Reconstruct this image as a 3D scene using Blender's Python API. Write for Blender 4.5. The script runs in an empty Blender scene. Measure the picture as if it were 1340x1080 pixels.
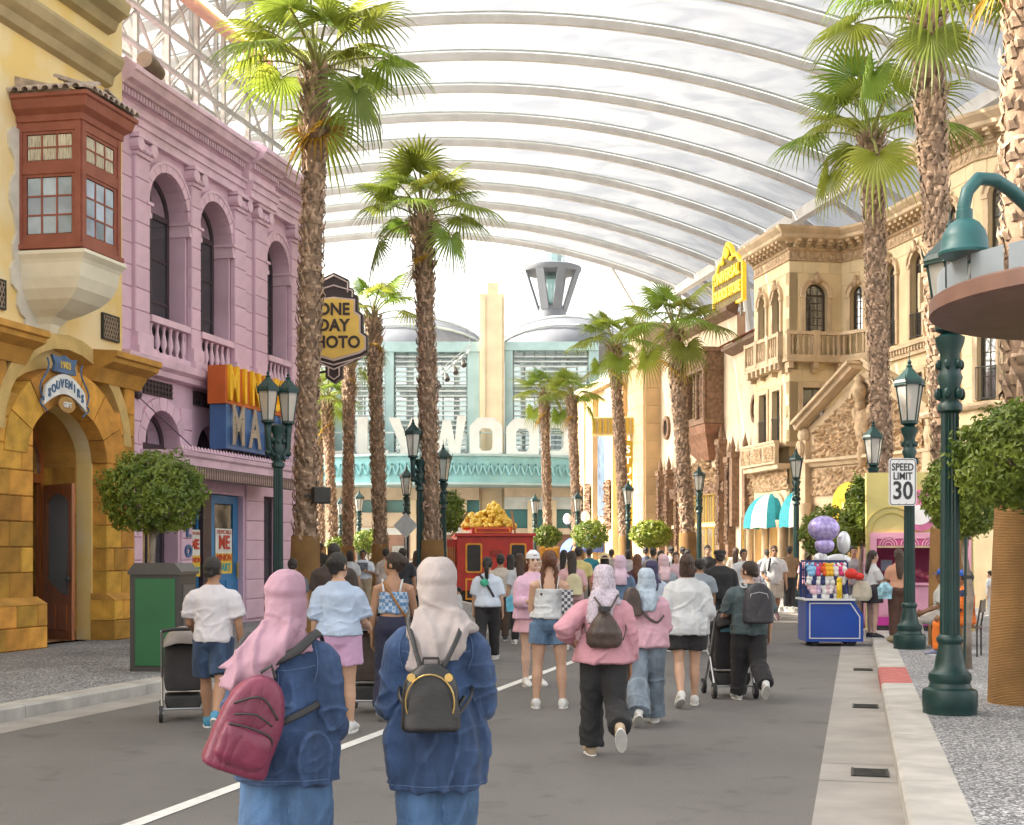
import bpy, bmesh, math, random
from math import sin, cos, pi, radians, hypot, atan2, sqrt
from mathutils import Vector, Matrix, noise, geometry
V = Vector
S = bpy.context.scene
COL = S.collection
random.seed(7)

# ---------------- camera, sky, sun, exposure ----------------
F, HZ, H = 1750.0, 729.0, 1.62            # focal length and horizon of a 1340 px wide frame, eye height in metres
cam_d = bpy.data.cameras.new('camera')
cam = bpy.data.objects.new('camera', cam_d); COL.objects.link(cam)
cam.location = (0, 0, H); cam.rotation_euler = (pi/2, 0, 0)
cam_d.sensor_width = 36; cam_d.lens = 36*F/1340
cam_d.shift_y = (HZ-540)/1340
cam_d.clip_start = .05; cam_d.clip_end = 2000
S.camera = cam

SUN_AZ, SUN_EL = radians(-84), radians(33)   # azimuth from +Y towards +X
w = bpy.data.worlds.new('World'); S.world = w; w.use_nodes = True
nt = w.node_tree; nt.nodes.clear()
sky = nt.nodes.new('ShaderNodeTexSky'); sky.sky_type = 'NISHITA'; sky.sun_disc = False
sky.sun_elevation = SUN_EL; sky.sun_rotation = SUN_AZ
sky.air_density = 1.0; sky.dust_density = 5.0; sky.ozone_density = 1.0
bg = nt.nodes.new('ShaderNodeBackground'); bg.inputs[1].default_value = .15
hs = nt.nodes.new('ShaderNodeHueSaturation'); hs.inputs['Saturation'].default_value = .3
wo = nt.nodes.new('ShaderNodeOutputWorld')
wm = nt.nodes.new('ShaderNodeMix'); wm.data_type = 'RGBA'; wm.blend_type = 'MULTIPLY'; wm.inputs[0].default_value = 1; wm.inputs[7].default_value = (1, .955, .87, 1)
nt.links.new(sky.outputs[0], hs.inputs['Color']); nt.links.new(hs.outputs[0], wm.inputs[6]); nt.links.new(wm.outputs[2], bg.inputs[0]); nt.links.new(bg.outputs[0], wo.inputs[0])
sd = bpy.data.lights.new('sun', 'SUN'); sd.energy = 3.2; sd.angle = radians(.6); sd.color = (1, .90, .74)
sun = bpy.data.objects.new('sun', sd); COL.objects.link(sun)
sdir = V((sin(SUN_AZ)*cos(SUN_EL), cos(SUN_AZ)*cos(SUN_EL), sin(SUN_EL)))
sun.rotation_euler = (-sdir).to_track_quat('-Z', 'Y').to_euler(); sun.location = sdir*60
vs = S.view_settings
S.display_settings.display_device = 'sRGB'
vs.view_transform = 'Standard'; vs.look = 'None'; vs.exposure = 2.2; vs.gamma = 1.0; vs.use_curve_mapping = False
S.cycles.use_denoising = True
S.cycles.max_bounces = 6; S.cycles.diffuse_bounces = 3; S.cycles.glossy_bounces = 3
S.cycles.transmission_bounces = 4; S.cycles.transparent_max_bounces = 8
S.cycles.sample_clamp_indirect = 6
S.cycles.caustics_reflective = False; S.cycles.caustics_refractive = False

# ---------------- street frames ----------------
def _frame(t):
    n = hypot(1, t)
    return V((t/n, 1/n, 0)), V((1/n, -t/n, 0))
dA, rA = _frame(450/1750)       # near stretch of street: along, to the right
dB, rB = _frame(-.2)            # far stretch, after the bend
def PA(u, v, z=0): return dA*u + rA*v + V((0, 0, z))
def PB(s, w, z=0): return dB*s + rB*w + V((0, 0, z))
def at(px, Y, z=0): return V(((px-670)/F*Y, Y, z))           # a spot on the ground at depth Y
def ground(px, py, z=0):
    Y = (H-z)*F/(py-HZ); return V(((px-670)/F*Y, Y, z))
KERB = .13

# ---------------- materials ----------------
MATS = {}
def mat(name, col, rough=.6, var=.12, vs=3.0, bump=0, bs=30.0, metal=0, rand=0, col2=None, spec=.5, stretch=None, trans=0, emit=0, coat=0, mixlo=.35, mixhi=.65, detail=5, hue=0, sheen=0, fold=0, fs=6.0):
    if name in MATS: return MATS[name]
    m = bpy.data.materials.new(name); m.use_nodes = True
    n = m.node_tree.nodes; L = m.node_tree.links
    p = n['Principled BSDF']; out = n['Material Output']
    p.inputs['Roughness'].default_value = rough; p.inputs['Metallic'].default_value = metal
    p.inputs['Specular IOR Level'].default_value = spec
    if coat: p.inputs['Coat Weight'].default_value = coat; p.inputs['Coat Roughness'].default_value = .15
    if sheen: p.inputs['Sheen Weight'].default_value = sheen; p.inputs['Sheen Roughness'].default_value = .5
    tc = n.new('ShaderNodeTexCoord'); co = tc.outputs['Object']
    if stretch:
        mp = n.new('ShaderNodeMapping'); mp.inputs['Scale'].default_value = stretch
        L.new(co, mp.inputs[0]); co = mp.outputs[0]
    nz = n.new('ShaderNodeTexNoise'); nz.inputs['Scale'].default_value = vs; nz.inputs['Detail'].default_value = detail
    L.new(co, nz.inputs['Vector'])
    rp = n.new('ShaderNodeMapRange'); rp.inputs[1].default_value = mixlo; rp.inputs[2].default_value = mixhi
    L.new(nz.outputs[0], rp.inputs[0])
    mx = n.new('ShaderNodeMix'); mx.data_type = 'RGBA'
    a = tuple(c*(1-var) for c in col); b = col2 if col2 else tuple(min(1, c*(1+var)) for c in col)
    if col2: a = col
    mx.inputs[6].default_value = (*a, 1); mx.inputs[7].default_value = (*b, 1)
    L.new(rp.outputs[0], mx.inputs[0]); c = mx.outputs[2]
    if rand or hue:
        oi = n.new('ShaderNodeObjectInfo'); hv = n.new('ShaderNodeHueSaturation')
        mr = n.new('ShaderNodeMapRange'); mr.inputs[3].default_value = 1-rand; mr.inputs[4].default_value = 1+rand
        L.new(oi.outputs['Random'], mr.inputs[0]); L.new(mr.outputs[0], hv.inputs['Value']); L.new(c, hv.inputs['Color'])
        if hue:
            m2 = n.new('ShaderNodeMath'); m2.operation = 'MULTIPLY'; m2.inputs[1].default_value = 7.31; L.new(oi.outputs['Random'], m2.inputs[0])
            m3 = n.new('ShaderNodeMath'); m3.operation = 'FRACT'; L.new(m2.outputs[0], m3.inputs[0])
            m4 = n.new('ShaderNodeMapRange'); m4.inputs[3].default_value = .5-hue; m4.inputs[4].default_value = .5+hue
            L.new(m3.outputs[0], m4.inputs[0]); L.new(m4.outputs[0], hv.inputs['Hue'])
        c = hv.outputs[0]
    L.new(c, p.inputs['Base Color'])
    if emit:
        L.new(c, p.inputs['Emission Color']); p.inputs['Emission Strength'].default_value = emit
    if bump:
        bz = n.new('ShaderNodeTexNoise'); bz.inputs['Scale'].default_value = bs; bz.inputs['Detail'].default_value = 4
        L.new(co, bz.inputs['Vector'])
        bp = n.new('ShaderNodeBump'); bp.inputs['Strength'].default_value = bump; bp.inputs['Distance'].default_value = .02
        L.new(bz.outputs[0], bp.inputs['Height']); L.new(bp.outputs[0], p.inputs['Normal'])
    if fold:      # soft creases: ridges of a stretched, swirled noise
        m5 = n.new('ShaderNodeMapping'); m5.inputs['Scale'].default_value = (1.25,1.25,.62); m5.inputs['Rotation'].default_value = (.25,.35,0); L.new(tc.outputs['Object'], m5.inputs[0])
        f1 = n.new('ShaderNodeTexNoise'); f1.inputs['Scale'].default_value = fs; f1.inputs['Detail'].default_value = 2.5; f1.inputs['Distortion'].default_value = .5; L.new(m5.outputs[0], f1.inputs['Vector'])
        f2 = n.new('ShaderNodeMath'); f2.operation = 'SUBTRACT'; f2.inputs[1].default_value = .5; L.new(f1.outputs[0], f2.inputs[0])
        f3 = n.new('ShaderNodeMath'); f3.operation = 'ABSOLUTE'; L.new(f2.outputs[0], f3.inputs[0])
        f4 = n.new('ShaderNodeMath'); f4.operation = 'POWER'; f4.inputs[1].default_value = .75; L.new(f3.outputs[0], f4.inputs[0])
        b5 = n.new('ShaderNodeBump'); b5.inputs['Strength'].default_value = fold; b5.inputs['Distance'].default_value = .05; L.new(f4.outputs[0], b5.inputs['Height'])
        if bump: L.new(bp.outputs[0], b5.inputs['Normal'])
        L.new(b5.outputs[0], p.inputs['Normal'])
    if trans:
        t = n.new('ShaderNodeBsdfTranslucent'); L.new(c, t.inputs[0])
        ms = n.new('ShaderNodeMixShader'); ms.inputs[0].default_value = trans
        L.new(p.outputs[0], ms.inputs[1]); L.new(t.outputs[0], ms.inputs[2]); L.new(ms.outputs[0], out.inputs[0])
    MATS[name] = m
    return m
def glass(name, tint=(.8, .87, .9), rough=.05, clear=.5, base=None):
    if name in MATS: return MATS[name]
    m = bpy.data.materials.new(name); m.use_nodes = True
    n = m.node_tree.nodes; L = m.node_tree.links; n.remove(n['Principled BSDF'])
    tr = n.new('ShaderNodeBsdfTransparent'); tr.inputs[0].default_value = (*tint, 1)
    gl = n.new('ShaderNodeBsdfGlossy'); gl.inputs['Roughness'].default_value = rough; gl.inputs['Color'].default_value = (.9, .93, .95, 1)
    df = n.new('ShaderNodeBsdfDiffuse'); df.inputs[0].default_value = (*(base or tint), 1)
    fr = n.new('ShaderNodeFresnel'); fr.inputs[0].default_value = 1.5
    a = n.new('ShaderNodeMixShader'); a.inputs[0].default_value = 1-clear
    L.new(tr.outputs[0], a.inputs[1]); L.new(df.outputs[0], a.inputs[2])
    b = n.new('ShaderNodeMixShader'); 
    ad = n.new('ShaderNodeMath'); ad.operation = 'ADD'; ad.inputs[1].default_value = .06; L.new(fr.outputs[0], ad.inputs[0])
    L.new(ad.outputs[0], b.inputs[0]); L.new(a.outputs[0], b.inputs[1]); L.new(gl.outputs[0], b.inputs[2])
    L.new(b.outputs[0], n['Material Output'].inputs[0])
    MATS[name] = m
    return m

FRAME = {}
# ---------------- mesh builder ----------------
class MB:
    def __init__(s, M=None): s.v = []; s.f = []; s.M = M
    def add(s, vs, fs):
        o = len(s.v)
        s.v += [tuple(s.M @ V(p)) for p in vs] if s.M else [tuple(p) for p in vs]
        s.f += [tuple(i+o for i in q) for q in fs]; return s
    def box(s, x0, x1, y0, y1, z0, z1):
        return s.add([(x0,y0,z0),(x1,y0,z0),(x1,y1,z0),(x0,y1,z0),(x0,y0,z1),(x1,y0,z1),(x1,y1,z1),(x0,y1,z1)],
                     [(0,3,2,1),(4,5,6,7),(0,1,5,4),(1,2,6,5),(2,3,7,6),(3,0,4,7)])
    def cbox(s, x0, x1, y0, y1, z0, z1, c=.01):      # front (low y) face chamfered
        vs = [(x0,y1,z0),(x1,y1,z0),(x1,y1,z1),(x0,y1,z1),(x0,y0+c,z0),(x1,y0+c,z0),(x1,y0+c,z1),(x0,y0+c,z1),
              (x0+c,y0,z0+c),(x1-c,y0,z0+c),(x1-c,y0,z1-c),(x0+c,y0,z1-c)]
        return s.add(vs, [(0,1,5,4),(1,2,6,5),(2,3,7,6),(3,0,4,7),(4,5,9,8),(5,6,10,9),(6,7,11,10),(7,4,8,11),(8,9,10,11),(0,3,2,1)])
    def bar(s, a, b, wx, wy=None, up=V((0,0,1))):
        a, b = V(a), V(b); d = (b-a).normalized(); wy = wx if wy is None else wy
        if abs(d.dot(up)) > .95: up = V((0,1,0))
        x = d.cross(up).normalized(); y = x.cross(d).normalized()
        c = [x*(i*wx/2)+y*(j*wy/2) for i, j in ((-1,-1),(1,-1),(1,1),(-1,1))]
        return s.add([a+q for q in c]+[b+q for q in c], [(0,1,2,3),(7,6,5,4),(0,4,5,1),(1,5,6,2),(2,6,7,3),(3,7,4,0)])
    def rings(s, rs, cap=True):
        n = len(rs[0]); vs = [p for r in rs for p in r]; fs = []
        for k in range(len(rs)-1):
            for i in range(n):
                j = (i+1) % n; fs.append((k*n+i, k*n+j, (k+1)*n+j, (k+1)*n+i))
        if cap:
            fs.append(tuple(range(n-1, -1, -1))); fs.append(tuple((len(rs)-1)*n+i for i in range(n)))
        return s.add(vs, fs)
    def tube(s, pts, rad, n=8, flat=1.0, cap=True, up=None, curve=0):
        pts = [V(p) for p in pts]
        if curve:
            q = []
            for i in range(len(pts)-1):
                p0, p1, p2, p3 = pts[max(i-1,0)], pts[i], pts[i+1], pts[min(i+2,len(pts)-1)]
                for j in range(curve):
                    t = j/curve; q.append(.5*((2*p1)+(p2-p0)*t+(2*p0-5*p1+4*p2-p3)*t*t+(3*p1-p0-3*p2+p3)*t**3))
            pts = q+[pts[-1]]
        if not hasattr(rad, '__len__'): rad = [rad]*len(pts)
        rs = []; x = None
        for i, p in enumerate(pts):
            d = (pts[min(i+1, len(pts)-1)]-pts[max(i-1, 0)]).normalized()
            if x is None:
                u = V(up) if up else (V((0,0,1)) if abs(d.z) < .9 else V((0,1,0)))
                x = d.cross(u).normalized()
            else:
                x = (x-d*x.dot(d)).normalized()
            y = d.cross(x)
            rs.append([p+x*(cos(2*pi*k/n)*rad[i])+y*(sin(2*pi*k/n)*rad[i]*flat) for k in range(n)])
        return s.rings(rs, cap)
    def lathe(s, prof, c=(0,0,0), n=16, flute=0, cap=True):
        c = V(c); rs = []
        for pr in prof:
            r, z = pr[0], pr[1]; fl = flute if len(pr) > 2 and pr[2] else 0
            rs.append([c+V((cos(2*pi*k/n)*(r-(fl if k % 2 else 0)), sin(2*pi*k/n)*(r-(fl if k % 2 else 0)), z)) for k in range(n)])
        return s.rings(rs, cap)
    def ball(s, c, r, n=10, m=6):
        c = V(c); r = V((r,r,r)) if not hasattr(r, '__len__') else V(r)
        vs = [c+V((0,0,-r.z))]; fs = []
        for j in range(1, m):
            t = -pi/2+pi*j/m
            vs += [c+V((cos(2*pi*k/n)*cos(t)*r.x, sin(2*pi*k/n)*cos(t)*r.y, sin(t)*r.z)) for k in range(n)]
        vs.append(c+V((0,0,r.z)))
        for k in range(n):
            k2 = (k+1) % n; fs.append((0, 1+k2, 1+k)); fs.append((len(vs)-1, 1+(m-2)*n+k, 1+(m-2)*n+k2))
            for j in range(m-2): fs.append((1+j*n+k, 1+j*n+k2, 1+(j+1)*n+k2, 1+(j+1)*n+k))
        return s.add(vs, fs)
    def prism(s, poly, y0, y1, holes=()):            # outline in x,z extruded along y, with holes
        loops = [list(poly)]+[list(h) for h in holes]
        pts = []; edges = []
        for lp in loops:
            o = len(pts); pts += [V((a, b)) for a, b in lp]; edges += [(o+i, o+(i+1) % len(lp)) for i in range(len(lp))]
        if not holes and len(poly) <= 4 :
            n = len(poly); return s.add([(a, y0, b) for a, b in poly]+[(a, y1, b) for a, b in poly],
                [tuple(range(n)), tuple(range(2*n-1, n-1, -1))]+[(i, (i+1) % n, n+(i+1) % n, n+i) for i in range(n)])
        r = geometry.delaunay_2d_cdt(pts, edges, [], 0, 1e-5)
        vv, ff = r[0], r[2]
        def inside(p, lp):
            c = False
            for i in range(len(lp)):
                (x1, z1), (x2, z2) = lp[i], lp[(i+1) % len(lp)]
                if (z1 > p[1]) != (z2 > p[1]) and p[0] < (x2-x1)*(p[1]-z1)/(z2-z1)+x1: c = not c
            return c
        keep = []
        for f in ff:
            c = sum((vv[i] for i in f), V((0, 0)))/len(f)
            if inside(c, loops[0]) and not any(inside(c, h) for h in loops[1:]): keep.append(tuple(f))
        s.add([(p[0], y0, p[1]) for p in vv], keep); s.add([(p[0], y1, p[1]) for p in vv], [tuple(reversed(f)) for f in keep])
        for lp in loops:
            n = len(lp); s.add([(a, y0, b) for a, b in lp]+[(a, y1, b) for a, b in lp], [(i, (i+1) % n, n+(i+1) % n, n+i) for i in range(n)])
        return s
    def build(s, name, m, parent=None, smooth=False, auto=None):
        me = bpy.data.meshes.new(name); me.from_pydata(s.v, [], s.f); 
        bm = bmesh.new(); bm.from_mesh(me); bmesh.ops.recalc_face_normals(bm, faces=bm.faces); bm.to_mesh(me); bm.free()
        if smooth: me.polygons.foreach_set('use_smooth', [True]*len(me.polygons))
        if m: me.materials.append(m)
        o = bpy.data.objects.new(name, me); COL.objects.link(o); o.parent = parent
        if parent and parent.name in FRAME: o.matrix_local = FRAME[parent.name]
        if auto: sharp(me, auto)
        return o
def sharp(me, deg=35):
    me.polygons.foreach_set('use_smooth', [True]*len(me.polygons))
    bm = bmesh.new(); bm.from_mesh(me); lim = radians(deg)
    for e in bm.edges:
        if len(e.link_faces) != 2 or e.calc_face_angle(0) > lim: e.smooth = False
    bm.to_mesh(me); bm.free()
def mk(name, me, parent=None, loc=None, rz=None):
    o = bpy.data.objects.new(name, me); COL.objects.link(o); o.parent = parent
    M = Matrix.Translation(V(loc) if loc is not None else V((0,0,0))) @ Matrix.Rotation(rz or 0, 4, 'Z')
    o.matrix_local = FRAME[parent.name] @ M if parent and parent.name in FRAME else M
    return o
def put(o, loc):
    p = o.parent
    o.matrix_local = (FRAME[p.name] if p and p.name in FRAME else Matrix()) @ Matrix.Translation(V(loc))
def face(parent, p, q):
    """following pieces of parent lie on the wall from p to q: x along it, y into the building"""
    d = (q-p); FRAME[parent.name] = Matrix.Translation(p) @ Matrix.Rotation(atan2(d.y, d.x), 4, 'Z'); return d.length
def tag(o, label, cat, group=None):
    o['label'] = label; o['category'] = cat
    if group: o['group'] = group
    return o
def thing(name, label, cat, loc=(0,0,0), rz=0, group=None):
    o = bpy.data.objects.new(name, None); COL.objects.link(o); o.empty_display_size = .1
    o.location = loc; o.rotation_euler = (0, 0, rz)
    return tag(o, label, cat, group)
def struct(o): o['kind'] = 'structure'; return o
def stuff(o): o['kind'] = 'stuff'; return o
def copy_tree(o, parent=None):
    c = o.copy(); COL.objects.link(c); c.parent = parent
    for ch in o.children: copy_tree(ch, c)
    return c
def frame_rz(d):                  # rotation that turns local +x onto direction d
    return atan2(d.y, d.x)
def text_mesh(body, size=1, depth=.02, bold=0, sx=1, align='CENTER'):
    c = bpy.data.curves.new('lettering', 'FONT'); c.body = body; c.size = size; c.extrude = depth; c.offset = bold
    c.align_x = align; c.align_y = 'CENTER'; c.resolution_u = 3
    o = bpy.data.objects.new('lettering', c)
    me = bpy.data.meshes.new_from_object(o)
    bpy.data.objects.remove(o); bpy.data.curves.remove(c)
    R = Matrix.Rotation(pi/2, 4, 'X') @ Matrix.Diagonal((sx, 1, 1, 1))
    me.transform(R); return me       # upright: reads along +x, faces -y
def text(body, size, m, parent, loc, depth=.02, bold=0, sx=1, rz=0, name='lettering', align='CENTER'):
    me = text_mesh(body, size, depth, bold, sx, align); me.materials.append(m)
    return mk(name, me, parent, loc, rz)
def arch_poly(x0, x1, z0, zs, n=12, rise=None):    # opening: straight sides to zs then a round head
    c = (x0+x1)/2; r = (x1-x0)/2; rz = rise or r
    return [(x0, z0), (x1, z0)]+[(c+r*cos(pi*i/n), zs+rz*sin(pi*i/n)) for i in range(n+1)]
def arch_ring(mb, x0, x1, zs, t, y0, y1, n=12, z0=None, rise=None):
    c = (x0+x1)/2; r = (x1-x0)/2; rz = rise or r
    inn = [(c+r*cos(pi*i/n), zs+rz*sin(pi*i/n)) for i in range(n+1)]; out = [(c+(r+t)*cos(pi*i/n), zs+(rz+t)*sin(pi*i/n)) for i in range(n+1)]
    if z0 is not None: inn = [(x1, z0)]+inn+[(x0, z0)]; out = [(x1+t, z0)]+out+[(x0-t, z0)]
    for i in range(len(inn)-1):
        q = [inn[i], out[i], out[i+1], inn[i+1]]
        mb.add([(a, y0, b) for a, b in q]+[(a, y1, b) for a, b in q], [(0,1,2,3),(7,6,5,4),(0,4,5,1),(1,5,6,2),(2,6,7,3),(3,7,4,0)])
    return mb
def profile_run(mb, prof, x0, x1):       # moulding: profile points (y, z), run along x
    n = len(prof)
    return mb.add([(x0, a, b) for a, b in prof]+[(x1, a, b) for a, b in prof], [tuple(range(n)), tuple(range(2*n-1, n-1, -1))]+[(i, (i+1) % n, n+(i+1) % n, n+i) for i in range(n)])
def profile_path(mb, prof, path):        # moulding swept round a plan path; profile (outward, z); outward is to the right of travel
    path = [V((p[0], p[1])) for p in path]; rs = []
    for i, p in enumerate(path):
        a = (p-path[i-1]).normalized() if i else (path[1]-p).normalized()
        b = (path[i+1]-p).normalized() if i < len(path)-1 else a
        na, nb = V((a.y, -a.x)), V((b.y, -b.x)); n = na+nb; n = n/max(.3, n.dot(na))
        rs.append([(p.x+n.x*o, p.y+n.y*o, z) for o, z in prof])
    return mb.rings(rs)
# ---------------- ground, road, pavements ----------------
def asphalt():
    m = bpy.data.materials.new('asphalt'); m.use_nodes = True; n = m.node_tree.nodes; L = m.node_tree.links; p = n['Principled BSDF']; p.inputs['Roughness'].default_value = .8
    tc = n.new('ShaderNodeTexCoord'); co = tc.outputs['Object']
    def nz(sc, dt, lo, hi, a, b, st=None, dis=0):
        c = co
        if st: mp = n.new('ShaderNodeMapping'); mp.inputs['Scale'].default_value = st; mp.inputs['Rotation'].default_value = (0,0,.252); L.new(co, mp.inputs[0]); c = mp.outputs[0]
        t = n.new('ShaderNodeTexNoise'); t.inputs['Scale'].default_value = sc; t.inputs['Detail'].default_value = dt; t.inputs['Distortion'].default_value = dis; L.new(c, t.inputs['Vector'])
        r = n.new('ShaderNodeMapRange'); r.inputs[1].default_value = lo; r.inputs[2].default_value = hi; r.inputs[3].default_value = a; r.inputs[4].default_value = b; L.new(t.outputs[0], r.inputs[0]); return r.outputs[0]
    def mul(a, b):
        t = n.new('ShaderNodeMath'); t.operation = 'MULTIPLY'; L.new(a, t.inputs[0]); L.new(b, t.inputs[1]); return t.outputs[0]
    v = mul(nz(.35,6,.3,.7,.82,1.14), nz(1.1,5,.3,.7,.93,1.07,(1,.12,1)))      # broad tone, tyre-wear bands along the street
    v = mul(v, nz(90,2,.25,.75,.72,1.28)); v = mul(v, nz(2.4,8,.58,.70,1.0,.74,None,.6))   # aggregate, dark stains
    hv = n.new('ShaderNodeHueSaturation'); hv.inputs['Color'].default_value = (.150,.140,.135,1); L.new(v, hv.inputs['Value']); L.new(hv.outputs[0], p.inputs['Base Color'])
    vo = n.new('ShaderNodeTexVoronoi'); vo.inputs['Scale'].default_value = 110; L.new(co, vo.inputs['Vector'])
    bp = n.new('ShaderNodeBump'); bp.inputs['Strength'].default_value = .35; bp.inputs['Distance'].default_value = .006; L.new(vo.outputs['Distance'], bp.inputs['Height']); L.new(bp.outputs[0], p.inputs['Normal'])
    return m
asph = asphalt()
conc = mat('concrete', (.33,.305,.28), .85, .12, 2.0, .15, 60, detail=8)
kerbm = mat('kerb_concrete', (.42,.40,.37), .8, .15, 3.0, .2, 50, detail=8)
paintw = mat('white_road_paint', (.72,.71,.68), .7, .1, 12)
wornp = mat('worn_road_paint', (.16,.155,.15), .8, col2=(.30,.295,.28), vs=9)
redk = mat('red_kerb_paint', (.42,.12,.11), .7, .2, 8)
grate_m = mat('iron_grate', (.06,.058,.055), .6, .2, 8, metal=.4)
# pebble-washed pavement: pale and dark pebbles in cement
def aggregate():
    m = bpy.data.materials.new('pebble_pavement'); m.use_nodes = True; n = m.node_tree.nodes; L = m.node_tree.links; p = n['Principled BSDF']
    tc = n.new('ShaderNodeTexCoord'); vo = n.new('ShaderNodeTexVoronoi'); vo.inputs['Scale'].default_value = 62
    L.new(tc.outputs['Object'], vo.inputs['Vector'])
    sp = n.new('ShaderNodeSeparateColor'); L.new(vo.outputs['Color'], sp.inputs[0])
    cr = n.new('ShaderNodeValToRGB'); e = cr.color_ramp.elements
    e[0].position = 0; e[0].color = (.07,.07,.075,1); e[1].position = 1; e[1].color = (.62,.62,.63,1)
    k = cr.color_ramp.elements.new(.35); k.color = (.16,.16,.17,1); k = cr.color_ramp.elements.new(.72); k.color = (.26,.255,.26,1); k = cr.color_ramp.elements.new(.86); k.color = (.5,.5,.51,1)
    cr.color_ramp.interpolation = 'LINEAR'; L.new(sp.outputs[0], cr.inputs[0])
    nz = n.new('ShaderNodeTexNoise'); nz.inputs['Scale'].default_value = .7; nz.inputs['Detail'].default_value = 6; L.new(tc.outputs['Object'], nz.inputs['Vector'])
    mr = n.new('ShaderNodeMapRange'); mr.inputs[1].default_value = .3; mr.inputs[2].default_value = .7; mr.inputs[3].default_value = .72; mr.inputs[4].default_value = 1.1; L.new(nz.outputs[0], mr.inputs[0])
    hv = n.new('ShaderNodeHueSaturation'); L.new(cr.outputs[0], hv.inputs['Color']); L.new(mr.outputs[0], hv.inputs['Value']); L.new(hv.outputs[0], p.inputs['Base Color'])
    bp = n.new('ShaderNodeBump'); bp.inputs['Strength'].default_value = .5; bp.inputs['Distance'].default_value = .006; bp.invert = True; L.new(vo.outputs['Distance'], bp.inputs['Height']); L.new(bp.outputs[0], p.inputs['Normal'])
    p.inputs['Roughness'].default_value = .75
    return m
aggm = aggregate()
# plan outlines: the near stretch runs along dA, the far one along dB, meeting near Y = 34.5
KR_A, KL_A, KR_B, KL_B = .29, -8.1, 15.7, 7.25
UB = 33.0
def bend(vA, wB, n=8):
    """line at offset vA beside the near street, rounded into offset wB beside the far street"""
    # intersection of the two straight lines
    a = rA*vA; b = rB*wB; det = dA.x*(-dB.y)-(-dB.x)*dA.y
    rhs = b-a; u = (rhs.x*(-dB.y)-(-dB.x)*rhs.y)/det
    X = a+dA*u; sB = X.dot(dB)
    p0 = PA(u-5, vA); p2 = PB(sB+5, wB); out = [PA(-12, vA)]
    for i in range(n+1):
        t = i/n; out.append(p0*(1-t)**2+X*(2*t*(1-t))+p2*t*t)
    out.append(PB(88, wB)); return out
def sheet(name, left, right, z, m):
    mb = MB(); n = len(left)
    mb.add([(p.x, p.y, z) for p in left]+[(p.x, p.y, z) for p in right], [(i, i+1, n+i+1, n+i) for i in range(n-1)])
    return mb
g = MB().add([(-400,-60,-.02),(400,-60,-.02),(400,900,-.02),(-400,900,-.02)], [(0,1,2,3)]).build('ground', conc); struct(g)
gl, gr = bend(KL_A+.5, KL_B+.5), bend(KR_A-.55, KR_B-.55)
struct(sheet('road', gl, gr, 0, asph).build('road', asph))
gutR = struct(sheet('gutter', gr, bend(KR_A, KR_B), .001, conc).build('gutter', conc))
gutL = struct(sheet('gutter', bend(KL_A, KL_B), gl, .001, conc).build('gutter', conc))
pvR = sheet('p', bend(KR_A+.36, KR_B+.36), bend(KR_A+24, KR_B+24), KERB, aggm).build('pavement', aggm); struct(pvR)
pvL = sheet('p', bend(KL_A-24, KL_B-24), bend(KL_A-.3, KL_B-.3), KERB, aggm).build('pavement', aggm); struct(pvL)
def kerb_line(name, inner, outer, face):
    # kerb stones cut from the line, each its own piece
    root = struct(bpy.data.objects.new(name, None)); COL.objects.link(root)
    def resample(line, step):
        out = [line[0]]; acc = 0
        for a, b in zip(line, line[1:]):
            d = (b-a).length; k = max(1, round(d/step))
            out += [a.lerp(b, (i+1)/k) for i in range(k)]
        return out
    a, b = inner, outer
    segs = []
    for i in range(len(a)-1):
        k = max(1, round((a[i+1]-a[i]).length/2.4))
        for j in range(k):
            segs.append((a[i].lerp(a[i+1], j/k), a[i].lerp(a[i+1], (j+1)/k), b[i].lerp(b[i+1], j/k), b[i].lerp(b[i+1], (j+1)/k)))
    for p0, p1, q0, q1 in segs:
        if p0.y < 2 or p0.y > 80: continue
        d = (p1-p0).normalized()*.006; p0, p1, q0, q1 = p0+d, p1-d, q0+d, q1-d
        t = (q0-p0).normalized()*.025
        mb = MB(); Z = V((0,0,1)); z1 = KERB+.004
        A = [p0+Z*-.01, p0+Z*(z1-.02), p0+t+Z*z1, q0+Z*z1, q0+Z*-.01]; B = [p1+Z*-.01, p1+Z*(z1-.02), p1+t+Z*z1, q1+Z*z1, q1+Z*-.01]
        mb.rings([A, B]); red = face == 'R' and 15.0 < p0.y < 16.9
        o = mb.build('kerb_stone', redk if red else kerbm, root)
    return root
kerb_line('kerb', bend(KR_A, KR_B), bend(KR_A+.36, KR_B+.36), 'R')
kerb_line('kerb', bend(KL_A, KL_B), bend(KL_A-.3, KL_B-.3), 'L')
# centre line and the ghost of an older one
cl0, cl1 = bend(-4.29, 11.2), bend(-4.17, 11.32)
struct(sheet('c', cl0, cl1, .005, paintw).build('road_marking', paintw))
mb = MB()
for u0, u1, v in ((6.6, 7.7, -2.62),):
    mb.add([PA(u0, v-.06, .005), PA(u1, v-.05, .005), PA(u1, v+.05, .005), PA(u0, v+.06, .005)], [(0,1,2,3)])
struct(mb.build('road_marking', wornp))
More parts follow.
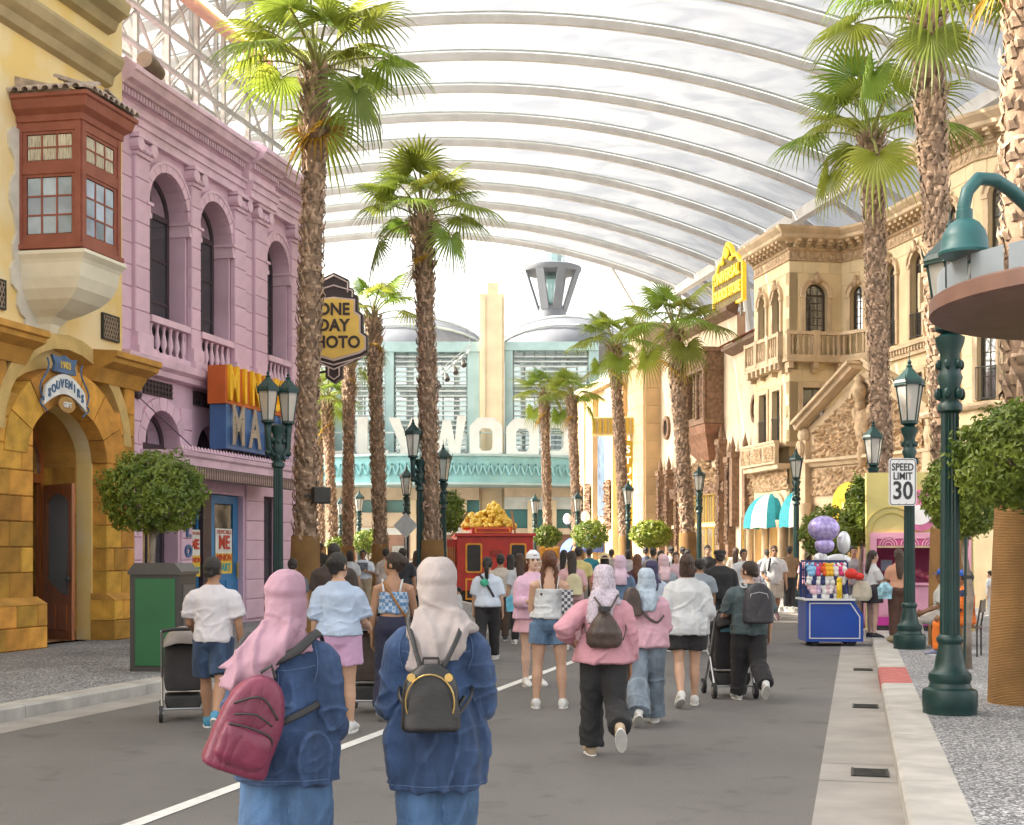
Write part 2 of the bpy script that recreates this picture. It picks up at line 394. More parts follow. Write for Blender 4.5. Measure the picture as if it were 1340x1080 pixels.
# gutter grates and joints
darkm = mat('dark_gap', (.02,.02,.02), .9)
for py in (877, 925, 1012):
    Y = H*F/(py-HZ); u = Y*dA.y+ (1130-670)/F*Y*dA.x
    g = thing('drain_grate', {877:'smallest of the iron drain grates in the right gutter, nearest the blue cart', 925:'middle iron drain grate in the concrete gutter at the right', 1012:'nearest and largest iron drain grate in the concrete gutter'}[py], 'drain grate', PA(u, KR_A-.19, .002), frame_rz(dA))
    MB().box(-.17,.17,-.12,.12,-.001,.003).build('pit', darkm, g)
    fr = MB()
    for q in (-1, 1): fr.box(-.18,.18,q*.125-.01,q*.125+.01,.003,.012)
    for i in range(9): x = -.16+.04*i; fr.box(x-.007,x+.007,-.12,.12,.004,.011)
    fr.build('grille', grate_m, g)
    j = MB()
    for du in (-.42, .42): j.add([PA(u+du, KR_A-.55, .004), PA(u+du+.012, KR_A-.55, .004), PA(u+du+.012, KR_A, .004), PA(u+du, KR_A, .004)], [(0,1,2,3)])
    struct(j.build('gutter_joint', mat('joint', (.16,.15,.14), .9)))
for i in range(6): pass
# a dark inspection cover on the right pavement
mb = MB().add([PA(8.6, 1.5, KERB+.004), PA(9.6, 1.5, KERB+.004), PA(9.6, 2.3, KERB+.004), PA(8.6, 2.3, KERB+.004)], [(0,1,2,3)])
o = mb.build('pavement_cover', mat('cover_stone', (.16,.155,.15), .8, .2, 20)); struct(o)
# ---------------- generic building bits ----------------
dark_in = mat('dark_interior', (.035,.032,.03), .9)
winglass = glass('window_glass', (.8,.84,.86), .03, .62, (.10,.11,.12))
paneglass = glass('sky_glass', (.8,.85,.88), .04, .22, (.42,.48,.53))
def window(parent, x0, x1, z0, z1, fm, y=.35, arch=False, cols=2, rows=3, fw=.06, gm=None, bar=.03, backing=None, name='window', rise=None, d=.06):
    gm = gm or winglass
    mb = MB(); zs = z1
    if arch:
        outer = arch_poly(x0, x1, z0, zs, 12, rise); i = fw
        inner = arch_poly(x0+i, x1-i, z0+i, zs, 12, (rise-i) if rise else None)
    else:
        outer = [(x0,z0),(x1,z0),(x1,z1),(x0,z1)]; inner = [(x0+fw,z0+fw),(x1-fw,z0+fw),(x1-fw,z1-fw),(x0+fw,z1-fw)]
    mb.prism(outer, y, y+d, [inner])
    for c in range(1, cols):
        x = x0+(x1-x0)*c/cols
        top = z1
        if arch:
            cx = (x0+x1)/2; r = (x1-x0)/2; top = zs+(rise or r)*sqrt(max(0, 1-((x-cx)/r)**2))
        mb.box(x-bar/2, x+bar/2, y+.004, y+d-.01, z0+fw*.6, top-fw*.6)
    for r_ in range(1, rows):
        z = z0+(z1-z0)*r_/rows; mb.box(x0+fw*.6, x1-fw*.6, y+.008, y+d-.014, z-bar/2, z+bar/2)
    if arch: mb.box(x0+fw*.6, x1-fw*.6, y-.012, y+d-.004, zs-fw*.6, zs+fw*.6)
    o = mb.build(name, fm, parent)
    # panes
    for c in range(cols):
        for r_ in range(rows):
            a0, a1 = x0+(x1-x0)*c/cols, x0+(x1-x0)*(c+1)/cols; b0, b1 = z0+(z1-z0)*r_/rows, z0+(z1-z0)*(r_+1)/rows
            p = MB().box(a0+.012, a1-.012, y+d*.45, y+d*.45+.006, b0+.012, b1-.012).build('pane', gm, o)
    if arch:
        pl = arch_poly(x0+fw*.5, x1-fw*.5, zs+.01, zs+.01, 12, (rise-fw*.5) if rise else None)[2:]
        MB().prism(pl, y+d*.45, y+d*.45+.006).build('pane', gm, o)
    if backing:
        MB().box(x0, x1, y+.35, y+.36, z0, z1+((rise or (x1-x0)/2) if arch else 0)).build('curtain', backing, o)
    return o
def balustrade(parent, x0, x1, z0, z1, m, y0=-.12, y1=.06, n=None, post=.0):
    mb = MB(); mb.box(x0, x1, y0, y1, z1-.13, z1).box(x0, x1, y0, y1, z0, z0+.14)
    if post:
        for x in (x0, x1-post): mb.box(x, x+post, y0-.02, y1+.02, z0-.004, z1+.03)
    o = mb.build('balustrade', m, parent)
    n = n or max(2, int((x1-x0-2*post)/.2)); h = z1-z0-.27; zb = z0+.14; yc = (y0+y1)/2
    prof = [(.045,0),(.05,.06*h),(.03,.14*h),(.07,.35*h),(.065,.45*h),(.03,.75*h),(.035,.85*h),(.05,.93*h),(.05,h)]
    me = None
    for i in range(n):
        x = x0+post+(x1-x0-2*post)*(i+.5)/n
        if me is None:
            b = MB().lathe(prof, (0,0,0), 8).build('baluster', m, o, smooth=True); me = b.data
        else: b = mk('baluster', me, o)
        b.location = (x, yc, zb)
    return o
def blocks(parent, spans, z0, z1, hc, m, y, d=.06, lmax=9, c=.018, alt=True, gap=.006, name='stone_block', avoid=()):
    k = max(1, round((z1-z0)/hc)); hc = (z1-z0)/k; cache = {}
    for r_ in range(k):
        for (a, b) in spans:
            n = max(1, round((b-a)/lmax)); e = [a+(b-a)*i/n for i in range(n+1)]
            if n > 1 and alt and r_ % 2: e = [a]+[a+(b-a)*(i-.5)/n for i in range(1, n+1)]+[b]
            for x0, x1 in zip(e, e[1:]):
                zc = z0+(r_+.5)*hc
                if any(x1 > q[0]+.02 and x0 < q[1]-.02 and zc > q[2] and zc < q[3] for q in avoid): continue
                L = round(x1-x0, 3)
                if L not in cache:
                    o = MB().cbox(gap/2, L-gap/2, 0, d, gap/2, hc-gap/2, c).build(name, m, parent); cache[L] = o.data
                else: o = mk(name, cache[L], parent)
                put(o, (x0, y-d, z0+r_*hc))
def voussoirs(parent, x0, x1, zs, t, m, y, d=.07, n=11, c=.012, rise=None):
    cx = (x0+x1)/2; r = (x1-x0)/2; R = rise or r
    for i in range(n):
        a0, a1 = pi*i/n+.01, pi*(i+1)/n-.01; mb = MB(); q = []
        for a in (a0, (a0+a1)/2, a1): q.append((cx+(r+.001)*cos(a), zs+(R+.001)*sin(a), cx+(r+t)*cos(a), zs+(R+t)*sin(a)))
        poly = [(q[0][0],q[0][1]),(q[1][0],q[1][1]),(q[2][0],q[2][1]),(q[2][2],q[2][3]),(q[1][2],q[1][3]),(q[0][2],q[0][3])]
        mb.prism(poly, y-d, y-.002).build('arch_stone', m, parent)

# ---------------- pink building ----------------
pink = mat('pink_stone', (.70,.48,.59), .75, .13, 1.1, .12, 40, rand=.06, detail=8)
pinkw = mat('pink_wall', (.67,.455,.565), .8, .12, .9, .1, 30, detail=8)
pinkt = mat('pink_trim', (.71,.50,.60), .7, .12, 2.5, .1, 40, detail=8)
plum = mat('dark_plum_frame', (.055,.035,.045), .45, .15, 6)
bluep = mat('blue_door_paint', (.03,.19,.42), .45, .1, 4)
curt = mat('pale_curtain', (.50,.44,.40), .9, .25, 9, stretch=(4,4,.3))
PK = thing('pink_building', 'pink stone shop building with tall arched windows and balustrades', 'building', PA(22.44, -13.5, 0), frame_rz(dA))
W_ = 8.93
ar = [(1.2,2.78,8.56),(3.29,4.78,8.56),(6.61,7.88,8.56)]
holes = [arch_poly(a, b, 5.55, zs) for a, b, zs in ar]
holes += [arch_poly(1.08,2.48,.2,3.85), arch_poly(3.25,4.5,3.75,3.85), [(3.1,.2),(5.5,.2),(5.5,3.0),(3.1,3.0)], [(6.6,.2),(7.5,.2),(7.5,3.05),(6.6,3.05)]]
holes[4] = arch_poly(3.3,4.5,3.72,3.85)
MB().prism([(0,0),(W_,0),(W_,10.6),(0,10.6)], 0, .5, holes).build('wall', pinkw, PK)
MB().box(0,.3,.52,9,0,10.55).box(W_-.3,W_,.52,9,0,10.55).box(.3,W_-.3,8.7,9,0,10.55).box(.3,W_-.3,.52,8.7,10.2,10.5).build('side_wall', pinkw, PK)
MB().box(.3,W_-.3,1.6,1.65,0,10.2).build('inner_wall', dark_in, PK)
spans_up = [(0,.6),(5.42,5.88),(8.62,W_)]
blocks(PK, spans_up, 5.55, 9.72, .42, pink, 0, .05)
pil = [(.6,1.14),(2.84,3.24),(4.84,5.4),(5.9,6.54),(7.94,8.6)]
blocks(PK, pil, 5.95, 9.35, .42, pink, -.02, .11)
for a, b in pil:
    mb = MB(); c = (a+b)/2; wd = (b-a)/2
    mb.box(a-.06,b+.06,-.24,.0,5.5,5.68).box(a-.03,b+.03,-.19,0,5.68,5.95)
    mb.build('pilaster_base', pinkt, PK)
    mb = MB(); mb.box(a-.02,b+.02,-.17,0,9.35,9.42)
    for s_ in (-1, 1): mb.tube([(c+s_*wd*.95,-.24,9.55),(c+s_*wd*.95,0,9.55)], .13, 12)
    mb.box(a-.05,b+.05,-.18,0,9.5,9.62).box(a-.1,b+.1,-.25,0,9.66,9.74)
    for s_ in (-.5, 0, .5): mb.ball((c+s_*wd,-.18,9.47), .055, 8, 5)
    mb.build('capital', pinkt, PK)
for i, (a, b, zs) in enumerate(ar):
    voussoirs(PK, a, b, zs, .17, pink, 0, .08)
    mb = MB(); arch_ring(mb, a-.17, b+.17, zs, .06, -.1, 0); mb.build('hood_mould', pinkt, PK)
    for x0, x1 in ((a-.16,a+.03),(b-.03,b+.16)): MB().box(x0,x1,-.12,.5,zs-.3,zs-.2).box(x0+.01,x1-.01,-.1,.49,zs-.2,zs-.06).box(x0-.02,x1+.02,-.15,.5,zs-.06,zs).build('impost', pinkt, PK)
    window(PK, a+.04, b-.04, 5.95, zs, plum, .34, True, 2, 3, .09, winglass, .05, curt)
    balustrade(PK, a, b, 5.53, 6.38, pinkt, -.14, .1, 6)
# entablature with a break forward at the right half
def entab(x0, x1, y, nm, first):
    mb = MB(); e0, e1 = x0, x1
    profile_run(mb, [(.02,9.74),(y-.12,9.74),(y-.12,9.92),(y-.16,9.92),(y-.16,10.06),(y-.22,10.08),(y-.22,10.12),(y-.06,10.12),(y-.06,10.34),(y-.12,10.36),(.02,10.36)], x0, x1)
    mb.build('architrave', pinkt, PK)
    n = int((x1-x0)/.11); me = None
    for i in range(n):
        x = x0+.03+(x1-x0-.06)*i/n
        if me is None: o = MB().box(0,.06,y-.19,y-.02,10.38,10.5).build('dentil', pinkt, PK); me = o.data; o.location.x = x
        else: mk('dentil', me, PK, (x,0,0))
    mb = MB(); profile_run(mb, [(.3,10.36),(y-.10,10.36),(y-.10,10.5),(y-.24,10.505),(y-.28,10.56),(y-.40,10.6),(y-.46,10.72),(y-.5,10.74),(y-.5,10.82),(y-.44,10.84),(y-.3,10.98),(.3,11.0)], x0-.0, x1)
    mb.build('cornice', pinkt, PK)
entab(-.02, 5.3, 0, 0, True); entab(5.302, 6.7, -.18, 1, False); entab(6.702, W_+.1, -.06, 2, False)
mb = MB(); profile_run(mb, [(0,5.18),(-.2,5.2),(-.22,5.3),(-.34,5.36),(-.36,5.5),(0,5.52)], 0, W_); mb.build('string_course', pinkt, PK)
blocks(PK, [(0,1.0),(2.56,3.02),(5.58,6.52),(7.58,W_)], .2, 4.7, .45, pink, 0, .05, 1.3)
blocks(PK, [(3.3,4.9)], 3.05, 3.5, .45, pink, 0, .05, .8)
voussoirs(PK, 1.08, 2.48, 3.85, .26, pink, 0, .06, 9)
for x in (1.05, 3.1, 5.0, 7.0):
    g = MB(); g.box(x,x+1.15,-.03,-.012,4.82,5.12)
    o = g.build('vent', dark_in, PK); b = MB()
    for i in range(9): b.box(x+.02+.13*i,x+.06+.13*i,-.05,-.03,4.82,5.12)
    for z in (4.83,4.93,5.03): b.box(x,x+1.15,-.045,-.03,z,z+.03)
    b.build('grille', plum, o)
window(PK, 1.1, 2.46, .2, 3.85, plum, .3, True, 2, 3, .1, winglass)
# shop front with blue door
window(PK, 3.12, 3.75, .2, 2.98, bluep, .2, False, 1, 2, .07, winglass)
MB().box(3.77,4.15,.1,.45,.2,2.98).build('door_post', plum, PK)
dr = MB(); dr.prism([(4.18,.2),(5.48,.2),(5.48,2.98),(4.18,2.98)], .12, .2, [[(4.34,1.25),(5.24,1.25),(5.24,2.8),(4.34,2.8)]])
do = dr.build('door', bluep, PK)
MB().box(4.36,5.22,.15,.156,1.27,2.78).build('pane', winglass, do)
MB().cbox(4.36,4.76,.09,.12,.4,1.1).cbox(4.84,5.22,.09,.12,.4,1.1).build('panel', bluep, do)
MB().tube([(5.34,.06,1.15),(5.34,.06,1.5)], .03, 8).build('handle', mat('brass',(.4,.3,.12),.4,.2,5,metal=.8), do)
window(PK, 6.62, 7.48, .2, 3.03, plum, .2, False, 1, 2, .07, winglass)
mb = MB().box(3.3,4.48,.3,.32,3.72,4.6); mb.build('fanlight', plum, PK)
# posters behind the glass
redp = mat('poster_red', (.55,.06,.03), .6); yelp = mat('poster_yellow', (.75,.5,.06), .6); whp = mat('poster_white', (.75,.74,.7), .6); tealp = mat('poster_teal', (.05,.35,.36), .6)
for (x0, x1, zc) in ((3.2,3.68,1.75),(4.4,5.2,1.8)):
    o = tag(mk('poster', MB().box(x0,x1,.128,.134,zc-.55,zc+.45).build('x', whp).data), 'white and yellow poster in the %s of the pink shop front' % ('narrow window' if x0 < 4 else 'blue door'), 'poster'); bpy.data.objects.remove(bpy.data.objects['x'])
    o.matrix_world = Matrix.Translation(PA(22.44,-13.5,0)) @ Matrix.Rotation(frame_rz(dA),4,'Z')
    MB().box(x0,x1,.124,.127,zc-.55,zc-.1).build('band', yelp, o)
    w2 = (x1-x0); cx = (x0+x1)/2
    text('ME', .42*min(1,w2/.7), redp, o, (cx,.118,zc+.13), .004, .012)
    text('DESPICABLE', .13*min(1,w2/.7), redp, o, (cx,.118,zc+.37), .002)
    text('MINION', .2*min(1,w2/.7), redp, o, (cx,.118,zc-.2), .003, .006)
    text('MART', .24*min(1,w2/.7), tealp, o, (cx,.118,zc-.42), .003, .008)
for i, ch in enumerate('LOL'):
    text(ch, .34, mat('sign_blue',(.05,.13,.3),.4,.1,6), PK, (2.8,-.07,2.15-.42*i), .02, .015)
# canopy over the shop front
CP = MB(); profile_run(CP, [(0,3.42),(-.88,3.42),(-.9,3.56),(-.96,3.6),(-.98,3.68),(0,3.72)], .9, 6.3); co_ = CP.build('canopy', pinkt, PK)
MB().box(.92,6.28,-.91,-.86,3.16,3.415).build('fascia', mat('dark_marquee',(.06,.045,.05),.6,.2,8), co_)
for i in range(52):
    x = .95+i*.102
    if i == 0: f = MB().box(0,.045,-.93,-.912,3.18,3.4).build('fascia_bar', mat('bronze_bar',(.32,.22,.2),.5,.2,8), co_); fm_ = f.data; f.location.x = x
    else: mk('fascia_bar', fm_, co_, (x,0,0))
for i in range(40):
    x = .93+i*.134
    if i == 0: f = MB().lathe([(.0,.1),(.03,.06),(.04,0)],(0,-.93,3.7),6).build('crest', pinkt, co_); fm_ = f.data; f.location.x = x
    else: mk('crest', fm_, co_, (x,0,0))
mb = MB(); mb.tube([(.75,-.05,4.75),(1.6,-.9,3.7)], .012, 5).tube([(5.9,-.05,4.75),(5.9,-.9,3.7)], .012, 5); mb.build('stay_rod', plum, PK)
MB().ball((.75,-.08,4.75), .09, 10, 6).build('boss', plum, PK)
# big box sign standing on the canopy
MS = thing('box_sign', 'big orange and blue block-letter box sign on the pink shop canopy', 'sign', PA(22.44,-13.5,0), frame_rz(dA))
org = mat('sign_orange', (.55,.12,.025), .4, .08, 2); blu = mat('sign_slate_blue', (.055,.13,.30), .35, .08, 2); gold = mat('sign_yellow', (.9,.5,.02), .4, .06, 3); chrome = mat('sign_chrome', (.45,.52,.62), .12, .1, 3, metal=.9)
sx0, sx1 = 3.0, 6.35
MB().cbox(sx0,sx1,-.82,-.4,4.82,5.62,.01).build('upper_box', org, MS)
MB().cbox(sx0+.06,sx1-.1,-.80,-.42,3.88,4.815,.01).build('lower_box', blu, MS)
mb = MB()
for i in range(12): mb.box(sx0+.2+.27*i,sx0+.27+.27*i,-.72,-.6,3.70,3.88)
mb.build('foot', plum, MS)
lw = (sx1-sx0-.1)/6
for i, ch in enumerate('MINION'): text(ch, 1.0, gold, MS, (sx0+.28+lw*i*.98,-.84,5.22), .05, .03, .62)
for i, ch in enumerate('MART'): text(ch, 1.12, chrome, MS, (sx0+.5+.8*i,-.82,4.35), .05, .04, .72)

# ---------------- yellow building ----------------
yelw = mat('yellow_stucco', (.78,.56,.21), .85, .10, 1.0, .15, 14, detail=9, col2=(.80,.66,.40), mixlo=.42, mixhi=.62)
ochre = mat('ochre_stone', (.52,.262,.042), .85, .22, 3.5, .6, 26, rand=.33, hue=.010, detail=9)
ochret = mat('ochre_trim', (.50,.255,.05), .85, .2, 2.5, .4, 22, detail=9)
khaki = mat('khaki_cornice', (.40,.31,.17), .8, .15, 1.5, .15, 30)
terra = mat('terracotta_paint', (.24,.07,.045), .5, .12, 4, .1, 30, col2=(.30,.095,.062))
creamp = mat('cream_plaster', (.72,.66,.52), .75, .08, 1.5, .1, 20)
wood = mat('varnished_wood', (.32,.10,.025), .4, .25, 2.5, .15, 30, stretch=(8,8,.6), coat=.3)
irn = mat('black_iron', (.035,.033,.03), .6, .2, 8)
YB = thing('yellow_building', 'yellow stucco building on ochre stone base with a red oriel window', 'building', PA(16, -13.3, 0), frame_rz(dA))
YW = 6.42                      # x from u = 16 to 22.42
dx0, dx1, dzs = 3.02, 5.38, 3.3
door_h = arch_poly(dx0, dx1, .13, dzs, 14, .9)
MB().prism([(0,0),(YW,0),(YW,12.0),(0,12.0)], 0, .3, [door_h]).build('wall', yelw, YB)
MB().box(-16,-.002,0,8,0,14.5).build('sun_blocking_wing', yelw, YB)  # unseen wing, added and raised to keep low sun off the street
MB().box(0,.3,.302,8,0,11.5).box(YW-.3,YW,.302,8,0,11.5).box(.302,YW-.302,7.7,8,0,11.5).box(.302,YW-.302,.302,7.7,11.2,11.5).build('side_wall', yelw, YB)
mb = MB(); profile_run(mb, [(.0,10.2),(-.12,10.25),(-.16,10.4),(-.3,10.5),(-.36,10.65),(-.36,10.71),(0,10.73)], -.3, 5.9); mb.build('cornice', khaki, YB)
mb = MB(); profile_run(mb, [(.0,11.2),(-.15,11.25),(-.22,11.4),(-.42,11.5),(-.46,11.65),(-.46,11.71),(0,11.73)], -.3, 5.95); mb.build('cornice', khaki, YB)
# parapet and the red curved bracket above
MB().box(0,YW-.9,-.02,.3,12.0,13.4).build('parapet', yelw, YB)
mb = MB(); pts = [(YW-.2+.55*sin(t*.28)**2*1.0,-.35,11.5+.24*t) for t in range(9)]
mb.tube([(YW-.75+.35*t/8.+.25*sin(t/8*pi),-.3,11.6+.25*t) for t in range(10)], [.1,.14,.2,.22,.2,.17,.17,.2,.24,.26], 10); mb.build('scroll_bracket', terra, YB, smooth=True)
# stone base: blocks on the wall, heavy coved shoulders, deep arch
rows = []
z = .95
import itertools
blocks(YB, [(0,3.2),(5.42,YW-.05)], .95, 4.25, .42, ochre, 0, .30, .62, .02)
blocks(YB, [(0,2.5),(6.02,YW-.05)], 4.25, 4.75, .5, ochre, 0, .30, .7, .02)
blocks(YB, [(0,3.3),(5.36,YW+.02)], .13, .85, .36, ochre, 0, .5, .6, .02)
for a, b in ((0,3.3),(5.36,YW+.02)):
    mb = MB(); mb.add([(a,-.5,.85),(b,-.5,.85),(b,-.3,.97),(a,-.3,.97),(a,0,.85),(b,0,.85),(b,0,.97),(a,0,.97)], [(0,1,2,3),(4,5,1,0),(3,2,6,7),(0,3,7,4),(1,5,6,2),(4,7,6,5)])
    mb.build('plinth_slope', ochret, YB)
voussoirs(YB, dx0, dx1, dzs, .62, ochre, 0, .32, 7, rise=.9)
for a, b in ((-.3,2.95),(4.95,YW+.1)):
    mb = MB(); profile_run(mb, [(0,4.72),(-.33,4.72),(-.38,4.8),(-.48,4.95),(-.7,5.05),(-.72,5.12),(-.78,5.14),(-.78,5.24),(0,5.3)], a, b); mb.build('shoulder_cornice', ochret, YB)
mb = MB(); arch_ring(mb, dx0-.6, dx1+.6, dzs+.35, .25, -.31, 0, 14, rise=1.5); mb.build('arch_hood', mat('pale_ochre',(.55,.38,.14),.85,.15,3,.3,20), YB)
# reveal of the doorway in stone
mb = MB(); n = 14; A = door_h
for i in range(len(A)):
    if i == 0: continue
    (xa, za), (xb, zb) = A[i], A[(i+1) % len(A)]
    mb.add([(xa,.302,za),(xb,.302,zb),(xb,1.25,zb),(xa,1.25,za)], [(0,1,2,3)])
mb.build('doorway_reveal', ochret, YB)
for k in range(7):
    for j in range(2):
        o = MB().box(0,.46,0,.025,0,.41).build('stone_block', ochre, YB) if k+j == 0 else mk('stone_block', bpy.data.objects['stone_block'].data, YB)
        if k+j == 0: rb = o.data
        o.data = rb; o.location = (dx1-.001, .32+.47*j, .3+.42*k); o.rotation_euler = (0,0,pi/2)
MB().box(dx0,dx1,1.9,1.95,.13,4.3).build('inner_wall', mat('lightened_interior',(.62,.60,.64),.8,.25,1.2), YB)  # wall colour lightened in place of shop lighting
MB().box(dx0-.02,dx1,.3,1.9,.131,.16).build('threshold', mat('threshold_stone',(.3,.16,.07),.7,.2,4), YB)
# wooden frame with fanlight, fixed screen and an open glazed leaf
fr = MB(); yf = .95
fr.prism(arch_poly(dx0,dx1,.16,dzs,14,.9), yf, yf+.1, [arch_poly(dx0+.12,dx1-.12,.16,dzs,14,.78)])
fr.box(dx0+.1,dx1-.1,yf-.01,yf+.09,2.95,3.12).box(dx0+.95,dx0+1.08,yf-.02,yf+.09,.16,2.95)
df = fr.build('door_frame', wood, YB)
MB().prism(arch_poly(dx0+.13,dx1-.13,3.12,dzs,14,.77), yf+.04, yf+.05).build('pane', paneglass, df)
MB().box(dx0+.12,dx0+.95,yf+.04,yf+.05,.9,2.95).build('pane', paneglass, df)
MB().cbox(dx0+.12,dx0+.95,yf,yf+.08,.18,.88,.03).build('panel', wood, df)
lf = bpy.data.objects.new('door_leaf', None); COL.objects.link(lf); lf.parent = YB; lf.location = (dx1-.12, yf-.08, .16); lf.rotation_euler = (0,0,radians(180+62))
lw_ = 1.0; hh = 2.75
curve = [(.12+(lw_-.24)*i/10, 1.05-.28*sin(pi*i/20)) for i in range(11)]
mb = MB(); mb.prism([(0,0),(lw_,0),(lw_,hh),(0,hh)], -.03, .03, [curve+[(lw_-.12,hh-.32)]+[(lw_-.12-(lw_-.24)*i/8, hh-.3+.14*sin(pi*i/8)) for i in range(1,8)]+[(.12,hh-.32)]])
l1 = mb.build('leaf', wood, lf)
MB().box(.1,lw_-.1,-.005,.005,.75,hh-.15).build('pane', glass('door_glass',(.9,.9,.88),.02,.85), lf)
MB().cbox(.14,.47,-.05,-.03,.15,.62,.02).cbox(.53,.86,-.05,-.03,.15,.62,.02).cbox(.14,.47,.03,.05,.15,.62,.02).cbox(.53,.86,.03,.05,.15,.62,.02).build('panel', wood, lf)
MB().tube([(.93,-.08,.95),(.93,-.08,1.2)], .02, 8).ball((.93,-.07,1.07), .05).build('handle', MATS['black_iron'], lf)
# poster in the shop and iron vents
mb = MB().box(dx0+.2,dx0+.9,1.75,1.76,.6,2.6); mb.build('display_panel', mat('display_blue',(.35,.42,.6),.7,.4,3), YB)
for x0, z0 in ((.75+2.2-.65,5.62),(5.72,5.62)):
    o = MB().box(x0,x0+.5,-.03,-.004,z0,z0+.42).build('vent', dark_in, YB); b = MB()
    for i in range(-4, 9):
        for s_ in (1,-1):
            xa, za, xb, zb = x0+.08*i, z0, x0+.08*i+.21*1.0, z0+.42
            if s_ < 0: za, zb = zb, za
            t0 = max(0, (x0-xa)/(xb-xa)); t1 = min(1, (x0+.5-xa)/(xb-xa))
            if t1 > t0: b.bar((xa+(xb-xa)*t0,-.04,za+(zb-za)*t0),(xa+(xb-xa)*t1,-.04,za+(zb-za)*t1), .014)
    b.build('lattice', mat('vent_bars',(.35,.27,.2),.6), o)
    e = MB(); e.prism([(x0-.03,z0-.03),(x0+.53,z0-.03),(x0+.53,z0+.45),(x0-.03,z0+.45)], -.055, 0, [[(x0,z0),(x0+.5,z0),(x0+.5,z0+.42),(x0,z0+.42)]]); e.build('vent_frame', irn, o)
# oriel window: nearly square cheek towards the street's near end, short front
bx0, bo, bx1 = 3.22, 1.12, 4.45
plan = [(bx0-.02,0),(bx0+.06,-bo),(bx1,-bo),(bx1+.15,0)]
zb0, zb1 = 6.72, 8.72
OR = MB()
def face_pts(i): return V((*plan[i],0)), V((*plan[i+1],0))
ori = bpy.data.objects.new('oriel', None); COL.objects.link(ori); ori.parent = YB
core = MB().rings([[(x*.98+.02*3.9,y*.96,zb0) for x,y in plan],[(x*.98+.02*3.9,y*.96,zb1) for x,y in plan]])
MB().rings([[(x*.9+.1*3.85,y*.7+.0,zb0+.02) for x,y in plan],[(x*.9+.1*3.85,y*.7,zb1-.02) for x,y in plan]]).build('net_curtain', mat('net_curtain',(.55,.52,.45),.9,.3,7,stretch=(6,6,.4)), ori)
fm = MB(); pm = []
paneg = paneglass
for i in range(3):
    a, b = face_pts(i); L = (b-a).length; d = (b-a)/L; nrm = V((d.y,-d.x,0))
    def q(x, z, o=0): return a+d*x+V((0,0,z))+nrm*o
    def rect(x0,x1,z0,z1,o0,o1):
        vs_ = [q(x,z,o) for o in (o0,o1) for x,z in ((x0,z0),(x1,z0),(x1,z1),(x0,z1))]
        fm.add(vs_, [(0,1,2,3),(7,6,5,4),(0,4,5,1),(1,5,6,2),(2,6,7,3),(3,7,4,0)])
    p = .09
    rect(0,p,zb0,zb1,-.06,.03); rect(L-p,L,zb0,zb1,-.06,.03)
    zm = 7.92
    rect(p,L-p,zb0,zb0+.12,-.05,.02); rect(p,L-p,zm-.05,zm+.12,-.05,.02); rect(p,L-p,zb1-.15,zb1,-.05,.02)
    for (z0,z1,rws) in ((zb0+.12,zm-.05,3),(zm+.12,zb1-.15,2)):
        i0 = p+.07; rect(p,i0,z0,z1,-.04,.0); rect(L-i0,L-p,z0,z1,-.04,.0); rect(i0,L-i0,z0,z0+.05,-.04,.0); rect(i0,L-i0,z1-.05,z1,-.04,.0)
        zz0, zz1 = z0+.05, z1-.05
        for c in range(1,3): rect(i0+(L-2*i0)*c/3-.014,i0+(L-2*i0)*c/3+.014,zz0,zz1,-.03,-.004)
        for r_ in range(1,rws): rect(i0,L-i0,zz0+(zz1-zz0)*r_/rws-.014,zz0+(zz1-zz0)*r_/rws+.014,-.03,-.006)
        for c in range(3):
            for r_ in range(rws):
                x0, x1 = i0+(L-2*i0)*c/3+.015, i0+(L-2*i0)*(c+1)/3-.015; y0, y1 = zz0+(zz1-zz0)*r_/rws+.015, zz0+(zz1-zz0)*(r_+1)/rws-.015
                tilt = random.uniform(-.006,.006)
                pmb = MB(); pmb.add([q(x0,y0,-.018+tilt),q(x1,y0,-.018-tilt),q(x1,y1,-.018+tilt*.5),q(x0,y1,-.018-tilt*.5)], [(0,1,2,3)]); pm.append(pmb)
of = fm.build('window_frame', terra, ori)
opl = mat('oriel_sky_tinted_pane',(.36,.43,.50),.06,.2,2.0,rand=.3,hue=.02); opc = mat('oriel_curtain_pane',(.50,.46,.36),.08,.45,9,rand=.15,stretch=(9,9,.5))  # blue panes: reflected sky is put into their colour
for i_, pmb in enumerate(pm): pmb.build('pane', opc if pmb.v[0][2] > 7.9 or (pmb.v[0][2] > 7.4 and i_ % 3 < 2) else opl, ori)
mb = MB(); profile_path(mb, [(0,zb1-.02),(.05,zb1),(.06,zb1+.1),(.16,zb1+.18),(.2,zb1+.32),(.24,zb1+.34),(.24,zb1+.4),(0,zb1+.42)], plan[:]); mb.build('oriel_cornice', terra, ori)
mb = MB(); profile_path(mb, [(0,zb0-.02),(.06,zb0),(.06,zb0-.07),(0,zb0-.09)], plan); mb.build('sill', terra, ori)
